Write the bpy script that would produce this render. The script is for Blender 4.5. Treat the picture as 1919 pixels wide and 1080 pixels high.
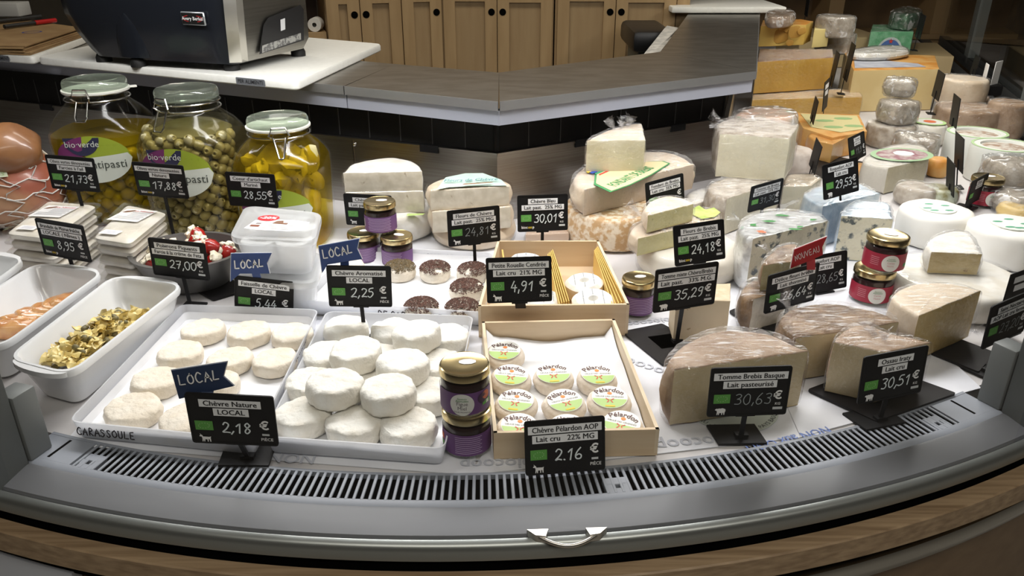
import bpy, bmesh, math, random
from mathutils import Vector, Matrix, noise
random.seed(7)
for _o in list(bpy.data.objects): bpy.data.objects.remove(_o)
SC = bpy.context.scene
COL = SC.collection
R = math.radians
# ------------------------------------------------------------------ camera
F = 1478.0; TH = R(25.0); H = 0.67        # focal length in pixels of a 1919 px frame, pitch, height above the display deck
CS, SN = math.cos(TH), math.sin(TH)
cam = bpy.data.cameras.new('camera'); cam.sensor_width = 36.0; cam.lens = F * 36.0 / 1919.0
cam.clip_start = 0.02
camo = bpy.data.objects.new('camera', cam); COL.objects.link(camo)
camo.location = (0, 0, H); camo.rotation_euler = (math.pi / 2 - TH, 0, 0)
SC.camera = camo
# ------------------------------------------------------------------ world, light, exposure
wd = bpy.data.worlds.new('world'); SC.world = wd; wd.use_nodes = True
wd.node_tree.nodes['Background'].inputs[0].default_value = (0.80, 0.85, 0.92, 1)
wd.node_tree.nodes['Background'].inputs[1].default_value = 0.24
def area(name, loc, size, sizey, power, color, target=None, rot=None):
    l = bpy.data.lights.new(name, 'AREA'); l.shape = 'RECTANGLE'; l.size = size; l.size_y = sizey
    l.energy = power; l.color = color
    o = bpy.data.objects.new(name, l); COL.objects.link(o); o.location = loc
    if target is not None:
        o.rotation_euler = (Vector(target) - Vector(loc)).to_track_quat('-Z', 'Y').to_euler()
    elif rot: o.rotation_euler = rot
    return o
# tube lamps of the display case, under its canopy above the rear of the deck
area('case_lamp_left', (-0.75, 1.60, 0.86), 0.9, 0.10, 6.6, (1.0, 0.98, 0.965), rot=(R(-4), 0, R(-18)))
area('case_lamp_middle', (0.0, 1.46, 0.86), 0.9, 0.10, 8.2, (1.0, 0.98, 0.99), rot=(R(-4), 0, R(5)))
area('case_lamp_right', (0.80, 1.70, 0.86), 0.9, 0.10, 7.8, (1.0, 0.975, 0.945), rot=(R(-4), 0, R(45)))
area('case_lamp_far', (1.38, 2.75, 0.86), 1.3, 0.10, 8.5, (1.0, 0.95, 0.86), rot=(0, 0, R(72)))
# ceiling lamps of the shop
area('ceiling_lamp_shop', (0.3, -0.5, 1.95), 2.4, 0.6, 30, (1.0, 0.94, 0.84), rot=(0, 0, 0))
area('ceiling_lamp_counter', (-0.2, 2.75, 1.95), 1.8, 0.4, 22, (1.0, 0.92, 0.80), rot=(0, 0, 0))
SC.view_settings.view_transform = 'Standard'
SC.view_settings.look = 'None'
SC.view_settings.gamma = 1.0
SC.view_settings.use_curve_mapping = False
SC.view_settings.exposure = 0.0
try:
    SC.cycles.transparent_max_bounces = 24
except Exception: pass

# ------------------------------------------------------------------ measuring helpers
def P(x, y, z=0.0):
    """point of the plane at height z that the photograph shows at pixel x, y"""
    u = (x - 959.5) / F; v = (y - 540) / F
    t = (H - z) / (SN + v * CS)
    return Vector((u * t, t * (CS - v * SN), z))
def PY(x, y, Y):
    u = (x - 959.5) / F; v = (y - 540) / F
    t = Y / (CS - v * SN)
    return Vector((u * t, Y, H - t * (SN + v * CS)))
def W(x, y, z): return P(x, y, z).xy

# ------------------------------------------------------------------ materials
def nd(nt, t, **k):
    n = nt.nodes.new(t)
    for a, b in k.items(): setattr(n, a, b)
    return n
def rgba(c): return (c[0], c[1], c[2], 1)
_M = {}
def M(name, col, rough=.6, metal=0., var=None, vs=20, lo=.4, hi=.6, bump=0., bs=80, coat=0., stretch=None, det=4., bdist=.002, var2=None, v2s=60, v2lo=.6, v2hi=.7, spec=.5, trans=0.):
    if name in _M: return _M[name]
    m = bpy.data.materials.new(name); m.use_nodes = True; nt = m.node_tree
    b = nt.nodes['Principled BSDF']
    b.inputs['Base Color'].default_value = rgba(col); b.inputs['Roughness'].default_value = rough; b.inputs['Metallic'].default_value = metal
    b.inputs['Coat Weight'].default_value = coat; b.inputs['Coat Roughness'].default_value = .08
    b.inputs['Specular IOR Level'].default_value = spec
    if trans: b.inputs['Transmission Weight'].default_value = trans
    tc = nd(nt, 'ShaderNodeTexCoord'); vec = tc.outputs['Object']
    if stretch:
        mp = nd(nt, 'ShaderNodeMapping'); mp.inputs['Scale'].default_value = stretch
        nt.links.new(vec, mp.inputs[0]); vec = mp.outputs[0]
    if var is not None:
        n = nd(nt, 'ShaderNodeTexNoise'); n.inputs['Scale'].default_value = vs; n.inputs['Detail'].default_value = det
        nt.links.new(vec, n.inputs['Vector'])
        rp = nd(nt, 'ShaderNodeValToRGB'); rp.color_ramp.elements[0].position = lo; rp.color_ramp.elements[1].position = hi
        rp.color_ramp.elements[0].color = rgba(col); rp.color_ramp.elements[1].color = rgba(var)
        nt.links.new(n.outputs['Fac'], rp.inputs[0]); out = rp.outputs[0]
        if var2 is not None:
            n2 = nd(nt, 'ShaderNodeTexNoise'); n2.inputs['Scale'].default_value = v2s; n2.inputs['Detail'].default_value = 3
            nt.links.new(vec, n2.inputs['Vector'])
            r2 = nd(nt, 'ShaderNodeMapRange'); r2.inputs[1].default_value = v2lo; r2.inputs[2].default_value = v2hi
            nt.links.new(n2.outputs['Fac'], r2.inputs[0])
            mx = nd(nt, 'ShaderNodeMix', data_type='RGBA'); nt.links.new(r2.outputs[0], mx.inputs[0])
            nt.links.new(out, mx.inputs[6]); mx.inputs[7].default_value = rgba(var2); out = mx.outputs[2]
        nt.links.new(out, b.inputs['Base Color'])
    if bump:
        n = nd(nt, 'ShaderNodeTexNoise'); n.inputs['Scale'].default_value = bs; n.inputs['Detail'].default_value = 4
        nt.links.new(vec, n.inputs['Vector'])
        bp = nd(nt, 'ShaderNodeBump'); bp.inputs['Strength'].default_value = bump; bp.inputs['Distance'].default_value = bdist
        nt.links.new(n.outputs['Fac'], bp.inputs['Height']); nt.links.new(bp.outputs[0], b.inputs['Normal'])
    _M[name] = m
    return m
def clear(name, tint, gloss, rough=.05, bump=0., bs=60, stretch=None, ior=1.45, base=0., haze=None, glint_streak=None):
    """thin clear film, pane or liquid: see-through with a reflecting skin"""
    if name in _M: return _M[name]
    m = bpy.data.materials.new(name); m.use_nodes = True; nt = m.node_tree
    nt.nodes.remove(nt.nodes['Principled BSDF']); out = nt.nodes['Material Output']
    t = nd(nt, 'ShaderNodeBsdfTransparent'); t.inputs[0].default_value = rgba(tint)
    g = nd(nt, 'ShaderNodeBsdfGlossy'); g.inputs['Roughness'].default_value = rough; g.inputs[0].default_value = (1, 1, 1, 1)
    lw = nd(nt, 'ShaderNodeLayerWeight'); lw.inputs[0].default_value = .5
    pw = nd(nt, 'ShaderNodeMath', operation='POWER'); pw.inputs[1].default_value = 4.; nt.links.new(lw.outputs['Facing'], pw.inputs[0])
    fr = nd(nt, 'ShaderNodeMath', operation='MULTIPLY_ADD'); fr.inputs[1].default_value = .90; fr.inputs[2].default_value = .04; nt.links.new(pw.outputs[0], fr.inputs[0])
    ma = nd(nt, 'ShaderNodeMath', operation='MULTIPLY_ADD'); ma.inputs[1].default_value = gloss; ma.inputs[2].default_value = base
    ma.use_clamp = True
    nt.links.new(fr.outputs[0], ma.inputs[0])
    mx = nd(nt, 'ShaderNodeMixShader'); nt.links.new(ma.outputs[0], mx.inputs[0])
    first = t.outputs[0]
    if haze:
        d = nd(nt, 'ShaderNodeBsdfDiffuse'); d.inputs[0].default_value = rgba(haze[1])
        m2 = nd(nt, 'ShaderNodeMixShader'); m2.inputs[0].default_value = haze[0]
        tl = nd(nt, 'ShaderNodeBsdfTranslucent'); tl.inputs[0].default_value = rgba(haze[1]); ad = nd(nt, 'ShaderNodeMixShader'); ad.inputs[0].default_value = .5
        nt.links.new(d.outputs[0], ad.inputs[1]); nt.links.new(tl.outputs[0], ad.inputs[2])
        nt.links.new(t.outputs[0], m2.inputs[1]); nt.links.new(ad.outputs[0], m2.inputs[2]); first = m2.outputs[0]
    nt.links.new(first, mx.inputs[1]); nt.links.new(g.outputs[0], mx.inputs[2])
    if bump:
        tc = nd(nt, 'ShaderNodeTexCoord'); vec = tc.outputs['Object']
        if stretch:
            mp = nd(nt, 'ShaderNodeMapping'); mp.inputs['Scale'].default_value = stretch; mp.inputs['Rotation'].default_value = (.3, .4, .5)
            nt.links.new(vec, mp.inputs[0]); vec = mp.outputs[0]
        n = nd(nt, 'ShaderNodeTexNoise'); n.inputs['Scale'].default_value = bs; n.inputs['Detail'].default_value = 3; n.inputs['Distortion'].default_value = .6
        nt.links.new(vec, n.inputs['Vector'])
        bp = nd(nt, 'ShaderNodeBump'); bp.inputs['Strength'].default_value = bump; bp.inputs['Distance'].default_value = .006
        nt.links.new(n.outputs['Fac'], bp.inputs['Height'])
        nt.links.new(bp.outputs[0], g.inputs['Normal'])
        if glint_streak:
            mp2 = nd(nt, 'ShaderNodeMapping'); mp2.inputs['Scale'].default_value = glint_streak[1]; mp2.inputs['Rotation'].default_value = (.2, .3, .7)
            nt.links.new(tc.outputs['Object'], mp2.inputs[0])
            n3 = nd(nt, 'ShaderNodeTexNoise'); n3.inputs['Scale'].default_value = 1.; n3.inputs['Detail'].default_value = 3; n3.inputs['Distortion'].default_value = .8
            nt.links.new(mp2.outputs[0], n3.inputs['Vector'])
            rg = nd(nt, 'ShaderNodeMapRange'); rg.inputs[1].default_value = .57; rg.inputs[2].default_value = .66; rg.inputs[3].default_value = 0; rg.inputs[4].default_value = glint_streak[0]
            nt.links.new(n3.outputs['Fac'], rg.inputs[0])
            d3 = nd(nt, 'ShaderNodeBsdfDiffuse'); d3.inputs[0].default_value = (.88, .88, .89, 1)
            ge = nd(nt, 'ShaderNodeNewGeometry'); sx = nd(nt, 'ShaderNodeSeparateXYZ'); nt.links.new(ge.outputs['Normal'], sx.inputs[0])   # white streaks paint the film's glints, stronger on upward faces
            r4 = nd(nt, 'ShaderNodeMapRange'); r4.inputs[1].default_value = .15; r4.inputs[2].default_value = .75; r4.inputs[3].default_value = glint_streak[2] if len(glint_streak) > 2 else .12; nt.links.new(sx.outputs[2], r4.inputs[0])
            mu = nd(nt, 'ShaderNodeMath', operation='MULTIPLY'); nt.links.new(rg.outputs[0], mu.inputs[0]); nt.links.new(r4.outputs[0], mu.inputs[1])
            m3 = nd(nt, 'ShaderNodeMixShader'); nt.links.new(mu.outputs[0], m3.inputs[0]); nt.links.new(mx.outputs[0], m3.inputs[1]); nt.links.new(d3.outputs[0], m3.inputs[2]); mx = m3
    nt.links.new(mx.outputs[0], out.inputs[0])
    _M[name] = m
    return m
def woodmat(name, c1, c2, scale=(3, 40, 40), rough=.5, coat=0.):
    if name in _M: return _M[name]
    m = M(name, c1, rough, var=c2, vs=1.6, lo=.3, hi=.75, stretch=scale, det=6, bump=.12, bs=3, coat=coat)
    return m
black = M('black_plastic', (.008, .008, .009), .5, bump=.05, bs=300, spec=.22)
white_strip = M('white_label_paper', (.80, .81, .83), .6)
ink = M('black_ink', (.015, .015, .017), .7)
chalk = M('chalk_pen', (.72, .78, .80), .8)
chalk_dim = M('rubbed_chalk_pen', (.30, .33, .34), .8)
icon_white = M('white_print', (.80, .80, .80), .7)
bio_green = M('green_print', (.10, .33, .06), .6)
yellow_print = M('yellow_print', (.75, .55, .04), .6)
film = clear('cling_film', (.97, .97, .975), .5, .11, bump=1., bs=64, stretch=(1, 5, 1.5), base=.055, glint_streak=(.50, (30, 260, 90)))
film_tight = clear('tight_cling_film', (.975, .975, .975), .4, .14, bump=.4, bs=18, stretch=(1, 3, 1), base=.012)
film_heavy = clear('crumpled_film', (.93, .935, .94), .7, .18, bump=1., bs=48, base=.07, haze=(.10, (.82, .83, .85)), glint_streak=(.6, (30, 45, 34), .7))
paste_ivory = M('ivory_paste', (.58, .475, .29), .55, var=(.53, .42, .235), vs=14, bump=.12, bs=120)
paste_pale = M('pale_goat_paste', (.74, .68, .56), .6, var=(.63, .57, .45), vs=45, bump=.35, bs=90, var2=(.45, .38, .27), v2s=70, v2lo=.68, v2hi=.74)
paste_cream = M('cream_paste', (.66, .61, .44), .55, var=(.60, .54, .36), vs=12, bump=.15, bs=70)
paste_yellow = M('yellow_paste', (.60, .37, .075), .5, var=(.55, .32, .055), vs=10, bump=.08, bs=90)
paste_straw = M('straw_paste', (.62, .45, .17), .5, var=(.56, .39, .13), vs=9, bump=.08, bs=60)
paste_lime = M('greenish_paste', (.60, .55, .27), .55, var=(.53, .48, .22), vs=12, bump=.2, bs=70, var2=(.30, .30, .10), v2s=95, v2lo=.7, v2hi=.74)
paste_orange = M('orange_paste', (.62, .36, .11), .45, var=(.56, .29, .07), vs=9, coat=.3)
paste_blue = M('blue_veined_paste', (.70, .66, .50), .5, var=(.64, .59, .42), vs=14, bump=.3, bs=60, var2=(.055, .075, .075), v2s=58, v2lo=.54, v2hi=.63)
rind_tan = M('tan_rind', (.25, .158, .092), .7, var=(.40, .29, .20), vs=26, bump=.5, bs=90, lo=.35, hi=.65)
rind_brown = M('brown_rind', (.10, .055, .024), .7, var=(.25, .155, .078), vs=32, bump=.6, bs=110, lo=.35, hi=.65)
rind_grey = M('grey_brown_rind', (.27, .22, .16), .75, var=(.50, .45, .38), vs=38, bump=.7, bs=120, lo=.35, hi=.65)
rind_white = M('white_bloomy_rind', (.80, .78, .73), .75, var=(.72, .68, .60), vs=30, bump=.5, bs=70)
rind_washed = M('washed_rind', (.52, .33, .16), .65, var=(.74, .64, .50), vs=75, lo=.42, hi=.58, bump=.8, bs=70)
rind_ivory = M('ivory_rind', (.70, .60, .47), .65, var=(.62, .50, .36), vs=20, bump=.4, bs=80)
rind_orange = M('orange_rind', (.55, .24, .045), .5, var=(.62, .36, .12), vs=16, bump=.2, bs=70)
rind_foil = M('printed_foil', (.72, .73, .72), .28, metal=.55, var=(.50, .50, .49), vs=60, bump=1., bs=70, lo=.45, hi=.6, var2=(.10, .33, .16), v2s=26, v2lo=.66, v2hi=.68)
blue_foil = M('blue_grey_foil', (.42, .52, .62), .3, metal=.55, var=(.62, .70, .76), vs=40, bump=.9, bs=45)
goat_fresh = M('fresh_goat_cheese', (.80, .74, .64), .75, var=(.74, .66, .54), vs=26, bump=1., bs=95, bdist=.0035)
goat_white = M('white_goat_cheese', (.83, .82, .77), .8, var=(.77, .73, .65), vs=24, bump=1., bs=80, bdist=.004)
pel_skin = M('wrinkled_goat_skin', (.80, .72, .62), .75, var=(.73, .63, .51), vs=40, bump=1., bs=110)
paper = M('white_deck_paper', (.76, .77, .81), .6, var=(.70, .71, .76), vs=9, bump=.35, bs=14, bdist=.004)
liner = M('liner_paper', (.84, .85, .88), .6, bump=.4, bs=20)
porcelain = M('white_porcelain', (.78, .79, .80), .16, coat=.4)
hdpe = M('white_board_plastic', (.83, .83, .79), .45, var=(.79, .79, .75), vs=80, bump=.1, bs=300)
poplar = woodmat('poplar_wood', (.68, .54, .37), (.58, .43, .27), (3, 3, 40))
poplar_light = woodmat('poplar_wood_edge', (.74, .62, .45), (.66, .52, .35), (3, 3, 40))
steel = M('brushed_steel', (.42, .41, .39), .30, metal=1., var=(.36, .34, .32), vs=6, stretch=(1, 1, 60), bump=.05, bs=8)
steel_top = M('worn_steel_top', (.36, .345, .32), .38, metal=1., var=(.29, .275, .25), vs=5, stretch=(2, 5, 5), bump=.06, bs=40)
alu_blue = M('blue_grey_aluminium', (.40, .42, .50), .45, metal=.25)
alu = M('satin_aluminium', (.135, .14, .15), .5, metal=.2, var=(.12, .125, .135), vs=4, stretch=(1, 1, 30))
grille_grey = M('grey_grille_plastic', (.25, .27, .31), .5)
chrome = M('wire_steel', (.65, .64, .62), .2, metal=1.)
gold = M('gold_lid', (.62, .50, .27), .22, metal=1., bump=.05, bs=60)
glass = clear('clear_glass', (.97, .98, .97), .45, .12, base=.005)
glass_front = clear('front_pane', (.965, .975, .97), .55, .02, base=.0)
dark_void = M('dark_void', (.003, .003, .003), 1., spec=0.)  # near-black colour stands in for the shade inside slots, gaps and holes
translucent = clear('milky_plastic', (.93, .94, .955), .6, .25, base=.01, haze=(.68, (.93, .94, .97)))
clear_plastic = clear('clear_tray_plastic', (.97, .97, .97), .6, .08, bump=.25, bs=20, base=.03)

# ------------------------------------------------------------------ objects
def setp(o, label=None, cat=None, group=None, kind=None):
    if label: o['label'] = label
    if cat: o['category'] = cat
    if group: o['group'] = group
    if kind: o['kind'] = kind
    return o
def thing(name, label, cat, loc=(0, 0, 0), group=None, kind=None):
    o = bpy.data.objects.new(name, None); COL.objects.link(o); o.location = loc; o.empty_display_size = .02
    return setp(o, label, cat, group, kind)
def mesh(name, vs, fs, mat, smooth=True, sharp=None):
    me = bpy.data.meshes.new(name); me.from_pydata([tuple(v) for v in vs], [], fs); me.update()
    bm = bmesh.new(); bm.from_mesh(me); bmesh.ops.recalc_face_normals(bm, faces=bm.faces); bm.to_mesh(me); bm.free()
    if mat: me.materials.append(mat)
    if smooth:
        me.polygons.foreach_set('use_smooth', [True] * len(me.polygons))
        try: me.set_sharp_from_angle(angle=R(sharp or 40))
        except Exception: pass
    return me
def link(name, me, parent=None, loc=None):
    o = bpy.data.objects.new(name, me); COL.objects.link(o)
    if parent is not None: o.parent = parent
    if loc is not None: o.location = loc
    return o
def wp(o):
    """where a thing or part stands in the world (no rotations are parented)"""
    v = Vector(o.location)
    while o.parent: o = o.parent; v += o.location
    return v
def part(name, vf, mat, parent, smooth=True, kind=None, label=None, sharp=None):
    """mesh part; vertices are world coordinates"""
    vs, fs = vf; l = wp(parent)
    o = link(name, mesh(name, [Vector(v) - l for v in vs], fs, mat, smooth, sharp), parent)
    if kind: o['kind'] = kind
    if label: o['label'] = label
    return o
def single(name, vf, mat, label, cat, group=None, smooth=True, kind=None, sharp=None):
    vs, fs = vf
    vs = [Vector(v) for v in vs]
    c = Vector((sum(v.x for v in vs) / len(vs), sum(v.y for v in vs) / len(vs), min(v.z for v in vs)))
    o = link(name, mesh(name, [v - c for v in vs], fs, mat, smooth, sharp), None, c)
    return setp(o, label, cat, group, kind)
def struct(name, vf, mat, label=None, smooth=True, sharp=None):
    o = link(name, mesh(name, vf[0], vf[1], mat, smooth, sharp)); o['kind'] = 'structure'
    if label: o['label'] = label
    return o
def copy_tree(o, parent=None):
    c = o.copy(); COL.objects.link(c)
    if parent is not None: c.parent = parent
    for ch in [x for x in CH.get(o.name, [])]:
        copy_tree(ch, c)
    return c
CH = {}
def index_children(root):
    for o in bpy.data.objects:
        if o.parent == root: CH.setdefault(root.name, []).append(o); index_children(o)
# ---- shapes: all return (verts, faces)
def merge(*vfs):
    vs, fs = [], []
    for v, f in vfs:
        n = len(vs); vs += list(v); fs += [tuple(i + n for i in q) for q in f]
    return vs, fs
def xf(vf, m): return [m @ Vector(v) for v in vf[0]], vf[1]
def mv(vf, d): d = Vector(d); return [Vector(v) + d for v in vf[0]], vf[1]
def box(x0, x1, y0, y1, z0, z1, bev=0., seg=2):
    bm = bmesh.new(); bmesh.ops.create_cube(bm, size=1)
    for v in bm.verts:
        v.co = Vector(((x0 + x1) / 2 + v.co.x * (x1 - x0), (y0 + y1) / 2 + v.co.y * (y1 - y0), (z0 + z1) / 2 + v.co.z * (z1 - z0)))
    if bev: bmesh.ops.bevel(bm, geom=list(bm.edges), offset=bev, segments=seg, affect='EDGES', profile=.5)
    bm.verts.index_update()
    r = [v.co.copy() for v in bm.verts], [tuple(v.index for v in f.verts) for f in bm.faces]
    bm.free(); return r
def extrude(poly, z0, z1):
    n = len(poly)
    vs = [(p[0], p[1], z0) for p in poly] + [(p[0], p[1], z1) for p in poly]
    fs = [tuple(range(n))[::-1], tuple(range(n, 2 * n))] + [(i, (i + 1) % n, n + (i + 1) % n, n + i) for i in range(n)]
    return vs, fs
def flat(poly): return [tuple(p) for p in poly], [tuple(range(len(poly)))]
def beam(a, b, w, h, up=(0, 0, 1)):
    a, b = Vector(a), Vector(b); d = (b - a).normalized(); u = Vector(up)
    s = d.cross(u).normalized(); u = s.cross(d)
    vs = [p + s * (sx * w / 2) + u * (sz * h / 2) for p in (a, b) for sx, sz in ((-1, -1), (1, -1), (1, 1), (-1, 1))]
    return vs, [(0, 1, 2, 3), (7, 6, 5, 4), (0, 4, 5, 1), (1, 5, 6, 2), (2, 6, 7, 3), (3, 7, 4, 0)]
def wall(a, b, z0, z1, th):
    """upright board from a to b (xy), thickness th to the left of the direction"""
    a, b = Vector(a), Vector(b); d = (b - a).normalized(); n = Vector((-d.y, d.x)) * th
    return extrude([a, b, b + n, a + n], z0, z1)
def tube(pts, r, seg=8, closed=False):
    pts = [Vector(p) for p in pts]; n = len(pts); vs, fs = [], []
    for i, p in enumerate(pts):
        a = pts[(i - 1) % n] if (closed or i > 0) else p; b = pts[(i + 1) % n] if (closed or i < n - 1) else p
        d = (b - a).normalized(); u = Vector((0, 0, 1)) if abs(d.z) < .9 else Vector((1, 0, 0))
        s = d.cross(u).normalized(); u = s.cross(d)
        vs += [p + s * (r * math.cos(2 * math.pi * k / seg)) + u * (r * math.sin(2 * math.pi * k / seg)) for k in range(seg)]
    m = n if closed else n - 1
    for i in range(m):
        for k in range(seg):
            a = i * seg; b = ((i + 1) % n) * seg; k2 = (k + 1) % seg
            fs.append((a + k, a + k2, b + k2, b + k))
    if not closed: fs += [tuple(range(seg))[::-1], tuple(range((n - 1) * seg, n * seg))]
    return vs, fs
def lathe(prof, seg=32, c=(0, 0, 0), cap0=True, cap1=True, sq=None):
    """profile [(radius, z)]; sq: list of superellipse powers per ring"""
    vs, fs = [], []; c = Vector(c)
    for j, (r, z) in enumerate(prof):
        for k in range(seg):
            a = 2 * math.pi * k / seg; ca, sa = math.cos(a), math.sin(a); q = 1.
            if sq and sq[j] > 2: p = sq[j]; q = (abs(ca) ** p + abs(sa) ** p) ** (-1 / p)
            vs.append(c + Vector((r * q * ca, r * q * sa, z)))
    for j in range(len(prof) - 1):
        for k in range(seg):
            k2 = (k + 1) % seg
            fs.append((j * seg + k, j * seg + k2, (j + 1) * seg + k2, (j + 1) * seg + k))
    if cap0: fs.append(tuple(range(seg))[::-1])
    if cap1: fs.append(tuple(range((len(prof) - 1) * seg, len(prof) * seg)))
    return vs, fs
def rpoly(cs, r, n=5):
    """polygon with rounded corners"""
    out = []; m = len(cs)
    for i in range(m):
        p = Vector(cs[i]); a = (Vector(cs[i - 1]) - p); b = (Vector(cs[(i + 1) % m]) - p)
        rr = min(r, a.length * .45, b.length * .45); p0 = p + a.normalized() * rr; p1 = p + b.normalized() * rr
        for k in range(n + 1):
            t = k / n; out.append(p0 * (1 - t) ** 2 + p * (2 * t * (1 - t)) + p1 * t * t)
    return out
def inset(poly, d):
    n = len(poly); out = []; ar = sum(poly[i].x * poly[(i + 1) % n].y - poly[(i + 1) % n].x * poly[i].y for i in range(n))
    s = 1 if ar > 0 else -1
    for i in range(n):
        e1 = (poly[i] - poly[i - 1]); e2 = (poly[(i + 1) % n] - poly[i])
        if e1.length < 1e-9: e1 = e2
        if e2.length < 1e-9: e2 = e1
        e1 = e1.normalized(); e2 = e2.normalized()
        nn = (Vector((-e1.y, e1.x)) + Vector((-e2.y, e2.x)))
        if nn.length < 1e-6: nn = Vector((-e1.y, e1.x))
        nn.normalize(); k = max(.5, nn.dot(Vector((-e1.y, e1.x))))
        out.append(poly[i] + nn * (s * d / k))
    return out
def rings(rs, cap0=True, cap1=True):
    """list of rings of 3d points with equal counts"""
    n = len(rs[0]); vs = [p for r in rs for p in r]; fs = []
    for j in range(len(rs) - 1):
        for k in range(n):
            k2 = (k + 1) % n; fs.append((j * n + k, j * n + k2, (j + 1) * n + k2, (j + 1) * n + k))
    if cap0: fs.append(tuple(range(n))[::-1])
    if cap1: fs.append(tuple(range((len(rs) - 1) * n, len(rs) * n)))
    return vs, fs
def rin(corners, r, d, n=5):
    """rounded polygon of the corners moved inwards by d"""
    return rpoly(inset([Vector(c) for c in corners], d), max(.004, r - d * .5), n)
def tray(corners, z0, z1, th, taper, cr, lip=0.):
    """open tray from its rim corners (xy)"""
    rim = rpoly(corners, cr); bi = inset(rim, taper)
    rs = [[Vector((p.x, p.y, z0)) for p in inset(bi, .004)], [Vector((p.x, p.y, z0 + .003)) for p in bi]]
    if lip: rs += [[Vector((p.x, p.y, z1 - .004)) for p in inset(rim, lip)], [Vector((p.x, p.y, z1 - .004)) for p in rim]]
    rs += [[Vector((p.x, p.y, z1)) for p in rim], [Vector((p.x, p.y, z1)) for p in inset(rim, th + lip)],
           [Vector((p.x, p.y, z0 + th + .003)) for p in inset(bi, th)], [Vector((p.x, p.y, z0 + th)) for p in inset(bi, th + .005)]]
    return rings(rs)
def sector(a0, a1, r0, r1, z0, z1, n=48, c=(-.10, 2.55), prof=None):
    """arc-shaped bar around the case's centre; prof: closed list of (r, z)"""
    prof = prof or [(r0, z0), (r1, z0), (r1, z1), (r0, z1)]
    m = len(prof); vs, fs = [], []
    for i in range(n + 1):
        a = a0 + (a1 - a0) * i / n
        for r, z in prof: vs.append((c[0] + r * math.sin(a), c[1] - r * math.cos(a), z))
    for i in range(n):
        for k in range(m): fs.append((i * m + k, i * m + (k + 1) % m, (i + 1) * m + (k + 1) % m, (i + 1) * m + k))
    fs += [tuple(range(m)), tuple(range(n * m, n * m + m))[::-1]]
    return vs, fs
def resample(pts, step=.007):
    """pts: (x, y, 'c'|'r'); cut edges straight, rind edges smooth. returns points, cut flags (counter-clockwise)"""
    n = len(pts); p = [Vector((q[0], q[1])) for q in pts]; fl = [q[2] == 'c' for q in pts]; out, of = [], []
    for i in range(n):
        j = (i + 1) % n; L = (p[j] - p[i]).length; k = max(2, int(L / step))
        if fl[i] and fl[j]:
            for t in range(k): out.append(p[i].lerp(p[j], t / k)); of.append(True)
        else:
            a = p[i - 1] if not fl[i] else p[i] * 2 - p[j]; b = p[(j + 1) % n] if not fl[j] else p[j] * 2 - p[i]
            if fl[i]: a = p[i] + (p[i] - p[j]) * .5
            if fl[j]: b = p[j] + (p[j] - p[i]) * .5
            for t in range(k):
                s = t / k; s2 = s * s; s3 = s2 * s
                out.append((p[i] * 2 + (p[j] - a) * s + (a * 2 - p[i] * 5 + p[j] * 4 - b) * s2 + (p[i] * 3 - a - p[j] * 3 + b) * s3) * .5)
                of.append(fl[i] and t == 0)
    ar = sum(out[i].x * out[(i + 1) % len(out)].y - out[(i + 1) % len(out)].x * out[i].y for i in range(len(out)))
    if ar < 0: out.reverse(); of.reverse()
    return out, of
def prism(out, fl, z0, z1, r=.012, cr=.0015, dome=0., amp=.0008, fs_=35, n=4, m=3, bulge=.0, seed=0., rb=None):
    """rounded slab; returns (verts, faces, is_cut per face)"""
    N = len(out); cen = sum(out, Vector((0, 0))) / N
    rr = [cr if f else r for f in fl]; rr = [min(rr[i], (rr[i - 1] + rr[i] + rr[(i + 1) % N]) / 3 + .002) for i in range(N)]
    hh = (z1 - z0) / 2; rr = [min(q, hh * .95) for q in rr]
    nr = []
    for i in range(N):
        d = (out[(i + 1) % N] - out[i - 1]); d = d.normalized() if d.length > 1e-9 else Vector((1, 0)); nr.append(Vector((d.y, -d.x)))
    rg = []
    kb = 1. if rb is None else rb
    for j in range(n + 1):
        a = j / n * math.pi / 2
        rg.append([Vector((*(out[i] - nr[i] * (rr[i] * kb * (1 - math.sin(a)))), z0 + rr[i] * kb * (1 - math.cos(a)))) for i in range(N)])
    for j in range(1, m + 1):
        t = j / (m + 1)
        rg.append([Vector((*(out[i] + nr[i] * ((0 if fl[i] else bulge) * math.sin(math.pi * t))), z0 + rr[i] * kb + (z1 - z0 - rr[i] * (1 + kb)) * t)) for i in range(N)])
    for j in range(n + 1):
        a = j / n * math.pi / 2
        rg.append([Vector((*(out[i] - nr[i] * (rr[i] * (1 - math.cos(a)))), z1 - rr[i] * (1 - math.sin(a)))) for i in range(N)])
    side = len(rg) - 1
    for f in (.8, .6, .4, .2):
        rg.append([Vector((*(cen + (q.xy - cen) * f), z1 + dome * (1 - f * f))) for q in rg[side]])
    vs = [v for q in rg for v in q]; fs, ct = [], []
    for j in range(len(rg) - 1):
        for k in range(N):
            k2 = (k + 1) % N; fs.append((j * N + k, j * N + k2, (j + 1) * N + k2, (j + 1) * N + k)); ct.append(n - 1 <= j <= n + m + 1 and fl[k] and fl[k2])
    vs.append(Vector((cen.x, cen.y, z1 + dome))); c = len(vs) - 1; L = (len(rg) - 1) * N
    for k in range(N): fs.append((L + k, L + (k + 1) % N, c)); ct.append(False)
    fs.append(tuple(range(N))[::-1]); ct.append(False)
    if amp:
        o = Vector((seed, seed * 1.7, -seed))
        vs = [v + noise.noise_vector(v * fs_ + o) * amp + noise.noise_vector(v * fs_ * 3.1 - o) * (amp * .45) for v in vs]
    return vs, fs, ct
def pick(vs, fs, keep):
    mp, nv, nf = {}, [], []
    for f, k in zip(fs, keep):
        if not k: continue
        q = []
        for i in f:
            if i not in mp: mp[i] = len(nv); nv.append(vs[i])
            q.append(mp[i])
        nf.append(tuple(q))
    return nv, nf
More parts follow.
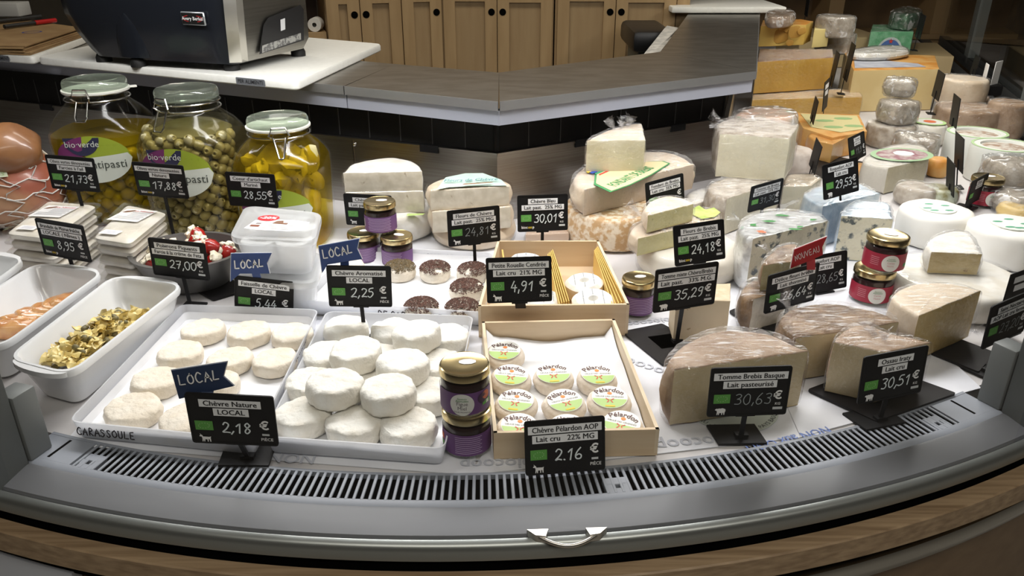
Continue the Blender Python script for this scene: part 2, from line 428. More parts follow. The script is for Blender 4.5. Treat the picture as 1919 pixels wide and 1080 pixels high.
SEED = [1.]
def tuft(p, d, s, n=9, seed=1):
    """gathered end of cling film: a fan of crumpled strips"""
    rd = random.Random(seed); d = Vector(d).normalized(); u = d.cross(Vector((.3, .2, 1))).normalized(); w = d.cross(u)
    vs, fs = [], []
    for k in range(n):
        a = 2 * math.pi * k / n + rd.uniform(-.3, .3); q = (u * math.cos(a) + w * math.sin(a)); L = s * rd.uniform(.6, 1.2)
        t = d.cross(q); b = len(vs)
        for j in range(4):
            f = j / 3; c = Vector(p) + d * (L * f) + q * (s * .28 * (.2 + f * f * 1.3)) + Vector((rd.uniform(-1, 1), rd.uniform(-1, 1), rd.uniform(-1, 1))) * s * .08
            hw = s * (.09 + .22 * f); vs += [c + t * hw, c - t * hw + d * (s * rd.uniform(-.1, .1))]
        for j in range(3): fs.append((b + 2 * j, b + 2 * j + 1, b + 2 * j + 3, b + 2 * j + 2))
    return vs, fs
def cheese(name, label, pts, z0, z1, rind, paste, cat='cheese', r=.012, cr=.0015, dome=.0, amp=.0008, wrap=None, group=None, bulge=.003, lift=0., rb=None, tufts=(), fs_=35, wamp=.0022):
    """pts: world xy + flag. parts: rind, paste and cling film"""
    SEED[0] += 3.3
    out, fl = resample(pts)
    vs, fs, ct = prism(out, fl, z0, z1, r, cr, dome, amp, fs_, bulge=bulge, seed=SEED[0], rb=rb)
    cen = sum(out, Vector((0, 0))) / len(out)
    t = thing(name, label, cat, (cen.x, cen.y, z0), group)
    part('rind', pick(vs, fs, [not c for c in ct]), rind, t)
    if any(ct): part('paste', pick(vs, fs, ct), paste, t)
    if wrap:
        o2 = inset(out, -.0022)
        v2, f2, _ = prism(o2, [False] * len(o2), z0 + .0006, z1 + .0028 + lift, max(.004, min(r, .008)), .004, dome, wamp, 45, bulge=.002, seed=SEED[0] + 9)
        film_vf = [(v2, f2)] + [tuft(*q) for q in tufts]
        part('plastic_wrap', merge(*film_vf), wrap, t, sharp=80)
    return t
def wheel_pts(cx, cy, rad, n=14, sx=1., sy=1.): return [(cx + rad * sx * math.cos(2 * math.pi * k / n), cy + rad * sy * math.sin(2 * math.pi * k / n), 'r') for k in range(n)]
# ---- lettering
_TX = {}
def text(s, size, bold=.012, align='CENTER', spacing=1., shear=0.):
    """printed lettering as (verts 2d, faces)"""
    k = (s, bold, align, spacing, shear)
    if k not in _TX:
        c = bpy.data.curves.new('lettering', 'FONT'); c.body = s; c.size = 1.; c.align_x = align; c.align_y = 'CENTER'; c.offset = bold
        c.resolution_u = 2; c.space_character = spacing; c.shear = shear
        o = bpy.data.objects.new('lettering', c); COL.objects.link(o)
        me = bpy.data.meshes.new_from_object(o)
        _TX[k] = [(v.co.x, v.co.y) for v in me.vertices], [tuple(p.vertices) for p in me.polygons]
        bpy.data.objects.remove(o); bpy.data.curves.remove(c); bpy.data.meshes.remove(me)
    v, f = _TX[k]
    return [(x * size, y * size) for x, y in v], f
GL = {
 '0': [[(.3, 1), (.1, .85), (.03, .5), (.1, .15), (.3, 0), (.5, .15), (.57, .5), (.5, .85), (.3, 1)]],
 '1': [[(.1, .68), (.38, 1), (.34, 0)]],
 '2': [[(.05, .8), (.2, .98), (.42, .95), (.5, .72), (.35, .4), (.05, .03), (.3, .08), (.58, .02)]],
 '3': [[(.08, .9), (.3, 1), (.5, .85), (.42, .62), (.22, .54), (.45, .45), (.53, .22), (.35, .02), (.05, .08)]],
 '4': [[(.3, 1), (.05, .35), (.55, .38)], [(.42, .62), (.38, 0)]],
 '5': [[(.52, 1), (.15, .97), (.1, .58), (.35, .62), (.52, .4), (.42, .1), (.2, 0), (.03, .1)]],
 '6': [[(.45, 1), (.15, .65), (.05, .25), (.2, 0), (.45, .08), (.5, .33), (.3, .47), (.08, .3)]],
 '7': [[(.05, .95), (.55, 1), (.28, 0)], [(.15, .5), (.5, .53)]],
 '8': [[(.45, .85), (.28, 1), (.1, .82), (.28, .55), (.5, .25), (.3, 0), (.08, .18), (.25, .48), (.45, .72), (.45, .85)]],
 '9': [[(.48, .75), (.28, .55), (.08, .72), (.2, .98), (.45, .93), (.48, .75), (.42, .25), (.2, 0)]],
 ',': [[(.16, .12), (.06, -.16)]], '.': [[(.1, .06), (.13, 0)]],
 'L': [[(.08, 1), (.05, .04), (.52, .08)]], 'O': [[(.33, 1), (.06, .7), (.06, .25), (.3, 0), (.55, .25), (.56, .7), (.33, 1)]],
 'C': [[(.52, .88), (.3, 1), (.07, .65), (.09, .2), (.3, 0), (.54, .12)]], 'A': [[(.0, 0), (.3, 1), (.58, 0)], [(.12, .38), (.48, .36)]],
 'N': [[(.05, 0), (.1, 1), (.48, .02), (.55, 1)]], 'U': [[(.06, 1), (.08, .2), (.3, 0), (.52, .2), (.55, 1)]],
 'V': [[(.03, 1), (.3, 0), (.57, 1)]], 'E': [[(.5, .98), (.08, 1), (.06, 0), (.52, .03)], [(.07, .5), (.42, .52)]],
 'R': [[(.06, 0), (.08, 1), (.42, .95), (.48, .7), (.1, .5), (.54, 0)]], 'S': [[(.5, .88), (.28, 1), (.1, .78), (.45, .38), (.42, .1), (.22, 0), (.04, .12)]],
 'D': [[(.08, 0), (.08, 1), (.42, .85), (.54, .5), (.4, .12), (.08, 0)]], 'I': [[(.2, 1), (.2, 0)]],
 'M': [[(.03, 0), (.1, 1), (.32, .4), (.55, 1), (.62, 0)]], 'G': [[(.52, .88), (.28, 1), (.06, .6), (.1, .15), (.35, 0), (.54, .2), (.54, .45), (.35, .45)]],
 ' ': []}
def stroke(s, h, w, sp=.72, seed=3, jit=.02, shear=.08):
    """hand lettering as flat ribbons, starting at the origin"""
    rd = random.Random(seed + len(s)); vs, fs = [], []; x0 = 0.
    for ch in s:
        for st in GL.get(ch, []):
            p = [Vector(((x0 + x + shear * y + rd.uniform(-jit, jit)) * h, (y + rd.uniform(-jit, jit)) * h)) for x, y in st]
            # smooth
            q = []
            for i in range(len(p) - 1):
                a = p[max(i - 1, 0)]; b = p[min(i + 2, len(p) - 1)]
                for k in range(3):
                    t = k / 3; t2 = t * t; t3 = t2 * t
                    c = (p[i] * 2 + (p[i + 1] - a) * t + (a * 2 - p[i] * 5 + p[i + 1] * 4 - b) * t2 + (p[i] * 3 - a - p[i + 1] * 3 + b) * t3) * .5
                    q.append(c if ch not in 'LNVEAM147' else p[i].lerp(p[i + 1], t))
            q.append(p[-1]); b0 = len(vs)
            for i, c in enumerate(q):
                d = (q[min(i + 1, len(q) - 1)] - q[max(i - 1, 0)])
                d = d.normalized() if d.length > 1e-9 else Vector((1, 0))
                n_ = Vector((-d.y, d.x)) * w / 2; ext = d * (w * .4) * (-1 if i == 0 else 1 if i == len(q) - 1 else 0)
                vs += [c + n_ + ext, c - n_ + ext]
            for i in range(len(q) - 1): fs.append((b0 + 2 * i, b0 + 2 * i + 1, b0 + 2 * i + 3, b0 + 2 * i + 2))
        x0 += sp * (.45 if ch in ',.I ' else 1.)
    return [tuple(v) for v in vs], fs
def on_plane(v2, mat4, off=0., dx=0., dz=0.):
    """2d lettering on a plate: x right, z up, facing -y of mat4"""
    v, f = v2
    return [mat4 @ Vector((x + dx, -off, z + dz)) for x, z in v], f
def rect2(x0, x1, z0, z1): return [(x0, z0), (x1, z0), (x1, z1), (x0, z1)], [(0, 1, 2, 3)]
def poly2(p): return [tuple(q) for q in p], [tuple(range(len(p)))]
def merge2(*a): return merge(*a)
GOAT = [(.02, .62), (.0, .70), (.10, .80), (.06, 1.0), (.16, .84), (.24, .80), (.30, .62), (.80, .60), (.97, .66), (.92, .52), (.92, .0), (.84, .0), (.80, .30), (.72, .32), (.70, .0), (.62, .0), (.62, .28), (.44, .28), (.42, .0), (.34, .0), (.33, .30), (.26, .0), (.19, .0), (.22, .40), (.18, .60)]
SHEEP = [(.0, .62), (.04, .74), (.16, .82), (.24, .76), (.36, .84), (.50, .80), (.64, .86), (.80, .80), (.94, .70), (.96, .48), (.90, .34), (.88, .0), (.80, .0), (.78, .26), (.70, .26), (.68, .0), (.60, .0), (.60, .24), (.42, .24), (.40, .0), (.32, .0), (.31, .28), (.25, .0), (.18, .0), (.20, .42), (.14, .56)]
# ================================================================== the setting
CX, CY = -.10, 2.55
A0, A1, A2 = R(-18), R(27), R(72)           # joints of the rounded display case
def arc(a, r): return Vector((CX + r * math.sin(a), CY - r * math.cos(a)))
tile = M('shop_floor_tile', (.42, .40, .37), .5, var=(.36, .34, .31), vs=3)
plaster = M('shop_wall_paint', (.40, .36, .30), .8)
struct('floor', box(-6, 6, -4, 8, -.95, -.90), tile)
struct('ceiling', box(-6, 6, -4, 8, 2.05, 2.10), M('ceiling_paint', (.50, .48, .45), .8))
struct('wall_front', box(-6, 6, -4.05, -4, -.9, 2.05), M('shop_wall_dim', (.16, .14, .12), .8))
struct('wall_left', box(-6.05, -6, -4, 8, -.9, 2.05), plaster)
struct('wall_right', box(6, 6.05, -4, 8, -.9, 2.05), plaster)
struct('wall_back', box(-6, 6, 8, 8.05, -.9, 2.05), plaster)
# ---- display case: deck, grille, sill
deckmat = M('pale_deck_laminate', (.62, .60, .60), .55, var=(.57, .55, .55), vs=8)
def case_outline(r):
    p = [arc(A0, r) + Vector((-math.cos(A0), -math.sin(A0))) * 1.6]
    p += [arc(A0 + (A2 - A0) * i / 40, r) for i in range(41)]
    p += [arc(A2, r) + Vector((math.cos(A2), math.sin(A2))) * 3.2]
    return p
BL_, BC_, BR_, BF_ = Vector((-1.75, 2.50)), Vector((-.035, 1.815)), Vector((.60, 2.19)), Vector((1.42, 4.95))
inner = [BF_, BR_, BC_, BL_]
deck = thing('display_deck', 'white laminate deck of the curved cheese display case', 'display case', (0, 1.5, -.03))
part('deck_panel', extrude(case_outline(1.7032) + inner, -.03, 0.), deckmat, deck)
GR = thing('air_grille', 'grey slotted air grille curving along the front of the deck', 'grille', (CX, CY - 1.73, 0))
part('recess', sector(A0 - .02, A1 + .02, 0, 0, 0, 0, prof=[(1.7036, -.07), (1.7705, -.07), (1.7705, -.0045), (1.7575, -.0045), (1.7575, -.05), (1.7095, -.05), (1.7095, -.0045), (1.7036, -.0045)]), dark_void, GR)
part('inner_rail', sector(A0 - .02, A1 + .02, 1.7035, 1.7085, -.004, .0035), grille_grey, GR)
part('outer_rail', sector(A0 - .02, A1 + .02, 1.757, 1.770, -.028, .003, prof=[(1.757, -.004), (1.770, -.004), (1.770, .0005), (1.766, .003), (1.757, .003)]), grille_grey, GR)
PITCH = .01075 / 1.735
bar = box(-.0022, .0022, 0, .0515, .0012, .0034, .0008, 1)
bar_me = mesh('slat', bar[0], bar[1], grille_grey)
n_bars = int((A1 - A0) / PITCH)
plain = {3, 4, 5, 6, 71, 72, 73, n_bars - 6, n_bars - 5, n_bars - 4}
for i in range(n_bars):
    a = A0 + .03 + (A1 - A0 - .06) * i / (n_bars - 1)
    o = link('slat', bar_me, GR); p = arc(a, 1.7585)
    o.location = Vector((p.x, p.y, 0)) - Vector(GR.location); o.rotation_euler = (0, 0, a)
for a, w in ((A0 + .03 + PITCH * 1.5, .026), (A0 + .03 + (A1 - A0 - .06) * 72.5 / (n_bars - 1), .034), (A1 - .03 - PITCH * 2.2, .026)):
    m4 = Matrix.Translation((*arc(a, 1.7585), 0)) @ Matrix.Rotation(a, 4, 'Z')
    part('blank_plate', xf(merge(box(-w / 2, w / 2, -.001, .010, -.006, .0031, .001, 1), box(-w / 2, w / 2, .0165, .031, -.006, .0031, .001, 1), box(-w / 2, -.007, .009, .018, -.006, .0031), box(.007, w / 2, .009, .018, -.006, .0031)), m4), grille_grey, GR)
SILL = thing('front_sill', 'brushed grey metal sill curving below the glass', 'sill', (CX, CY - 1.80, -.03))
part('sill_panel', sector(A0 - .09, A1 + .09, 0, 0, 0, 0, prof=[(1.769, -.03), (1.769, .0015), (1.774, .002), (1.812, -.005), (1.814, -.0075), (1.814, -.03)], n=72), alu, SILL)
part('glass_channel', sector(A0 - .12, A1 + .12, 0, 0, 0, 0, prof=[(1.8155, -.032), (1.8155, -.0085), (1.8175, -.0065), (1.824, -.0072), (1.828, -.011), (1.829, -.018), (1.827, -.032)], n=72), M('green_grey_aluminium', (.33, .35, .34), .38, metal=.8), SILL)
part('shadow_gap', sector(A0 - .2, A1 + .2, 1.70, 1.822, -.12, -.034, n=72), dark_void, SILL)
oak = woodmat('oak_veneer', (.42, .30, .18), (.22, .145, .08), (4, 90, 90), .45)
BUMP = thing('wooden_bumper', 'light oak bumper rail curving around the front of the display case', 'bumper rail', (CX, CY - 1.85, -.09))
part('bumper_rail', sector(A0 - .25, A1 + .25, 0, 0, 0, 0, c=(-.092, 2.575), prof=[(1.82, -.09), (1.82, -.0525), (1.866, -.0525), (1.868, -.0545), (1.868, -.088), (1.866, -.09)], n=80), oak, BUMP)
BASE = thing('case_front_panel', 'dark oak front panel below the bumper rail', 'panel', (CX, CY - 1.83, -.9))
part('kick_panel', sector(A0 - .25, A1 + .25, 1.79, 1.81, -.90, -.091, n=60), woodmat('dark_oak', (.22, .15, .085), (.17, .11, .06), (1.5, 30, 30), .5), BASE)
part('protection_rail', sector(A0 + .2, A1 + .25, 0, 0, 0, 0, prof=[(1.812, -.150), (1.812, -.122), (1.822, -.115), (1.832, -.117), (1.837, -.132), (1.832, -.148)], n=60), M('polished_rail', (.45, .44, .40), .22, metal=1.), BASE)
part('white_price_strip', sector(A0 - .25, A0 + .045, 1.812, 1.826, -.175, -.118, n=20), M('white_strip_plastic', (.66, .70, .78), .4), BASE)
for a0, a1 in ((A0 - .02, A0 + .0265), (A1 - .0265, A1 + .02)):
    part('blank_plate', sector(a0, a1, 1.7085, 1.757, -.003, .0031, n=6), grille_grey, GR)
    am = (a0 + a1) / 2; part('long_slot', sector(am - .0012, am + .0012, 1.712, 1.752, .003, .0034, n=1), dark_void, GR)
# ---- posts at the glass joints
for K, a, sg, nm in (((-.641, .905), A0, -1, 'grey metal joint post beside the white porcelain dishes'), ((.713, 1.026), A1, 1, 'grey metal joint post at the end of the grille by the dark price tags')):
    t = thing('joint_post', nm, 'post', (*K, 0), 'joint posts of the glass')
    m4 = Matrix.Translation((*K, 0)) @ Matrix.Rotation(a, 4, 'Z')
    xs = lambda p, q: (min(p * sg, q * sg), max(p * sg, q * sg))
    x0, x1 = xs(.003, .046); part('upright', xf(box(x0, x1, -.105, -.037, -.012, .66, .002, 1), m4), M('grey_post_metal', (.085, .092, .09), .5, metal=.2), t)
    x0, x1 = xs(.0, .034); part('foot_block', xf(box(x0, x1, -.036, .0, .003, .104, .003, 2), m4), M('grey_block_metal', (.15, .16, .158), .5, metal=.1), t)
# ---- panes
def pane(name, label, a, b, extra=None):
    prof = [(1.8225, -.008), (1.8215, .15), (1.819, .30), (1.814, .45), (1.806, .58), (1.790, .70), (1.74, .80)]
    n = 30; vs, fs = [], []
    for i in range(n + 1):
        an = a + (b - a) * i / n
        for r, z in prof: vs.append((*arc(an, r), z))
    for i in range(n + 1):
        an = a + (b - a) * i / n
        for r, z in prof: vs.append((*arc(an, r - .006), z))
    m = len(prof); k = (n + 1) * m
    for i in range(n):
        for j in range(m - 1):
            fs.append((i * m + j, (i + 1) * m + j, (i + 1) * m + j + 1, i * m + j + 1))
    # bottom edge strip gives the pane its thickness
    for i in range(n): fs.append((i * m, (i + 1) * m, k + (i + 1) * m, k + i * m))
    t = thing(name, label, 'glass pane', (*arc((a + b) / 2, 1.82), 0))
    part('glass_sheet', (vs, fs), glass_front, t)
    return t
gp = pane('curved_front_glass', 'large curved front glass with a small silver handle', A0 + .012, A1 - .012)
pane('curved_side_glass', 'curved glass pane around the far side of the case', A1 + .012, A2)
hm = M('satin_handle_steel', (.62, .60, .56), .3, metal=1.)
hp = [arc(R(4.96) + t * .0001, 1) for t in (0,)]
h0, h1 = P(993, 1000, -.006), P(1130, 996, -.006)
dv = (h1 - h0).normalized(); nv = Vector((dv.y, -dv.x, 0)).normalized()
hpts = []
for i in range(17):
    t = i / 16; s = math.sin(math.pi * t)
    hpts.append(h0.lerp(h1, t) + nv * (.004 + .021 * s) + Vector((0, 0, .006 - .004 * s)))
part('handle_bow', tube(hpts, .0028, 10), hm, gp)
for h, s in ((h0, 1), (h1, -1)):
    q = h + nv * .003
    part('handle_foot', merge(extrude([(q + dv * (-.004 * s)).xy, (q + dv * (.022 * s)).xy, (q + dv * (.018 * s) + nv * .012).xy, (q + dv * (.006 * s) + nv * .010).xy], q.z - .002, q.z + .009)), hm, gp)
# far straight glass front of the right wing, seen from inside
e0 = arc(A2, 1.82); ed = Vector((math.cos(A2), math.sin(A2)))
wing = thing('wing_glass_front', 'dark framed glass front at the far end of the case', 'glass front', (*e0, 0))
postm = M('dark_frame_metal', (.05, .055, .055), .45, metal=.5)
part('sill_frame', merge(wall(e0, e0 + ed * 3.2, -.02, .03, -.05), wall(e0 + Vector((-.06, 0)), e0 + ed * 3.2 + Vector((-.06, 0)), -.02, .008, .05)), M('slate_grey_metal', (.12, .13, .14), .45, metal=.6), wing)
for d, w in ((.05, .09), (1.1, .10), (2.3, .10)):
    part('mullion', wall(e0 + ed * d, e0 + ed * (d + w), .0, .75, -.05), M('grey_mullion', (.24, .26, .26), .5, metal=.1), wing)
part('pane', wall(e0, e0 + ed * 3.2, .03, .75, -.006), glass_front, wing)
part('aisle_backdrop', wall(e0 + ed * .2 + Vector((.5, 0)), e0 + ed * 4.5 + Vector((.5, .0)), -.9, .80, -.05), M('dim_aisle', (.085, .09, .08), .8, var=(.19, .14, .09), vs=5), wing)  # backdrop board beyond the pane, the aisle's dimness put into its colour
# ---- inner back panels of the case
STEELP = thing('rear_steel_panels', 'brushed stainless steel back panels inside the display case', 'steel panel', (*BC_, 0))
def offs(a, b, d): v = (b - a).normalized(); return Vector((-v.y, v.x)) * d
for a, b in ((BL_, BL_.lerp(BC_, .785)), (BL_.lerp(BC_, .787), BC_), (BC_, BR_)):
    part('steel_panel', wall(a, b, 0, .17, -.004 if False else .004), steel, STEELP)
part('steel_panel', wall(BR_, BF_, 0, .17, .004), steel, STEELP)
for px, py in ((664, 271), (708, 274)):
    q = PY(px, py, (BL_.lerp(BC_, .785 if px < 690 else .81)).y - .004)
    part('screw', mv(lathe([(.004, 0), (.004, .0015), (.001, .003)], 10), (0, 0, 0)) if False else xf(lathe([(.0042, 0), (.0042, .0015), (.0015, .003)], 12), Matrix.Translation(q) @ Matrix.Rotation(R(90), 4, 'X')), chrome, STEELP)
# black louvre band above them
LOUV = thing('black_louvre_band', 'black air louvre band below the stainless worktop', 'louvre', (*BC_, .17))
for a, b in ((BL_, BC_), (BC_, BR_), (BR_, BF_)):
    o = (b - a).normalized(); nrm = Vector((-o.y, o.x))
    part('back_sheet', wall(a + nrm * .05, b + nrm * .05, .165, .262, .01), dark_void, LOUV)
    part('top_lip', wall(a - nrm * .002, b - nrm * .002, .168, .173, .012), steel, LOUV)
    L = (b - a).length; k = int(L / .085)
    part('black_sheet', wall(a + nrm * .012, b + nrm * .012, .165, .262, .004), M('black_sheet', (.006, .006, .0065), .5, spec=.2), LOUV)
    for i in range(1, k):
        q = a + o * (L * i / k) + nrm * .0105; part('fin', wall(q, q + o * .0022, .175, .242, .002), M('black_fin', (.045, .045, .045), .5), LOUV)
    for f in (.30, .72) if (b - a).length < 1.5 else (.2, .55, .89):
        q = a + o * (L * f); part('clip', merge(wall(q, q + o * .05, .158, .176, -.004)), black, LOUV)
# ---- worktop (three runs) with its edge
WZ = .31
p587, p645 = W(587, 157, WZ), W(645, 161.5, WZ)
wf = [p587 + (p587 - W(935, 191, WZ)).normalized() * 1.25, p645, W(935, 191, WZ), W(1417, 134, WZ), W(1424, 8, WZ)]
wb = [wf[0] + Vector((.10, .38)), W(740, 120, WZ), W(935, 136, WZ), W(1238, 97, WZ), W(1306, 4, WZ)]
WT = thing('steel_worktop', 'brushed stainless steel worktop with mitred runs behind the display case', 'worktop', (-.03, 2.0, WZ))
dirs = []
for i in range(4):
    g = .0015; d = (wf[i + 1] - wf[i]).normalized()
    part('top_sheet', extrude([wf[i] + d * g, wf[i + 1] - d * g, wb[i + 1], wb[i]], WZ - .0205, WZ), steel_top, WT)
    n_ = Vector((-d.y, d.x))
    part('edge_trim', merge(wall(wf[i] + d * g, wf[i + 1] - d * g, WZ - .020, WZ + .0006, -.0025)), M('bright_steel_edge', (.30, .30, .30), .32, metal=.6), WT)
    part('light_profile', wall(wf[i] + n_ * .006 + d * g, wf[i + 1] + n_ * .006 - d * g, WZ - .054, WZ - .0208, .02), alu_blue, WT)
# ---- wooden cabinets behind the counter
cw1 = woodmat('cabinet_pine', (.44, .30, .15), (.36, .235, .11), (25, 25, 2.2), .5)
cw2 = woodmat('cabinet_pine_panel', (.40, .28, .145), (.34, .225, .11), (25, 25, 2.2), .55)
def cabinet_door(t, a, b, z0, z1, knob):
    a, b = Vector(a), Vector(b); d = (b - a).normalized(); n_ = Vector((d.y, -d.x)); g = .0022; st = .05
    a2, b2 = a + d * g, b - d * g; L = (b2 - a2).length; rt = thing
    o = part('door', wall(a2 + n_ * .004, b2 + n_ * .004, z0, z1, .012), cw2, t)
    def sub(nm, vf, mt): part(nm, vf, mt, o)
    sub('stile', wall(a2 + n_ * .018, a2 + d * st + n_ * .018, z0, z1, .016), cw1)
    sub('stile', wall(b2 - d * st + n_ * .018, b2 + n_ * .018, z0, z1, .016), cw1)
    sub('rail', wall(a2 + d * st + n_ * .017, b2 - d * st + n_ * .017, z1 - .1, z1, .015), cw1)
    sub('rail', wall(a2 + d * st + n_ * .017, b2 - d * st + n_ * .017, z0, z0 + .08, .015), cw1)
    if knob:
        q = (a2 + d * .022) if knob == 'l' else (b2 - d * .022); q = q + n_ * .0185
        m4 = Matrix.Translation((q.x, q.y, .312)) @ Matrix.Rotation(math.atan2(d.y, d.x), 4, 'Z') @ Matrix.Rotation(R(90), 4, 'X')
        sub('finger_hole', xf(lathe([(.0145, -.002), (.0145, .001), (.012, .0015)], 20), m4), dark_void)
YC = 3.60
def cx_at(px): return PY(px, 60, YC).x
CAB = [((832, 932), 'r', (932, 1035), 'l', 'pine cupboard with round finger holes facing the steel worktop corner'), ((1043, 1151), 'r', (1151, 1262), 'l', 'pine cupboard with round finger holes beside the black bin')]
for (a0, a1), k0, (b0, b1), k1, lab in CAB:
    xa, xm, xb = cx_at(a0), cx_at(a1), cx_at(b1)
    t = thing('pine_cupboard', lab, 'cupboard', ((xa + xb) / 2, YC + .2, -.9), 'pine cupboards behind the counter')
    part('carcass', box(xa - .008, xb + .004, YC, YC + .45, -.9, .95), cw1, t)
    cabinet_door(t, (xa, YC), (xm, YC), -.8, .455, k0); cabinet_door(t, (xm, YC), (xb, YC), -.8, .45, k1)
xa, xb = cx_at(1262), cx_at(1288)
t = thing('pine_cupboard', 'pine cupboard end partly hidden behind the steel worktop run', 'cupboard', ((xa + xb) / 2, YC + .2, -.9), 'pine cupboards behind the counter')
part('carcass', box(xa + .006, xb, YC - .002, YC + .45, -.9, .95), cw1, t)
# angled cupboards on the left
c0 = Vector((cx_at(828), YC)); dl = Vector((-.94, -.30)).normalized()
def lx(px):
    # distance along the angled row at which the pixel column is met
    for k in range(400):
        q = c0 + dl * (k * .005); u = 959.5 + F * q.x / (q.y * CS + (H - .3) * SN)
        if u <= px: return q
    return q
lefts = [(828, 753, 'l'), (753, 675, 'l'), (675, 612, 'r')]
t = thing('pine_cupboard', 'angled pine cupboard beside the cutting board with close-set finger holes', 'cupboard', (*(c0 + dl * .4), -.9), 'pine cupboards behind the counter')
bk = Vector((-dl.y, dl.x)); bk = bk if bk.y > 0 else -bk
part('carcass', extrude([c0, lx(612), lx(612) + bk * .4, c0 + bk * .4], -.9, .95), cw1, t)
for a, b, kn in lefts: cabinet_door(t, lx(b), lx(a), -.8, .455, kn if a != 828 else 'r')
q0, q1 = lx(611), lx(430)
t = thing('pine_drawer_unit', 'low pine drawer unit with an open niche beside the scale', 'drawer unit', (*q1, -.9))
part('carcass', extrude([q0, q1, q1 + bk * .4, q0 + bk * .4], -.9, .245), cw1, t)
part('drawer', wall(q1 - bk * .015, q0 - bk * .015 + dl * .01, .10, .225, .012), cw2, t)
part('niche_back', wall(q1 + bk * .36, q0 + bk * .36, .245, .46, .01), M('dark_brown_niche', (.06, .035, .02), .7), t)
part('niche_top', extrude([q0, q1, q1 + bk * .4, q0 + bk * .4], .44, .46), cw1, t)
rl = lx(594) + bk * .05
t = thing('tape_roll', 'white paper roll lying on the pine drawer unit behind the scale', 'roll', (rl.x, rl.y, .245))
part('paper', xf(lathe([(.009, -.03), (.028, -.03), (.028, .03), (.009, .03)], 24, cap0=False, cap1=False), Matrix.Translation((rl.x, rl.y, .2735)) @ Matrix.Rotation(R(90), 4, 'X')), M('roll_paper', (.75, .73, .68), .7), t)
# bin and newspaper
bx = PY(1222, 75, 3.2)
t = thing('black_bin', 'dark bin with a slanted black lid behind the steel worktop', 'bin', (bx.x, 3.3, -.9))
part('body', box(bx.x - .06, bx.x + .05, 3.16, 3.44, -.9, bx.z - .03, .01), M('green_grey_bin', (.09, .11, .10), .5), t)
part('lid', merge(box(bx.x - .09, bx.x + .07, 3.10, 3.48, bx.z - .035, bx.z + .045, .02, 2)), M('bin_lid_black', (.008, .008, .009), .4), t)
npm = M('newsprint', (.55, .53, .49), .8, var=(.38, .37, .35), vs=30)
t = thing('newspaper', 'folded newspaper hanging over the edge of the worktop by the bin', 'newspaper', (.50, 2.72, .25))
for k in range(3):
    a = P(1250 - 2 * k, 48 + 2 * k, .30 + .003 * k); b = P(1272 - 2 * k, 52 + 2 * k, .30 + .003 * k); c_ = P(1232 - 5 * k, 104 - k, .285 - .003 * k); d_ = P(1212 - 3 * k, 104 - k, .285 - .003 * k)
    part('sheet', merge(([a, b, c_, d_] + [v + Vector((0, 0, -.003)) for v in (a, b, c_, d_)], [(0, 1, 2, 3), (7, 6, 5, 4), (0, 4, 5, 1), (1, 5, 6, 2), (2, 6, 7, 3), (3, 7, 4, 0)])), npm, t, smooth=False)
# ---- white board over the far worktop, upper right
qa, qb = P(1243, 4, .34), P(1466, 13, .34)
single('upper_white_board', box(qa.x, qb.x + .02, qb.y - .0, qb.y + .5, .315, .34, .006, 2), hdpe, 'thick white board lying on the far run of the steel worktop', 'cutting board')

# brown shelf wall closing the far wing
t = thing('brown_shelf_unit', 'blurred brown wooden shelf unit behind the far end of the case', 'shelf unit', (2.0, 5.3, -.9))
shw = M('shelf_brown', (.20, .125, .06), .6, var=(.11, .07, .035), vs=3)
part('back_board', box(1.2, 3.6, 5.42, 5.46, -.9, 1.4), shw, t)
for x in (1.25, 1.95, 2.6, 3.3): part('upright', box(x, x + .09, 5.12, 5.42, -.9, 1.4), M('shelf_oak', (.36, .24, .12), .55), t)
for z in (.0, .33): part('shelf_board', box(1.2, 3.6, 5.10, 5.42, z, z + .03), M('shelf_oak', (.36, .24, .12), .55), t)
# ================================================================== on the worktop: boards, scale, bags
BZ = WZ + .021
def board(label, corners, z0, z1, badge):
    rim = rpoly(corners, .022, 4)
    ar = [[Vector((p.x, p.y, z)) for p in q] for q, z in ((inset(rim, .003), z0), (rim, z0 + .003), (rim, z1 - .004), (inset(rim, .003), z1))]
    c = sum((Vector(p) for p in corners), Vector((0, 0))) / len(corners)
    t = thing('cutting_board', label, 'cutting board', (c.x, c.y, z0), 'white cutting boards on the worktop')
    part('board', rings(ar), hdpe, t)
    bd, ps = badge                        # start point px on the front edge
    a, b = Vector(ps[0]), Vector(ps[1]); d = (b - a).normalized(); n_ = Vector((d.y, -d.x)) * .0012
    m4 = Matrix.Translation((a.x + n_.x, a.y + n_.y, (z0 + z1) / 2)) @ Matrix.Rotation(math.atan2(d.y, d.x), 4, 'Z')
    L = (b - a).length
    bg = part('badge', xf(([(x, -.0004, z) for x, z in rpoly([(0, -.0085), (L, -.0085), (L, .0085), (0, .0085)], .003, 3)], [tuple(range(16))]), m4), M('grey_badge', (.16, .17, .19), .5), t)
    part('lettering', on_plane(text('PER ALIMENTI', .0125, .01), m4, .001, L / 2, 0), ink, bg)
    return t
b1 = [W(-90, 92, BZ), W(553, 154, BZ), W(716, 82, BZ), W(420, 58, BZ)]
b1 = [W(68, 107, BZ), W(556, 154, BZ), W(716, 82, BZ), W(330, 48, BZ)]
fr = (Vector(b1[1]) - Vector(b1[0]))
board('large white cutting board under the black and silver scale', b1, WZ + .001, BZ, ('x', (Vector(b1[0]) + fr * .795, Vector(b1[0]) + fr * .895)))
b2 = [W(-220, 86, BZ), W(70, 107, BZ) + Vector((-.012, 0)), W(200, 60, BZ) + Vector((-.03, 0)), W(-60, 38, BZ)]
fr2 = (Vector(b2[1]) - Vector(b2[0]))
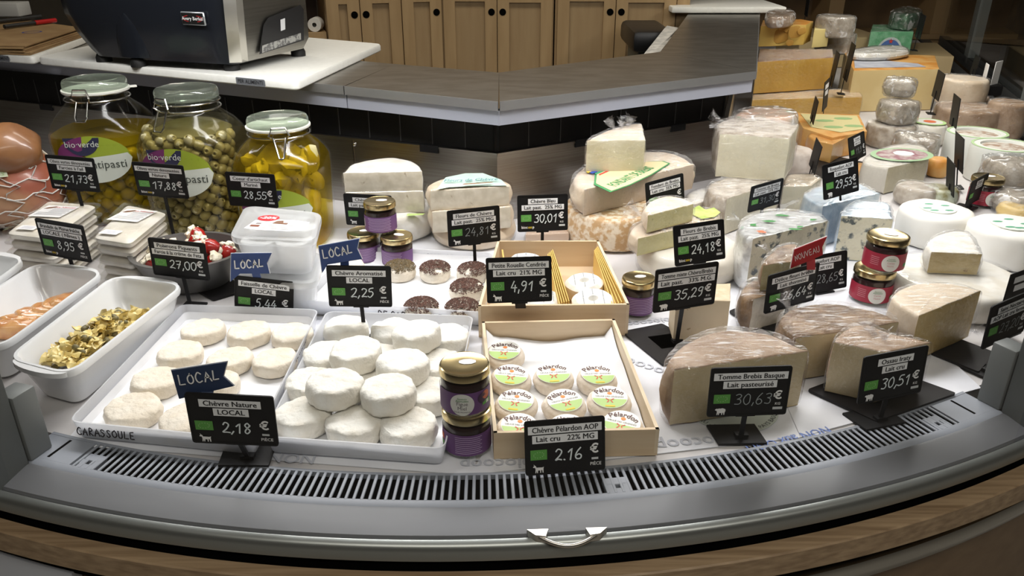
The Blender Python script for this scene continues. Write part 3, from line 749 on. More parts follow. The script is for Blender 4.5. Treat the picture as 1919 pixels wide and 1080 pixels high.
board('white cutting board under the brown paper bags', b2, WZ + .001, BZ, ('x', (Vector(b2[0]) + fr2 * .735, Vector(b2[0]) + fr2 * .85)))
# brown paper bags, marker pens
kraft = M('kraft_paper', (.34, .22, .10), .75, var=(.28, .17, .075), vs=12, bump=.3, bs=30)
kb = [W(-60, 88, BZ + .02), W(42, 90, BZ + .02), W(150, 55, BZ + .02), W(20, 36, BZ + .02)]
for k in range(6):
    z = BZ + .001 + k * .0042; j = random.Random(k)
    q = [Vector(p) + Vector((j.uniform(-.008, .008) + .010 * (5 - k) * .4, j.uniform(-.008, .008))) for p in kb]
    o = single('paper_bag', extrude(q, z, z + .0032), kraft, ['bottom brown paper bag of the pile on the cutting board', 'second brown paper bag from the bottom of the pile', 'third brown paper bag from the bottom of the pile', 'fourth brown paper bag from the bottom of the pile', 'fifth brown paper bag from the bottom, just under the top one', 'top brown paper bag with a blue ring print'][k], 'paper bag', 'brown paper bags in a pile', smooth=False)
    if k == 5:
        cpt = P(60, 60, z + .0036); rg_ = []
        for i in range(28):
            a = 2 * math.pi * i / 28; rg_ += [cpt + Vector((.028 * math.cos(a), .028 * math.sin(a), 0)), cpt + Vector((.023 * math.cos(a), .023 * math.sin(a), 0))]
        part('blue_ring_print', (rg_, [(2 * i, 2 * i + 1, (2 * i + 3) % 56, (2 * i + 2) % 56) for i in range(28)]), M('blue_print', (.04, .06, .25), .7), o)
def pen(label, a, b, r, m1, m2):
    a, b = Vector(a), Vector(b)
    t = thing('marker_pen', label, 'pen', a)
    part('barrel', tube([a, a.lerp(b, .62)], r, 12), m1, t); part('cap', tube([a.lerp(b, .58), a.lerp(b, .96), b], r * 1.12, 12), m2, t)
zb = BZ + .001 + 6 * .0042 + .008
pen('red marker pen lying on the brown paper bags', P(8, 50, zb), P(104, 38, zb), .0065, M('pen_black', (.02, .02, .02), .4), M('pen_red', (.45, .01, .012), .35))
pen('black marker pen lying behind the red pen', P(-20, 42, zb), P(76, 31, zb), .007, M('pen_black', (.02, .02, .02), .4), M('pen_black', (.02, .02, .02), .4))
# white box at the far left of the worktop
wb_ = P(10, 32, BZ)
single('white_paper_pad', box(wb_.x - .12, wb_.x + .05, wb_.y + .01, wb_.y + .10, BZ, BZ + .05, .004), M('pad_white', (.6, .6, .58), .6), 'white pad standing behind the marker pens', 'pad')
# ---- scale
sb = M('scale_black_plastic', (.010, .012, .017), .26, bump=.06, bs=250, coat=.2)
sst = M('scale_stainless', (.46, .45, .42), .32, metal=1., var=(.40, .39, .36), vs=5, stretch=(1, 1, 40))
SZ = BZ + .018
fl_, fr_, br_ = P(160, 104, SZ), P(438, 122, SZ), P(560, 66, SZ)
ux = (fr_ - fl_); LX = ux.length; ux.normalize(); uy = Vector((-ux.y, ux.x, 0)); DY = .30
sm4 = Matrix.Translation((fl_.x, fl_.y, SZ)) @ Matrix.Rotation(math.atan2(ux.y, ux.x), 4, 'Z')
SCL = thing('counter_scale', 'black and silver counter scale standing on the large cutting board', 'scale', (fl_.x, fl_.y, BZ))
# side profile of the black front shell: list of (x of left end, z)
prof = [(.018, .0), (.0, .018), (-.028, .06), (-.050, .105), (-.058, .16), (-.055, .215), (-.04, .25)]
n = len(prof); vs = []
for x, z in prof:                           # left end leans outwards with height, front bulges slightly
    bul = .016 * math.sin(min(1, z / .25) * math.pi)
    ring_ = [Vector((x, .03, z)), Vector((x + .02, .008 - bul, z)), Vector((x + .06, -bul, z)), Vector((LX * .5, -bul - .006, z)), Vector((LX - .055, -bul, z)), Vector((LX - .012, .004 - bul * .6, z)), Vector((LX + .002, .02, z)), Vector((LX, DY, z)), Vector((x, DY, z))]
    vs.append(ring_)
part('front_shell', xf(rings(vs), sm4), sb, SCL, sharp=50)
# raised hump on the front and shadow line
part('front_hump', xf(rings([[Vector((LX * .37 + w_ * math.cos(math.pi * k / 10), -.008 - .014 * math.sin(math.pi * k / 10), z)) for k in range(11)] for z, w_ in ((.006, .045), (.05, .046), (.085, .040), (.105, .025), (.112, .008))]), sm4), sb, SCL)
# silver curved trim at the right front corner, stainless side
tr = []
for k in range(13):
    t_ = k / 12; z = .004 + .25 * t_; yb = .006 - .020 * math.sin(t_ * math.pi); xx = LX + .003 - .016 * (1 - t_) ** 2 * 1.0 + .010 * math.sin(t_ * math.pi)
    tr.append([Vector((xx, yb - .004, z)), Vector((xx + .024, yb + .012, z)), Vector((xx + .026, yb + .035, z)), Vector((xx + .002, yb + .02, z))])
part('silver_trim', xf(rings(tr), sm4), M('satin_silver', (.62, .60, .55), .35, metal=.9), SCL)
side = [Vector((LX + .012, .02, .004)), Vector((LX + .024, DY * .9, .004)), Vector((LX + .026, DY, .03)), Vector((LX + .03, DY, .25)), Vector((LX + .036, .02, .25)), Vector((LX + .030, .02, .12))]
part('steel_side', xf(merge((side + [v + Vector((-.02, 0, 0)) for v in side], [tuple(range(6)), tuple(range(6, 12))[::-1]] + [(i, (i + 1) % 6, 6 + (i + 1) % 6, 6 + i) for i in range(6)])), sm4), sst, SCL, sharp=30)
def sidept(y, z): return Vector((LX + .0145 + .024 * min(1, z / .12) * .75 + .004 + .010 * y / DY * max(0, 1 - z / .12), y, z))
ip = [sidept(y, z) for y, z in ((.075, .016), (.27, .026), (.275, .105), (.26, .118), (.115, .10), (.095, .085))]
dp = part('service_panel', xf((ip, [tuple(range(6))]), sm4), M('scale_dark_panel', (.022, .022, .024), .4), SCL, smooth=False)
part('type_plate', xf(([sidept(y, z) + Vector((.0012, 0, 0)) for y, z in ((.085, .018), (.255, .030), (.255, .047), (.085, .036))], [(0, 1, 2, 3)]), sm4), M('type_plate_white', (.42, .42, .40), .5, var=(.16, .16, .16), vs=90, lo=.5, hi=.55), dp, smooth=False)
part('sticker', xf(([sidept(y, z) + Vector((.0016, 0, 0)) for y, z in ((.165, .062), (.185, .064), (.185, .092), (.165, .09))], [(0, 1, 2, 3)]), sm4), white_strip, dp, smooth=False)
# brand plate with lettering on the front
pm = sm4 @ Matrix.Translation((LX * .83, -.0245, .108)) @ Matrix.Rotation(R(3), 4, 'X')
bp = part('name_plate', xf(merge(box(-.034, .034, -.001, .004, -.0155, .0155, .002, 1)), pm), M('plate_silver', (.55, .57, .60), .3, metal=.6), SCL)
part('plate_face', on_plane(rect2(-.0315, .0315, -.013, .013), pm, .0016), M('plate_black', (.008, .008, .008), .4), bp, smooth=False)
arc_ = [(.029 * math.cos(a), .0085 * math.sin(a)) for a in [math.pi * 2 * k / 40 for k in range(40)]]
rv = [p for a in arc_ for p in (a, (a[0] * .93, a[1] * .82))]
part('red_swoosh', on_plane((rv, [(2 * i, 2 * i + 1, (2 * i + 3) % 80, (2 * i + 2) % 80) for i in range(40) if i % 20 not in range(7, 13)]), pm, .0019), M('plate_red', (.45, .02, .02), .5), bp, smooth=False)
part('lettering', on_plane(text('Avery Berkel', .0115, .008), pm, .0022), icon_white, bp, smooth=False)
for x, y in ((.03, .03), (LX * .37, .0), (LX - .03, .03), (.03, DY - .04), (LX - .0, DY - .02)):
    part('foot', xf(lathe([(.014, -.019), (.02, -.019), (.02, -.006), (.016, .002)], 16), sm4 @ Matrix.Translation((x, y, 0))), M('rubber_black', (.006, .006, .006), .6), SCL)
# platter bracket at the top
part('platter_bracket', xf(merge(box(LX * .38, LX * .56, .02, .08, .150, .24, .008, 2)), sm4 @ Matrix.Translation((0, -.03, 0))), M('bracket_grey', (.30, .33, .37), .4, metal=.5), SCL)
part('bracket_screw', xf(lathe([(.007, 0), (.007, .002), (.003, .004)], 14), sm4 @ Matrix.Translation((LX * .41, -.0105, .163)) @ Matrix.Rotation(R(90), 4, 'X')), chrome, SCL)
# ================================================================== paper and slates on the deck
def sheet(label, px, z, mat=paper, grp='paper sheets lining the deck'):
    vs, fs = [], []; q = [P(x, y, 0) for x, y in px]; N = 14
    for j in range(N + 1):
        for i in range(N + 1):
            u, v = i / N, j / N
            p = (q[0] * (1 - u) + q[1] * u) * (1 - v) + (q[3] * (1 - u) + q[2] * u) * v
            vs.append((p.x, p.y, z + .0012 * (noise.noise(p * 9) + 1) * .5))
    for j in range(N):
        for i in range(N): a = j * (N + 1) + i; fs.append((a, a + 1, a + N + 2, a + N + 1))
    n = len(vs); vs += [(v[0], v[1], z - .0003) for v in vs]; fs += [tuple(i + n for i in f)[::-1] for f in fs]
    return single('paper_sheet', (vs, fs), mat, label, 'paper', grp)
S1 = sheet('white paper sheet under the big brown-rinded wedge at the front', [(880, 893), (1560, 815), (1350, 560), (1090, 560)], .0012)
S2 = sheet('white paper sheet under the two front plastic trays', [(118, 835), (890, 893), (905, 600), (330, 590)], .0010)
S3 = sheet('white paper sheet under the wedge with the 30,51 tag', [(1500, 822), (1838, 730), (1700, 600), (1420, 640)], .0022)
S4 = sheet('white paper sheet under the veined foil-topped cheese', [(1160, 600), (1660, 590), (1640, 440), (1240, 470)], .0016)
S5 = sheet('white paper sheet under the white wheels', [(1640, 600), (1900, 610), (1919, 400), (1640, 420)], .0010)
S6 = sheet('white paper sheet under the stacked half wheels', [(560, 560), (1060, 560), (1080, 420), (600, 430)], .0008)
def deck_text(s, px, ang, size, mat, parent, st=False, z=.0033, flip=False):
    c = P(px[0], px[1], 0); v, f = text(s, size, .01) if not st else stroke(s, size, size * .13)
    m4 = Matrix.Translation((c.x, c.y, z)) @ Matrix.Rotation(ang, 4, 'Z')
    part('printed_lettering', ([m4 @ Vector((x, y, 0)) for x, y in v], f), mat, parent, smooth=False)
grey_print = M('grey_paper_print', (.50, .52, .58), .7); blue_prt = M('blue_paper_print', (.16, .24, .55), .7)
deck_text('NON aux OGM', (1478, 826), R(180 + 20), .021, blue_prt, S1)
deck_text('biocoop', (1300, 832), R(180 + 8), .034, grey_print, S1)
deck_text('biocoop', (1210, 690), R(180 - 35), .034, grey_print, S1)
deck_text('NON', (548, 862), R(180 - 4), .028, grey_print, S2)
deck_text('biocoop', (930, 872), R(180 + 2), .030, grey_print, S1)
deck_text('biocoop', (1215, 606), R(180 + 12), .026, grey_print, S4)
slate = M('black_slate', (.010, .009, .010), .5, spec=.25)
def slab_plate(label, px, z0=.0025):
    return single('black_display_plate', extrude(rpoly([W(x, y, 0) for x, y in px], .004, 2), z0, z0 + .004), slate, label, 'display plate', 'black plates on the deck')
slab_plate('black plate between the wooden box and the big front wedge', [(1165, 627), (1242, 690), (1330, 660), (1240, 612)])
slab_plate('black plate under the wedge with the 30,51 tag', [(1512, 738), (1640, 798), (1790, 745), (1640, 690)], .0042)
slab_plate('black plate under the tall straw-coloured wrapped wedge', [(1742, 668), (1832, 705), (1862, 668), (1790, 640)], .0042)
slab_plate('black plate in front of the bowl of stuffed peppers', [(336, 530), (400, 566), (470, 545), (420, 520)], .001)
slab_plate('black plate below the speckled stacked wedges', [(1365, 590), (1390, 606), (1420, 590), (1400, 575)], .0042)
slab_plate('black plate behind the 27,20 price tag', [(1822, 600), (1862, 622), (1919, 605), (1880, 588)], .003)
slab_plate('black plate under the small orange wedge', [(1505, 330), (1610, 345), (1635, 310), (1540, 290)], .001)
# ================================================================== trays of fresh goat cheese
marker = M('black_marker', (.02, .015, .02), .8)
marker_soft = M('marker_through_plastic', (.28, .28, .33), .8)
def ptray(label, px, z1=.036, z0=.0035):
    cs = [W(x, y, z1) for x, y in px]
    c = sum((Vector(p) for p in cs), Vector((0, 0))) / 4
    t = thing('plastic_tray', label, 'tray', (c.x, c.y, z0), 'milky plastic cheese trays')
    part('tray_shell', tray(cs, z0, z1, .0022, .006, .018), translucent, t)
    # paper liner lying in the tray with crumpled edges
    base = rin(cs, .018, .012, 5); rs = []
    cen = sum(base, Vector((0, 0))) / len(base)
    for f, z in ((1.035, z1 + .002), (1.02, z1 - .012), (.985, z0 + .006), (.93, z0 + .0035), (.6, z0 + .0035), (.25, z0 + .0035)):
        r_ = []
        for p in base:
            q = cen + (p - cen) * f; zz = z
            if f > 1: zz = z - .016 + .022 * noise.noise(Vector((p.x * 14, p.y * 14, 3.1)))
            r_.append(Vector((q.x, q.y, max(zz, z0 + .0035))))
        rs.append(r_)
    part('paper_liner', rings(rs, cap0=False), liner, t)
    return t, cs
T1, c1 = ptray('milky plastic tray of plain goat rounds beside the pasta dish', [(126, 790), (478, 824), (598, 580), (338, 570)])
T2, c2 = ptray('milky plastic tray of piled white rounds beside the fig jars', [(490, 818), (834, 842), (888, 592), (612, 583)])
T3, c3 = ptray('milky plastic tray of seed-topped rounds behind the 2,25 tag', [(553, 562), (910, 586), (924, 473), (668, 462)])
def edge_text(t, a, b, z, s, h, mat, off, size_w=.1, reverse=False, inside=False):
    a, b = Vector(a), Vector(b); d = (b - a).normalized(); n_ = Vector((d.y, -d.x)) * off
    m4 = Matrix.Translation((a.x + n_.x, a.y + n_.y, z)) @ Matrix.Rotation(math.atan2(d.y, d.x), 4, 'Z')
    v, f = stroke(s, h, h * .17, sp=.78, jit=.05)
    if reverse: L = max(x for x, _ in v); v = [(L - x, y) for x, y in v]
    part('hand_lettering', on_plane((v, f), m4), mat, t, smooth=False)
e = Vector(c1[1]) - Vector(c1[0])
edge_text(T1, Vector(c1[0]) + e * .04, c1[1], .016, 'CARASSOULE', .0115, marker, .0005)
e = Vector(c1[0]) - Vector(c1[3])
edge_text(T1, Vector(c1[3]) + e * .06, c1[0], .014, 'ELEVERIE DE', .012, marker_soft, .0003, reverse=True)
e = Vector(c2[3]) - Vector(c2[0])
edge_text(T2, Vector(c1[2]) + (Vector(c1[1]) - Vector(c1[2])) * .42, Vector(c1[2]), .024, 'DE CARASSOULE', .0105, marker, -.002)
e = Vector(c3[2]) - Vector(c3[3])
edge_text(T3, Vector(c3[3]) + e * .12, c3[2], .014, 'ELEVERIE DE CARASSOULE'[:19], .013, marker_soft, .004, reverse=True)
e = Vector(c3[1]) - Vector(c3[0])
edge_text(T3, Vector(c3[0]) + e * .44, c3[1], .013, 'DE CARASSOULE', .0125, marker, .0008)
def round_cheese(name, label, px, py, ztop, d, h, mat, group, seed, amp=.0022, tilt=(0, 0), r=.007, cat='cheese', nseg=60, extra=None):
    """small round cheese whose top centre shows at the pixel"""
    c = P(px, py, ztop); rd = random.Random(seed)
    out = [Vector((d / 2 * (1 + .025 * math.sin(2 * a + seed)) * math.cos(a), d / 2 * math.sin(a))) for a in [2 * math.pi * k / nseg for k in range(nseg)]]
    vs, fs, _ = prism(out, [False] * nseg, 0, h, r, r, .0012, amp, 58, bulge=.0008, seed=seed * 2.1)
    rot = Matrix.Rotation(tilt[0], 3, 'X') @ Matrix.Rotation(tilt[1], 3, 'Y')
    o = link(name, mesh(name, [rot @ v for v in vs], fs, mat), None, (c.x, c.y, ztop - h))
    return setp(o, label, cat, group)
G1 = 'plain goat rounds in the tray by the pasta dish'
for i, (x, y, d, lab) in enumerate([
    (380, 612, .073, 'plain goat round at the far corner of its tray, next to the pasta dish'), (466, 616, .072, 'plain goat round in the middle of the rear row behind the flag'), (547, 620, .071, 'plain goat round of the rear row beside the other tray'),
    (336, 655, .074, 'plain goat round of the second row nearest the pasta dish'), (429, 667, .073, 'plain goat round in the middle of the second row, directly behind the LOCAL flag'), (514, 669, .072, 'plain goat round at the inner end of the second row'),
    (292, 706, .075, 'plain goat round of the third row, by the porcelain dish'), (400, 712, .074, 'plain goat round half hidden by the LOCAL flag above the 2,18 tag'),
    (247, 760, .078, 'flattest plain goat round at the front corner above the black lettering'), (349, 778, .078, 'plain goat round of the front row touching the 2,18 tag'), (440, 786, .074, 'plain goat round hidden behind the 2,18 tag')]):
    round_cheese('goat_cheese_round', lab, x, y, .0315, d, .024, goat_fresh, G1, i + 1, .0022, (R(random.uniform(-3, 3)), R(random.uniform(-3, 3))), .0065)
G2 = 'white goat rounds piled in the tray by the fig jars'
for i, (x, y, zt, d, h, lab) in enumerate([
    (648, 606, .040, .076, .031, 'white goat round at the far inner corner of the piled tray'), (735, 612, .040, .074, .031, 'white goat round of the bottom layer in the middle of the rear row'), (838, 622, .040, .072, .031, 'white goat round at the far outer corner beside the wooden box'),
    (612, 656, .040, .076, .031, 'white goat round of the bottom layer under the rear inner top round'), (822, 672, .040, .077, .031, 'white goat round of the bottom layer by the outer tray wall, behind the fig jars'),
    (580, 708, .040, .076, .031, 'white goat round of the bottom layer peeping out beside the front inner top round'), (800, 727, .040, .078, .031, 'white goat round of the bottom layer just behind the fig jar lid'),
    (566, 768, .040, .079, .031, 'rough-edged white goat round at the front corner next to the 2,18 tag'), (664, 784, .040, .078, .031, 'white goat round in the middle of the front row'), (764, 788, .040, .079, .031, 'wrinkled white goat round of the front row next to the fig jars'),
    (700, 716, .040, .074, .031, 'white goat round buried at the centre of the pile'), (712, 662, .040, .074, .031, 'white goat round buried at the rear of the pile'),
    (667, 650, .073, .079, .032, 'top-layer white goat round at the rear inner side of the pile'), (781, 615, .073, .078, .032, 'top-layer white goat round furthest back in the pile'), (753, 672, .073, .078, .032, 'top-layer white goat round between the far one and the front pair'),
    (625, 712, .073, .080, .032, 'top-layer white goat round at the front inner side, nearest the tray divider'), (727, 722, .073, .078, .032, 'front top-layer white goat round nearest the fig jars')]):
    tl = (R(random.uniform(-4, 2)), R(random.uniform(-4, 4))) if zt > .05 else (0, 0)
    round_cheese('white_goat_round', lab, x, y, zt, d, h, goat_white, G2, i + 31, .0026, tl, .007)
seed_brown = M('pepper_flakes_brown', (.07, .028, .018), .7, var=(.14, .06, .04), vs=200)
seed_olive = M('herb_flakes_olive', (.17, .115, .045), .7, var=(.10, .07, .03), vs=200)
G3 = 'seed-topped goat rounds'
for i, (x, y, m_, lab) in enumerate([(749, 497, seed_olive, 'goat round topped with olive-brown herbs'), (815, 499, seed_brown, 'dark seed-topped goat round next to the olive-brown one'), (886, 502, seed_brown, 'dark seed-topped goat round at the rear corner by the 4,91 tag'),
                                  (874, 534, seed_brown, 'dark seed-topped goat round in the middle of its column by the 4,91 tag'), (789, 569, seed_brown, 'dark seed-topped goat round at the front next to the 2,25 tag'), (866, 571, seed_brown, 'dark seed-topped goat round at the front corner of the tray'),
                                  (655, 493, goat_white, 'plain white goat round half hidden behind the 2,25 tag')]):
    d, h, zt = .064, .028, .034
    o = round_cheese('herbed_goat_round', lab, x, y, zt, d, h, goat_fresh, G3, i + 61, .002, (0, 0), .009)
    if m_ is goat_white: continue
    rd = random.Random(i + 5); vs, fs = [], []
    for k in range(1300):
        rr = d / 2 * math.sqrt(rd.random()) * 1.01; a = rd.uniform(0, 6.283); e_ = rr / (d / 2)
        if noise.noise(Vector((rr * math.cos(a) * 60, rr * math.sin(a) * 60, i * 3))) > .5: continue
        z = h + .0038 - (.0085 * max(0, (e_ - .66) / .34) ** 2 if e_ > .66 else 0) + rd.uniform(-.0005, .001)
        p = Vector((rr * math.cos(a), rr * math.sin(a), z)); q = Vector((rd.uniform(-1, 1), rd.uniform(-1, 1), rd.uniform(-.5, .5))).normalized(); s = q.cross(Vector((0, 0, 1))).normalized()
        L, w_ = rd.uniform(.0014, .0026), rd.uniform(.0008, .0014); b = len(vs); up = Vector((0, 0, .0011))
        vs += [p + q * L, p + s * w_ + up * .2, p - q * L, p - s * w_ + up * .2, p + up]
        fs += [(b, b + 1, b + 4), (b + 1, b + 2, b + 4), (b + 2, b + 3, b + 4), (b + 3, b, b + 4)]
    so = link('seed_topping', mesh('seed_topping', vs, fs, m_, False), o); so['kind'] = 'stuff'
# ================================================================== wooden boxes
def wbox(label, px, z1, z0=.003, th=.005, split=True):
    FL, FR, BR, BL = [Vector(W(x, y, z1)) for x, y in px]
    c = (FL + FR + BR + BL) / 4
    t = thing('wooden_box', label, 'wooden box', (c.x, c.y, z0), 'small poplar cheese boxes')
    part('bottom_board', extrude([FL, FR, BR, BL], z0, z0 + .004), poplar, t)
    for a, b, nm in ((FL, FR, 'front_board'), (BR, BL, 'rear_board'), (FR, BR, 'side_board'), (BL, FL, 'side_board')):
        part(nm, wall(a, b, z0 + .004, z1, th), poplar_light if nm == 'side_board' else poplar, t, smooth=False)
    return t, (FL, FR, BR, BL)
B1, bc1 = wbox('pale wooden box of small labelled cheeses behind the 2,16 tag', [(925, 812), (1236, 805), (1152, 598), (903, 603)], .046)
B2, bc2 = wbox('pale wooden box of ash-lined ring cheeses behind the 4,91 tag', [(896, 574), (1180, 571), (1122, 451), (932, 451)], .064)
# paper in the first box
vs, fs = [], []; N = 18; FL, FR, BR, BL = bc1
for j in range(N + 1):
    for i in range(N + 1):
        u, v = .03 + .94 * i / N, .03 + .94 * j / N; p = (FL * (1 - u) + FR * u) * (1 - v) + (BL * (1 - u) + BR * u) * v
        z = .0085 + .003 * noise.noise(Vector((p.x * 25, p.y * 25, 0))) + .013 * max(0, (v - .80) / .2) ** 1.3 * (.55 + .45 * math.sin(u * 9)) + .032 * max(0, (u - .93) / .07) * (.3 + .7 * v)
        if u < .1: z += .03 * (.1 - u) / .1 * max(0, v - .6) / .4
        vs.append((p.x, p.y, max(z, .0078)))
for j in range(N):
    for i in range(N): a = j * (N + 1) + i; fs.append((a, a + 1, a + N + 2, a + N + 1))
single('box_liner_paper', (vs, fs), liner, 'crumpled white paper lining the box of labelled cheeses', 'paper')
pl_white = M('pelardon_label_white', (.84, .84, .80), .5); pl_green = M('pelardon_label_green', (.42, .60, .20), .5); pl_red = M('pelardon_red', (.70, .04, .03), .5); pl_orange = M('pelardon_orange', (.85, .25, .04), .5); pl_brown = M('pelardon_brown', (.10, .035, .03), .5)
def arc_text(s, size, rad, c, spacing=.0):
    v, f = text(s, size, .016)
    return [((rad + y) * math.sin(x / rad) + c[0], (rad + y) * math.cos(x / rad) + c[1] - rad) for x, y in v], f
def pelardon(o, h, rot, d):
    def lift(vf, k): return [Matrix.Rotation(rot, 3, 'Z') @ Vector((x, y, h + .0022 + k * .00025)) for x, y in vf[0]], vf[1]
    def sub(nm, vf, k, mt, par): return link(nm, mesh(nm, *lift(vf, k), mt, False), par)
    Rr = d * .41
    circ = [(Rr * math.cos(2 * math.pi * k / 36), Rr * .98 * math.sin(2 * math.pi * k / 36)) for k in range(36)]
    lb = link('paper_label', mesh('paper_label', *lift(poly2(circ), 0), pl_white, False), o)
    sub('green_field', poly2([(x * .97, y * .97) for x, y in circ if y < -.0035]), 1, pl_green, lb)
    tv = arc_text('Pélardon', .0128, Rr * 1.15, (0, Rr * .60))
    sub('title', tv, 2, pl_brown, lb)
    ov = [(.0036 * math.cos(a), Rr * .30 + .0030 * math.sin(a)) for a in [2 * math.pi * k / 14 for k in range(14)]]
    sub('orange_seal', poly2(ov), 2, pl_orange, lb)
    sub('small_print', text('DÉLICE DES CÉVENNES', .0040, .0), 3, ink, lb)
    cr = merge(poly2([(-.0065, -.0050), (-.0018, -.0078), (-.0050, -.0130), (-.0030, -.0132), (-.0005, -.0078), (-.0052, -.0036)]), poly2([(.0065, -.0050), (.0018, -.0078), (.0050, -.0130), (.0030, -.0132), (.0005, -.0078), (.0052, -.0036)]))
    sub('red_emblem', cr, 3, pl_red, lb)
    sub('yellow_band', rect2(-.007, .007, -Rr * .86, -Rr * .74), 3, yellow_print, lb)
for i, (x, y, rot, lab) in enumerate([(947, 655, -8, 'labelled little goat cheese alone in the rear corner of the wooden box'), (957, 700, -6, 'labelled goat cheese of the second row at the jar side of the wooden box'), (1038, 697, 2, 'labelled goat cheese in the middle of the second row'), (1118, 699, 6, 'labelled goat cheese of the second row at the far side board'),
                               (968, 748, -12, 'labelled goat cheese of the third row at the jar side'), (1057, 748, 20, 'labelled goat cheese in the middle of the third row, label turned counter-clockwise'), (1142, 742, -4, 'labelled goat cheese of the third row at the far side board, facing the viewer'),
                               (972, 795, -4, 'labelled goat cheese of the front row beside the fig jars'), (1064, 797, -3, 'labelled goat cheese mostly hidden behind the 2,16 tag'), (1166, 790, -22, 'labelled goat cheese at the front corner with its label turned clockwise')]):
    tilt = (R(9), R(random.uniform(-3, 3)))
    o = round_cheese('labelled_goat_cheese', lab, x, y + 2, .034, .0635, .0235, pel_skin, 'small labelled goat cheeses in the wooden box', i + 90, .0012, (0, 0), .009)
    pelardon(o, .0235, R(rot), .0635)
    o.rotation_euler = (R(7), R((-3, 2, -2, 3, -2, 2, 0, 3, 0, -2)[i]), 0)
# ring cheeses and yellow dividers in the second box
ashy = M('ash_lined_rind', (.80, .79, .76), .7, var=(.70, .68, .62), vs=35, bump=.5, bs=80, var2=(.30, .31, .32), v2s=9, v2lo=.62, v2hi=.66)
def ring_cheese(label, px, py, zt, d, tilt):
    c = P(px, py, zt); h = .034; n = 36
    prof = [(.012, .0), (d / 2 - .006, 0), (d / 2, .006), (d / 2 + .001, h * .5), (d / 2, h - .007), (d / 2 - .007, h), (d / 4, h + .001), (.0095, h), (.0075, h - .004), (.006, h - .012)]
    vs, fs = lathe(prof, n, cap0=True, cap1=True)
    vs = [v + noise.noise_vector(v * 40 + Vector((px, py, 0))) * .0012 for v in vs]
    rot = Matrix.Rotation(tilt[0], 3, 'X') @ Matrix.Rotation(tilt[1], 3, 'Y')
    t = thing('ring_cheese', label, 'cheese', (c.x, c.y, zt - h), 'ash-lined ring cheeses')
    L = n * 3
    part('side_rind', ([rot @ v + Vector(t.location) for v in vs[:n * 5]], [f for f in fs if max(f) < n * 5]), rind_ivory, t)
    tf = [tuple(i - n * 4 for i in f) for f in fs if min(f) >= n * 4]
    part('top_rind', ([rot @ v + Vector(t.location) for v in vs[n * 4:]], tf), ashy, t)
    lines = []
    for xx in (-.018, .0, .018):
        L_ = math.sqrt(max(0, (d / 2 - .009) ** 2 - xx * xx))
        for s in (-1, 1):
            y0, y1 = (s * L_, s * (.011 if abs(xx) < .01 else .001))
            lines.append(([rot @ Vector((xx + dx_, y_, h + .0016)) + Vector(t.location) for dx_, y_ in ((-.001, y0), (.001, y0), (.001, y1), (-.001, y1))], [(0, 1, 2, 3)]))
    part('ash_line', merge(*lines), M('ash_grey', (.36, .37, .38), .8), t, smooth=False)
ring_cheese('ash-lined ring cheese lying behind the front one, beside the yellow dividers', 1097, 524, .050, .074, (R(3), R(-4)))
ring_cheese('ash-lined ring cheese leaning on the front board of its box', 1113, 557, .055, .078, (R(6), R(-2)))
ring_cheese('ash-lined ring cheese peeping over the top of the 4,91 tag', 986, 484, .050, .072, (0, 0))
ring_cheese('ash-lined ring cheese hidden behind the lower corner of the 4,91 tag', 1018, 556, .050, .072, (0, 0))
ycard = M('yellow_card', (.72, .49, .14), .55)
for k in range(5):
    a, b = P(1026 + 2.2 * k, 474 - 1.0 * k, .062), P(1048 + 4.4 * k, 569, .060)
    single('yellow_divider', merge(wall(a.xy, b.xy, .008, .060 + .0012 * k, .0014)), ycard, 'yellow card divider in the bundle down the middle of the ring cheese box', 'divider', 'yellow card dividers in the middle', smooth=False)
for k in range(5):
    a, b = P(1119 - 1.4 * k, 462, .062), P(1170 - 5.5 * k, 566, .060)
    single('yellow_divider', merge(wall(a.xy, b.xy, .008, .062 - .002 * k, .0014)), ycard, 'yellow card divider in the bundle along the side board of the ring cheese box', 'divider', 'yellow card dividers along the side board', smooth=False)
a, b = P(940, 468, .062), P(946, 486, .062)
single('yellow_divider', wall(a.xy, b.xy + Vector((.0, -.05)), .008, .062, .003), ycard, 'yellow card divider at the corner of the box behind the 4,91 tag', 'divider', smooth=False)
# ================================================================== small jars
def bend(v2, rad, ang=0., z=0., c=(0, 0, 0)):
    c = Vector(c)
    return [c + Vector((rad * math.sin(x / rad + ang), -rad * math.cos(x / rad + ang), z + y)) for x, y in v2[0]], v2[1]
def disc2(rr, n=30, m=4, sx=1.):
    vs = [(0., 0.)] + [(sx * rr * j / m * math.cos(2 * math.pi * i / n), rr * j / m * math.sin(2 * math.pi * i / n)) for j in range(1, m + 1) for i in range(n)]
    fs = [(0, i + 1, (i + 1) % n + 1) for i in range(n)]
    for j in range(m - 1): fs += [(1 + j * n + i, 1 + (j + 1) * n + i, 1 + (j + 1) * n + (i + 1) % n, 1 + j * n + (i + 1) % n) for i in range(n)]
    return vs, fs
def dense(v2, k=10):
    """cuts plain rectangles into columns so that they follow a curved jar"""
    vs, fs = [], []
    for f in v2[1]:
        q = [v2[0][i] for i in f]
        if len(f) == 4 and len(v2[0]) % 4 == 0 and abs(q[0][1] - q[1][1]) < 1e-9 and abs(q[0][0] - q[3][0]) < 1e-9:
            b = len(vs)
            for i in range(k + 1): x = q[0][0] + (q[1][0] - q[0][0]) * i / k; vs += [(x, q[0][1]), (x, q[3][1])]
            fs += [(b + 2 * i, b + 2 * i + 2, b + 2 * i + 3, b + 2 * i + 1) for i in range(k)]
        else:
            return v2
    return vs, fs
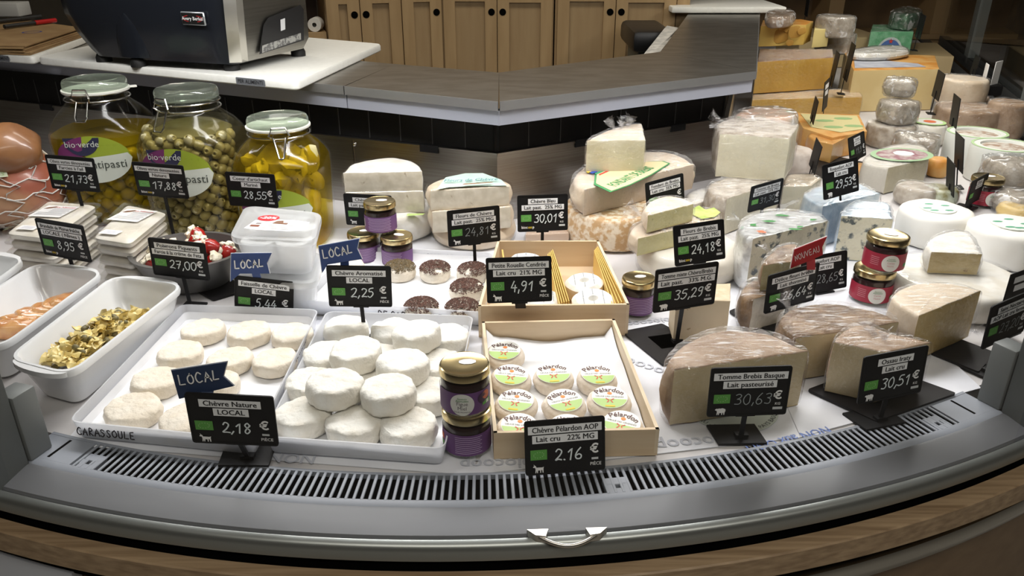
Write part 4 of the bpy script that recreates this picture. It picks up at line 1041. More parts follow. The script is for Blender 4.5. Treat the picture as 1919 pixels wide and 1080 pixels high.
def cyl_patch(rad, a0, a1, z0, z1, n=24):
    vs = [(rad * math.sin(a0 + (a1 - a0) * i / n), -rad * math.cos(a0 + (a1 - a0) * i / n), z) for i in range(n + 1) for z in (z0, z1)]
    return vs, [(2 * i, 2 * i + 2, 2 * i + 3, 2 * i + 1) for i in range(n)]
jam_dark = M('dark_jam', (.020, .008, .008), .25, coat=.5); jam_red = M('dark_cherry_jam', (.022, .006, .008), .2, coat=.6)
purple = M('purple_label', (.13, .05, .175), .5); maroon = M('crimson_label', (.30, .012, .035), .45)
lab_white = M('white_label_disc', (.66, .66, .62), .5); leaf_green = M('label_green', (.05, .22, .06), .5); fig_orange = M('label_orange', (.62, .14, .05), .5); plum = M('label_plum', (.05, .015, .06), .5)
lilac = M('lilac_small_print', (.48, .36, .54), .6); pinkp = M('pink_small_print', (.55, .20, .24), .6)
def small_jar(label, x, y, z, rad, h, kind, yaw=0., group='small preserve jars'):
    t = thing('preserve_jar', label, 'jar', (x, y, z), group); c = Vector((x, y, z)); k = rad
    zl = h * .80
    part('glass', lathe([(k * .86, 0), (k * .97, .003), (k, .008), (k, zl * .86), (k * .96, zl * .94), (k * .90, zl), (k * .90, h * .84)], 32, c, True, False), glass, t)
    part('preserve', lathe([(k * .84, .003), (k * .95, .007), (k * .97, .012), (k * .97, zl * .85), (k * .92, zl * .92), (k * .3, zl * .93)], 28, c), jam_red if kind == 'red' else jam_dark, t)
    m4 = Matrix.Translation(c) @ Matrix.Rotation(yaw, 4, 'Z')
    lb = part('label', xf(cyl_patch(k * 1.012, R(-100), R(100), h * .10, h * .60), m4), maroon if kind == 'red' else purple, t)
    def on(vf, dz, a=0., kk=1.02, nm='print', mt=ink): return part(nm, xf(bend(dense(vf), k * kk, a, dz), m4), mt, lb, smooth=False)
    if kind in ('fig', 'red'):
        rr = h * .245 if kind == 'red' else h * .25
        fan = [(0, 0)] + [(rr * math.cos(2 * math.pi * i / 30), rr * math.sin(2 * math.pi * i / 30)) for i in range(30)]
        a = R(-8) if kind == 'fig' else R(14)
        on(disc2(rr), h * .34, a, 1.022, 'white_disc', lab_white)
        on(text('Saveurs', h * .062, .0), h * .34 + rr * .56, a, 1.03, 'lettering', leaf_green); on(text('Attitudes', h * .070, .0), h * .34 + rr * .36, a, 1.03, 'lettering', leaf_green)
        if kind == 'fig':
            on(text('Figue', h * .115, .0), h * .36, a, 1.03, 'lettering', M('grey_print', (.14, .12, .14), .6)); on(text('Miel', h * .115, .0), h * .36 - rr * .42, a, 1.03, 'lettering', M('grey_print', (.14, .12, .14), .6))
            on(text('POUR FROMAGE', h * .045, .0), h * .34 - rr * .68, a, 1.03, 'lettering', M('grey_print', (.14, .12, .14), .6))
            for (dx, dz, r_, mt) in ((.62, .43, .12, plum), (.80, .47, .10, fig_orange)):
                on(disc2(r_ * h, 16, 3), h * dz, dx + .1, 1.028, 'fruit', mt)
            on(rect2(-h * .12, h * .12, -h * .05, h * .05), h * .30, .95, 1.026, 'green_mark', bio_green); on(rect2(-h * .04, h * .04, -h * .04, h * .04), h * .30, 1.0, 1.032, 'green_mark', lab_white)
        else:
            on(text('Cerise', h * .075, .0), h * .35, a, 1.03, 'lettering', pinkp); on(text('Noire', h * .075, .0), h * .35 - rr * .36, a, 1.03, 'lettering', pinkp)
            on(rect2(-h * .08, h * .08, -h * .05, h * .05), h * .26, a + .85, 1.03, 'green_mark', leaf_green)
            for i in range(5): on(rect2(-h * .13, h * .11, -.0006, .0006), h * (.48 - .055 * i), a - .75, 1.024, 'small_print', pinkp)
    if kind in ('purple', 'purple_side'):
        for i in range(9): on(rect2(-h * .20 + (i % 3) * .001, h * .20, -.0005, .0005), h * (.545 - .047 * i), R(-22), 1.022, 'small_print', lilac); on(rect2(-h * .20, h * (.19 - .03 * (i % 2)), -.0005, .0005), h * (.545 - .047 * i), R(22), 1.022, 'small_print', lilac)
        on(merge(*[rect2(h * (-.08 + .022 * i), h * (-.08 + .022 * i) + .0007, -h * .13, h * .13) for i in range(7)]), h * .36, R(-72) if kind == 'purple' else R(62), 1.022, 'barcode', lab_white)
    if kind == 'fig_back':
        for i in range(9): on(rect2(-h * .30, h * (.28 - .04 * (i % 2)), -.0005, .0005), h * (.545 - .047 * i), R(12), 1.022, 'small_print', lilac)
        on(rect2(-h * .07, h * .07, -h * .09, h * .03), h * .28, R(-66), 1.024, 'green_mark', bio_green); on(rect2(-h * .07, h * .07, h * .06, h * .2), h * .30, R(-66), 1.024, 'fruit', fig_orange)
    part('lid', lathe([(k * .985, zl + .001), (k * 1.02, zl + .002), (k * 1.02, h - .004), (k * .99, h - .001), (k * .94, h), (k * .88, h - .0008), (k * .3, h - .0008)], 36, c), gold, t)
    s = k * .28
    oc = [(s * 1.3 * math.cos(R(22.5 + 45 * i)), s * .75 * math.sin(R(22.5 + 45 * i))) for i in range(8)]
    part('price_sticker', extrude([(m4 @ Vector((p[0] + k * .12, p[1] + k * .12, 0))).xy for p in oc], z + h - .0004, z + h + .0001), white_strip, t, smooth=False)
    return t
fx, fy = P(874, 866, 0).xy; fy += .032
small_jar('fig preserve jar at the bottom of the pair in front, showing its small print', fx, fy, .0035, .0335, .0665, 'fig_back', R(-4))
small_jar('fig preserve jar with a round white label standing on another jar', fx - .001, fy, .0703, .0335, .0665, 'fig', R(4))
q = P(1197, 602, 0); small_jar('purple-labelled jar standing alone beside the ring cheese box', q.x, q.y + .031, .003, .0305, .072, 'purple_side', R(8))
q = P(680, 433, .069); small_jar('dark jar at the lower inner side of the three-jar pyramid', q.x, q.y, .0022, .0335, .0665, 'purple', R(10))
q = P(741, 440, .069); small_jar('dark jar at the lower side of the three-jar pyramid, towards the pale half wheels', q.x + .002, q.y, .0022, .0335, .0665, 'purple', R(-20))
q = P(711, 374, .1375); small_jar('purple-labelled jar crowning the three-jar pyramid', q.x, q.y - .002, .0692, .0335, .0665, 'purple', R(4))
q = P(1640, 575, 0); small_jar('crimson-labelled cherry jar at the bottom of the two-jar stack', q.x, q.y + .030, .003, .0375, .0665, 'red', R(-20))
small_jar('crimson-labelled cherry jar standing on another cherry jar', q.x + .012, q.y + .030, .0698, .0375, .0665, 'red', R(-20))
q = P(1853, 392, 0); small_jar('small dark jar with a red berry on its label beyond the white wheels', q.x, q.y + .035, .001, .038, .075, 'red', R(-10))
# ================================================================== large clip-top jars of antipasti
oil = clear('yellow_oil', (.88, .755, .17), .3, .1, base=.0, haze=(.10, (.60, .44, .04)))
oil_pale = clear('olive_brine', (.86, .82, .62), .3, .1, base=.0, haze=(.06, (.45, .40, .24)))
olive_m = M('green_olive', (.27, .235, .11), .3, var=(.38, .33, .17), vs=30, coat=.3); olive_hole = M('olive_hole', (.035, .03, .01), .7)
garlic_m = M('stuffed_olive', (.34, .30, .11), .35, var=(.24, .20, .06), vs=25, coat=.3)
arti_m = M('artichoke_heart', (.62, .56, .32), .5, var=(.42, .36, .15), vs=18, var2=(.10, .09, .03), v2s=40, v2lo=.62, v2hi=.68)
rubber = M('white_rubber_ring', (.72, .72, .66), .5); lbl_white = M('jar_label_white', (.62, .66, .60), .5); lbl_purple = M('jar_label_purple', (.16, .02, .12), .5); lbl_green = M('jar_label_green', (.30, .38, .03), .5); lbl_navy = M('jar_label_navy', (.02, .02, .06), .5)
lbl_txt = M('jar_label_ink', (.05, .06, .05), .6)
def surf(a, p, x, z, off):
    return -((max(1e-9, 1 - min(.999, abs(x) / a) ** p)) ** (1 / p)) * a - off
def big_jar(label, x, y, w, h, fill, liquid, kind, yaw, clip_yaw, seed, neck):
    t = thing('clip_top_jar', label, 'jar', (x, y, .001), 'large clip-top jars'); c = Vector((x, y, .001)); m4 = Matrix.Translation(c) @ Matrix.Rotation(yaw, 4, 'Z')
    a = w / 2; nk = neck / 2; p = 3.4
    zs = [(a * .80, 0, p), (a * .90, .006, p), (a * .95, .03, p), (a * .985, h * .45, p), (a, h * .60, p), (a * .985, h * .66, p), (a * .92, h * .72, 3.), (a * .80, h * .78, 2.6), (nk * 1.04, h * .84, 2.), (nk * .99, h * .865, 2.), (nk * .99, h * .895, 2.), (nk * 1.03, h * .905, 2.), (nk * 1.03, h * .92, 2.)]
    part('glass', xf(lathe([(r, z) for r, z, _ in zs], 56, (0, 0, 0), True, False, [q for _, _, q in zs]), m4), glass, t)
    li = [(max(.001, r - .004), z, q) for r, z, q in zs if z < fill - .001]
    k = next(i for i, q in enumerate(zs) if q[1] >= fill)
    f_ = (fill - zs[k - 1][1]) / (zs[k][1] - zs[k - 1][1]); rf = zs[k - 1][0] + (zs[k][0] - zs[k - 1][0]) * f_
    li[0] = (li[0][0], .004, li[0][2]); li += [(rf - .004, fill, zs[k][2])]
    part('liquid', xf(lathe([(r, z) for r, z, _ in li], 48, (0, 0, 0), True, True, [q for _, _, q in li]), m4), liquid, t)
    part('rubber_ring', xf(lathe([(nk * .98, h * .915), (nk * 1.10, h * .915), (nk * 1.10, h * .928), (nk * .98, h * .928)], 40), m4) if kind != 'olive' else xf(lathe([(nk * .98, h * .918), (nk * 1.05, h * .918), (nk * 1.05, h * .925), (nk * .98, h * .925)], 40), m4), rubber if kind != 'olive' else glass, t)
    if kind == 'garlic': part('ring_tab', xf(box(nk * 1.0, nk * 1.32, -.012, .012, h * .917, h * .925, .002, 1), m4 @ Matrix.Rotation(R(18), 4, 'Z')), rubber, t)
    part('glass_lid', xf(lathe([(nk * 1.02, h * .93), (nk * 1.05, h * .935), (nk * 1.05, h * .975), (nk * 1.0, h * .992), (nk * .86, h), (nk * .80, h * .992), (nk * .4, h * .99)], 44), m4), clear('lid_glass', (.90, .94, .90), .9, .12, base=.04, haze=(.12, (.60, .66, .56))), t)
    cm = m4 @ Matrix.Rotation(clip_yaw - yaw, 4, 'Z'); rr = nk * 1.06
    for zz in (.868, .912): part('wire_band', xf(tube([(rr * math.cos(2 * math.pi * i / 40), rr * math.sin(2 * math.pi * i / 40), h * zz) for i in range(40)], .0019, 6, True), m4), chrome, t)
    s = .014
    part('wire_clip', xf(merge(tube([(-s, -rr, h * .868), (-s * 1.5, -rr - .008, h * .90), (-s, -rr - .004, h * .955), (s, -rr - .004, h * .955), (s * 1.5, -rr - .008, h * .90), (s, -rr, h * .868)], .0024, 7),
                             tube([(-s * .9, -rr - .006, h * .875), (-s * .95, -rr - .020, h * .78), (-s * .8, -rr - .026, h * .755), (s * .8, -rr - .026, h * .755), (s * .95, -rr - .020, h * .78), (s * .9, -rr - .006, h * .875)] if kind != 'artichoke' else [(-s * .9, -rr - .004, h * .88), (-s * .35, -rr - .024, h * .745), (0, -rr - .026, h * .735), (s * .35, -rr - .024, h * .745), (s * .9, -rr - .004, h * .88)], .0024, 7)), cm), chrome, t)
    # paper label following the glass
    lw, lh = w * .37, h * .165; zc = h * (.50 if kind != 'artichoke' else .36); lx = {'garlic': .0, 'olive': -.02, 'artichoke': .0}[kind] * w
    def lab(v2, off, nm, mt, par):
        pts = [Vector((px_ + lx, surf(a * .985, p, px_ + lx, 0, off), zc + pz_)) for px_, pz_ in v2[0]]
        return part(nm, xf((pts, v2[1]), m4), mt, par, smooth=False)
    N = 22; M_ = 12
    def field(f0, f1):
        vs, fs = [], []
        for i in range(N + 1):
            xx = lw * (-1 + 2 * i / N); e_ = lh * math.sqrt(max(0, 1 - (xx / lw) ** 2))
            lo_, hi_ = min(e_, max(-e_, f0(xx))), min(e_, f1(xx)); hi_ = max(hi_, lo_ + 1e-5)
            for j in range(M_ + 1): vs.append((xx, lo_ + (hi_ - lo_) * j / M_))
        for i in range(N):
            for j in range(M_): b = i * (M_ + 1) + j; fs.append((b, b + M_ + 1, b + M_ + 2, b + 1))
        return vs, fs
    split = lambda xx: lh * .10 + .10 * xx
    L0 = lab(field(lambda xx: -1, split), .0016, 'label', lbl_white, t)
    lab(field(lambda xx: split(xx) if xx > -lw * .25 else 9, lambda xx: 9), .0016, 'green_field', lbl_green, L0)
    lab(field(lambda xx: split(xx) if xx <= -lw * .25 else 9, lambda xx: 9), .0018, 'purple_field', lbl_purple, L0)
    dn = [(-.22 * lw + lh * .72 * math.cos(math.pi + math.pi * i / 16), lh * .93 + lh * .75 * math.sin(math.pi + math.pi * i / 16)) for i in range(17)]
    lab(poly2(dn), .0024, 'navy_badge', lbl_navy, L0)
    lab((lambda v: ([(x_ - .22 * lw, y_ + lh * .66) for x_, y_ in v[0]], v[1]))(text('bio·verde', lh * .36, .0)), .0032, 'lettering', lbl_white, L0)
    lab((lambda v: ([(x_ + .28 * lw, y_ - lh * .22) for x_, y_ in v[0]], v[1]))(text('Antipasti', lh * .48, .0)), .0026, 'lettering', lbl_txt, L0)
    # what is inside
    rd = random.Random(seed)
    if kind == 'artichoke':
        for i in range(46):
            an = rd.uniform(R(180), R(360)) + yaw; zz = rd.uniform(.03, fill - .035); dd = a * rd.uniform(.52, .74)
            pos = c + Vector((dd * math.cos(an), dd * math.sin(an), zz)); s_ = rd.uniform(.020, .030)
            out = [Vector((s_ * (1 + .25 * math.sin(3 * q + i)) * math.cos(q), s_ * .75 * math.sin(q))) for q in [2 * math.pi * k_ / 12 for k_ in range(12)]]
            v_, f_, _ = prism(out, [False] * 12, -s_ * .5, s_ * .6, s_ * .4, s_ * .4, s_ * .15, .004, 40, n=2, m=1, seed=i)
            o = link('artichoke_heart', ART.setdefault(i % 6, mesh('artichoke_heart', v_, f_, arti_m)), None, pos); o.rotation_euler = (rd.uniform(0, 6), rd.uniform(0, 6), rd.uniform(0, 6))
            setp(o, 'marinated artichoke heart in yellow oil inside the squat jar', 'artichoke heart', 'artichoke hearts in the squat jar')
        part('filling', xf(lathe([(a * .45, .01), (a * .55, .04), (a * .55, fill * .8), (a * .3, fill - .02)], 16), m4), arti_m, t)
    else:
        n_o, s_, nm = (150, .0125, 'olives in the brine jar') if kind == 'olive' else (70, .0165, 'stuffed olives in the oil jar')
        body = M('olive_mass', (.13, .115, .05), .5) if kind == 'olive' else M('oil_olive_mass', (.17, .15, .05), .5)
        part('filling', xf(lathe([(a * .70, .01), (a * .78, .04), (a * .78, fill * .86 if kind == 'garlic' else fill * .92), (a * .5, fill - .006)], 20), m4), body, t)
        g = -1
        for i in range(n_o):
            g += 1; zz = .012 + (fill * .97 - .022) * (g / n_o) if kind == 'olive' else .012 + (fill * .86 - .02) * g / n_o
            an = yaw + R(185 + 170 * ((g * .618034) % 1.)); dd = (abs(math.cos(an - yaw)) ** p + abs(math.sin(an - yaw)) ** p) ** (-1 / p) * (a * .96 - .004 - s_)
            pos = c + Vector((dd * math.cos(an), dd * math.sin(an), zz + rd.uniform(-.004, .004)))
            if kind == 'olive': me = OL.get('o')
            else: me = OL.get('g')
            o = link('olive', me, None, pos); o.rotation_euler = (rd.uniform(0, 6), rd.uniform(0, 6), rd.uniform(0, 6)); q_ = s_ / .0125 * rd.uniform(.9, 1.1); o.scale = (q_,) * 3
            setp(o, 'pitted green olive pressed against the glass of the brine jar' if kind == 'olive' else 'garlic-stuffed olive in yellow oil inside the leftmost jar', 'olive', nm)
    return t
ART = {}; OL = {}
v_, f_ = lathe([(.0025, -.0105), (.0045, -.0125), (.009, -.009), (.0118, 0), (.0095, .009), (.005, .0128), (.0028, .0118), (.0022, .008)], 12)
OL['o'] = mesh('olive', v_, f_, olive_m)
OL['g'] = mesh('olive', v_, f_, garlic_m)
big_jar('leftmost clip-top jar of stuffed olives in yellow oil', -.982, 1.885, .222, .335, .215, oil, 'garlic', R(8), R(0), 1, .135)
big_jar('clip-top jar packed with pitted green olives', -.725, 1.775, .220, .335, .262, oil_pale, 'olive', R(-3), R(-26), 2, .130)
big_jar('squat clip-top jar of artichoke hearts in yellow oil', -.512, 1.715, .206, .285, .238, oil, 'artichoke', R(2), R(16), 3, .126)
# ================================================================== ham
hamm = M('cured_ham', (.34, .10, .06), .4, var=(.48, .27, .15), vs=11, coat=.3, lo=.38, hi=.62); ham_brown = M('brown_ham_rind', (.32, .15, .06), .4, var=(.20, .085, .035), vs=9, coat=.4)
def blob(c, s, seed, amp, nu=28, nv=18, rot=0.):
    vs, fs = [], []; m3 = Matrix.Rotation(rot, 3, 'Z')
    for j in range(nv + 1):
        b = -math.pi / 2 + math.pi * j / nv
        for i in range(nu):
            a = 2 * math.pi * i / nu; v = Vector((math.cos(b) * math.cos(a), math.cos(b) * math.sin(a), math.sin(b)))
            k = 1 + amp * noise.noise(v * 1.6 + Vector((seed, 0, 0)))
            vs.append(Vector(c) + m3 @ Vector((v.x * s[0] * k, v.y * s[1] * k, v.z * s[2] * k)))
    for j in range(nv):
        for i in range(nu): fs.append((j * nu + i, j * nu + (i + 1) % nu, (j + 1) * nu + (i + 1) % nu, (j + 1) * nu + i))
    return vs, fs
hc = Vector((-1.20, 1.80, .097)); hs = (.135, .105, .095)
t = thing('netted_ham', 'cured ham in a white string net beside the leftmost jar', 'ham', (hc.x, hc.y, .001))
part('meat', blob(hc, hs, 3, .12), hamm, t)
nets = []
def onham(a, b):
    v = Vector((math.cos(b) * math.cos(a), math.cos(b) * math.sin(a), math.sin(b))); k = 1.025 + .12 * noise.noise(v * 1.6 + Vector((3, 0, 0)))
    return hc + Vector((v.x * hs[0] * k, v.y * hs[1] * k, v.z * hs[2] * k))
for i in range(12):
    nets.append(tube([onham(2 * math.pi * i / 12 + .16 * math.sin(j * 1.9 + i), R(-75 + 150 * j / 20)) for j in range(21)], .0016, 5))
for j in range(7):
    nets.append(tube([onham(2 * math.pi * i / 36, R(-60 + 20 * j) + .07 * math.sin(i * 1.7 + j)) for i in range(36)], .0016, 5, True))
part('string_net', merge(*nets), M('white_net', (.68, .66, .62), .7), t)
lv = [onham(R(-118 + 12 * i), R(28 + 9 * j)) + Vector((0, -.002, .004)) for j in range(3) for i in range(6)]
part('paper_label', (lv, [(j * 6 + i, j * 6 + i + 1, (j + 1) * 6 + i + 1, (j + 1) * 6 + i) for j in range(2) for i in range(5)]), M('ham_label', (.62, .68, .50), .5, var=(.25, .40, .10), vs=60, lo=.5, hi=.6), t)
hb = PY(4, 288, 1.74)
single('brown_ham', blob((hb.x - .02, 1.78, hb.z - .004), (.085, .07, .062), 8, .15), ham_brown, 'brown ham knuckle lying on the netted ham at the edge', 'ham')
# ================================================================== porcelain dishes with food
def dish(label, px, z1, z0=.003):
    cs = [W(x, y, z1) for x, y in px]; c = sum((Vector(p) for p in cs), Vector((0, 0))) / 4
    t = thing('porcelain_dish', label, 'dish', (c.x, c.y, z0), 'white porcelain dishes')
    rim = rpoly(cs, .035, 6); rs = []
    for d, z in ((.032, z0), (.024, z0 + .004), (.012, z1 * .55), (.006, z1 - .016), (.004, z1 - .012), (.001, z1 - .011), (0, z1 - .004), (.0015, z1), (.006, z1), (.0085, z1 - .004), (.014, z1 * .55), (.030, z0 + .012), (.045, z0 + .008)):
        rs.append([Vector((p.x, p.y, z)) for p in rin(cs, .035, d, 6)])
    part('dish_body', rings(rs), porcelain, t)
    for a, b in ((cs[0], cs[1]), (cs[2], cs[3])):
        a, b = Vector(a), Vector(b); m_ = (a + b) / 2; d = (b - a); o_ = Vector((d.y, -d.x)).normalized()
        if (m_ + o_ * .01 - c).length < (m_ - c).length: o_ = -o_
        lp = [m_ + d * (.40 * math.cos(math.pi * k / 12)) + o_ * (.016 * math.sin(math.pi * k / 12) - .006) for k in range(13)]
        part('lip_handle', extrude(lp, z1 - .009, z1 - .001), porcelain, t)
    return t, cs
DA, da = dish('white porcelain dish of bow-tie pasta beside the plastic tray', [(8, 672), (130, 704), (350, 532), (212, 515)], .078)
DB, db = dish('white porcelain dish of glazed slices behind the pasta dish', [(-170, 640), (2, 652), (200, 508), (66, 492)], .078)
DC, dc = dish('empty-looking white porcelain dish at the edge behind the others', [(-330, 600), (-130, 620), (52, 484), (-50, 468)], .078)
# bow-tie pasta
pasta_m = M('bow_tie_pasta', (.80, .66, .28), .45, var=(.70, .54, .18), vs=50, coat=.25); herb = M('caper_green', (.15, .13, .055), .5, var=(.24, .20, .09), vs=60)
vs, fs = [], []; N, K = 9, 6
for i in range(N):
    u = -1 + 2 * i / (N - 1)
    for j in range(K):
        v = -1 + 2 * j / (K - 1); wd_ = .35 + .65 * abs(u) ** .8
        vs.append(Vector((u * .017, v * .0105 * wd_, .0045 * math.cos(v * 4.2) * (1 - abs(u)) ** 1.2 + .0022 * math.sin(u * 5 + v * 2))))
for i in range(N - 1):
    for j in range(K - 1): a = i * K + j; fs.append((a, a + 1, a + K + 1, a + K))
n = len(vs); vs2 = vs + [v + Vector((0, 0, -.0012)) for v in vs]; fs2 = fs + [tuple(q + n for q in f)[::-1] for f in fs]
pasta_me = mesh('bow_tie_pasta', vs2, fs2, pasta_m)
caper_me = mesh('caper', *blob((0, 0, 0), (.0048, .0044, .0042), 2, .12, 12, 8), herb)
cA = [Vector(p) for p in da]; rd = random.Random(12)
def ind(u, v): return (cA[0] * (1 - u) + cA[1] * u) * (1 - v) + (cA[3] * (1 - u) + cA[2] * u) * v
mound = []
NU, NV = 14, 22
for j in range(NV + 1):
    for i in range(NU + 1):
        u, v = .21 + .58 * i / NU, .15 + .70 * j / NV; p = ind(u, v)
        z = .020 + .036 * math.sin(math.pi * i / NU) ** .7 * (1. if v < .55 else max(0, (.88 - v) / .33)) + .004 * noise.noise(Vector((p.x * 40, p.y * 40, 1)))
        mound.append((p.x, p.y, z))
mf = [(j * (NU + 1) + i, j * (NU + 1) + i + 1, (j + 1) * (NU + 1) + i + 1, (j + 1) * (NU + 1) + i) for j in range(NV) for i in range(NU)]
single('pasta_salad_base', (mound, mf), M('pasta_mass', (.56, .43, .15), .5, var=(.36, .26, .09), vs=60, bump=.8, bs=120), 'bed of oily pasta salad beneath the bow ties', 'pasta salad', kind='stuff')
def mz(u, v): return .020 + .036 * math.sin(math.pi * (u - .14) / .72) ** .7 * (1. if v < .55 else max(0, (.88 - v) / .33))
for i in range(120):
    u, v = .24 + .52 * rd.random(), .13 + .70 * rd.random(); p = ind(u, v)
    o = link('bow_tie_pasta', pasta_me, None, (p.x, p.y, mz(u, v) + .005 + rd.uniform(0, .007))); o.rotation_euler = (rd.uniform(-.8, .8), rd.uniform(-.8, .8), rd.uniform(0, 6.28)); q = rd.uniform(.8, 1.15); o.scale = (q, q, q)
    setp(o, 'yellow bow-tie pasta piece in the porcelain dish', 'pasta', 'bow-tie pasta pieces')
for i in range(46):
    u, v = .18 + .64 * rd.random(), .12 + .72 * rd.random(); p = ind(u, v)
    o = link('caper', caper_me, None, (p.x, p.y, mz(u, v) + .013)); q = rd.uniform(.7, 1.5); o.scale = (q, q, q * .9); o.rotation_euler = (rd.uniform(0, 3), rd.uniform(0, 3), 0)
    setp(o, 'brown-green caper scattered on the bow-tie pasta', 'caper', 'capers on the pasta')
# glazed slices in the second dish
fish = M('glazed_slice', (.62, .33, .13), .28, var=(.40, .13, .03), vs=24, coat=.6, lo=.42, hi=.62)
cB = [Vector(p) for p in db]
for i, (x, y, lab) in enumerate([(14, 598, 'amber glazed slice nearest the front of its dish'), (30, 588, 'amber glazed slice second from the front'), (52, 578, 'amber glazed slice in the middle of the row'), (76, 568, 'darkest amber glazed slice in the row'), (96, 560, 'amber glazed slice second from the back'), (112, 555, 'pale glazed slice at the back of the row')]):
    c = P(x, y, .045); out = [Vector((.034 * math.cos(a) * (1 + .12 * math.sin(3 * a + i)), .019 * math.sin(a))) for a in [2 * math.pi * k / 24 for k in range(24)]]
    v_, f_, _ = prism(out, [False] * 24, 0, .030, .010, .01, .002, .003, 50, seed=i * 3)
    o = link('glazed_slice', mesh('glazed_slice', v_, f_, fish), None, (c.x, c.y, .014)); o.rotation_euler = (R(18), R(12), R(35 + 9 * i)); setp(o, lab, 'food slice', 'glazed slices in the second dish')
# ================================================================== bowl of stuffed peppers
bc = P(352, 470, .072); bm_ = M('grey_steel_bowl', (.22, .215, .21), .35, metal=.7)
rb_ = .096
t = thing('grey_bowl', 'grey oval bowl of stuffed red peppers', 'bowl', (bc.x, bc.y, .006))
part('bowl_body', ([Vector((bc.x + (v.x) * 1.12, bc.y + v.y, v.z)) for v in lathe([(.055, .006), (.066, .008), (.086, .045), (rb_, .072), (rb_ + .004, .073), (rb_ + .004, .0755), (rb_ - .004, .0755), (.083, .048), (.062, .012), (.02, .010)], 44)[0]], lathe([(.055, .006)] * 10, 44)[1]), bm_, t)
red_m = M('red_pepper', (.36, .016, .012), .25, var=(.25, .012, .010), vs=25, coat=.5); feta = M('feta_cream', (.80, .74, .60), .6, var=(.72, .64, .46), vs=60, bump=.5, bs=120)
pep_me = mesh('skin', *lathe([(.004, -.017), (.012, -.015), (.0165, -.004), (.0155, .007), (.0115, .0125), (.0095, .0105)], 20), red_m)
fill_me = mesh('cream_filling', *blob((.002, 0, .0105), (.0142, .0118, .0085), 4, .9, 18, 12), feta)
rd = random.Random(21); pl = [(-.055, -.035), (-.018, -.055), (.022, -.05), (.058, -.03), (-.066, .008), (-.028, -.010), (.010, -.015), (.046, .004), (-.045, .040), (-.006, .028), (.032, .040), (.068, .03), (-.030, -.03), (.018, .006), (.05, -.012), (.0, .058), (-.014, -.03), (.034, -.03)]
for i, (x, y) in enumerate(pl):
    zz = .038 + (.026 if i < 12 else .050) - .012 * (x * x + y * y) / .004 * .4
    t = thing('stuffed_pepper', 'small red pepper stuffed with white cream in the grey bowl', 'stuffed pepper', (bc.x + x * 1.02, bc.y + y * .95, max(.034, zz)), 'stuffed red peppers')
    t.rotation_euler = (R(rd.uniform(5, 60)), R(rd.uniform(-45, 45)), rd.uniform(0, 6))
    link('skin', pep_me, t); link('cream_filling', fill_me, t)
# ================================================================== plastic packs of salt-cod purée
cream_fill = M('white_puree', (.86, .82, .74), .5, var=(.74, .69, .59), vs=16, bump=.4, bs=30)
packlabel = M('pack_label', (.80, .79, .78), .5); redp = M('red_print', (.55, .03, .04), .6); brownp = M('brown_print', (.20, .10, .06), .6)
def pack(px, z1, n, h, labs, lab_top):
    cs = [Vector(W(x, y, z1)) for x, y in px]
    for k in range(n):
        j = random.Random(k + n); d = Vector((j.uniform(-.004, .004), j.uniform(-.003, .003))) if k < n - 1 else Vector((0, 0)); z0 = z1 - (n - k) * h; c_ = [p + d for p in cs]
        c = sum(c_, Vector((0, 0))) / 4
        t = thing('plastic_food_pack', labs[k], 'food pack', (c.x, c.y, z0), 'clear packs of white purée')
        rim = rpoly(c_, .02, 5)
        rs = [[Vector((p.x, p.y, z)) for p in rin(c_, .02, q)] for q, z in ((.016, z0 + .0006), (.010, z0 + .003), (.008, z0 + h * .70), (.0, z0 + h * .74), (.0, z0 + h * .80), (.006, z0 + h * .84), (.016, z0 + h * .95), (.022, z0 + h * .97))]
        part('clear_shell', rings(rs), clear_plastic, t)
        rs = [[Vector((p.x, p.y, z)) for p in rin(c_, .02, q)] for q, z in ((.019, z0 + .002), (.012, z0 + .004), (.011, z0 + h * .62), (.016, z0 + h * .78), (.03, z0 + h * .86))]
        part('puree', rings(rs), cream_fill, t)
        if k == n - 1:
            u_ = (c_[1] - c_[0]); w_ = (c_[3] - c_[0])
            m4 = Matrix.Translation((*(c_[0] + u_ * .52 + w_ * .62), z0 + h + .0006)) @ Matrix.Rotation(math.atan2(u_.y, u_.x) + R(8), 4, 'Z')
            def lay(v2, k_, nm, mt, par): return part(nm, ([m4 @ Vector((x, y, k_ * .0003)) for x, y in v2[0]], v2[1]), mt, par, smooth=False)
            L = lay(rect2(-.036, .036, -.034, .034), 0, 'label', packlabel, t)
            lay((lambda v: ([(x + .012, y + .024) for x, y in v[0]], v[1]))(text('La Nîmoise', .0095, .008)), 1, 'lettering', redp, L)
            lay(poly2([(-.033, .012), (-.028, .022), (-.02, .026), (-.012, .030), (-.010, .022), (-.018, .016), (-.024, .012)]), 1, 'drawing', brownp, L)
            for q in range(7): lay(rect2(-.010 if q < 4 else -.03, .033 - .004 * (q % 2), .0145 - q * .0062, .0160 - q * .0062), 1, 'print_line', M('grey_small_print', (.22, .21, .23), .6), L)
            m4 = Matrix.Translation((*(c_[0] + u_ * .42 + w_ * .16), z0 + h + .0006)) @ Matrix.Rotation(math.atan2(u_.y, u_.x) + R(6), 4, 'Z')
            L2 = lay(rect2(-.02, .02, -.011, .011), 0, 'price_label', packlabel, t)
            for q in range(3): lay(rect2(-.013, .013, .004 - q * .005, .0052 - q * .005), 1, 'print_line', M('blue_small_print', (.35, .36, .50), .6), L2)
ordn = ['bottom', 'second', 'middle', 'fourth', 'top']
pack([(160, 442), (246, 456), (324, 392), (232, 374)], .112, 5, .0218, [f'{o} clear pack of white purée in the stack beside the bowl of peppers' for o in ordn], True)
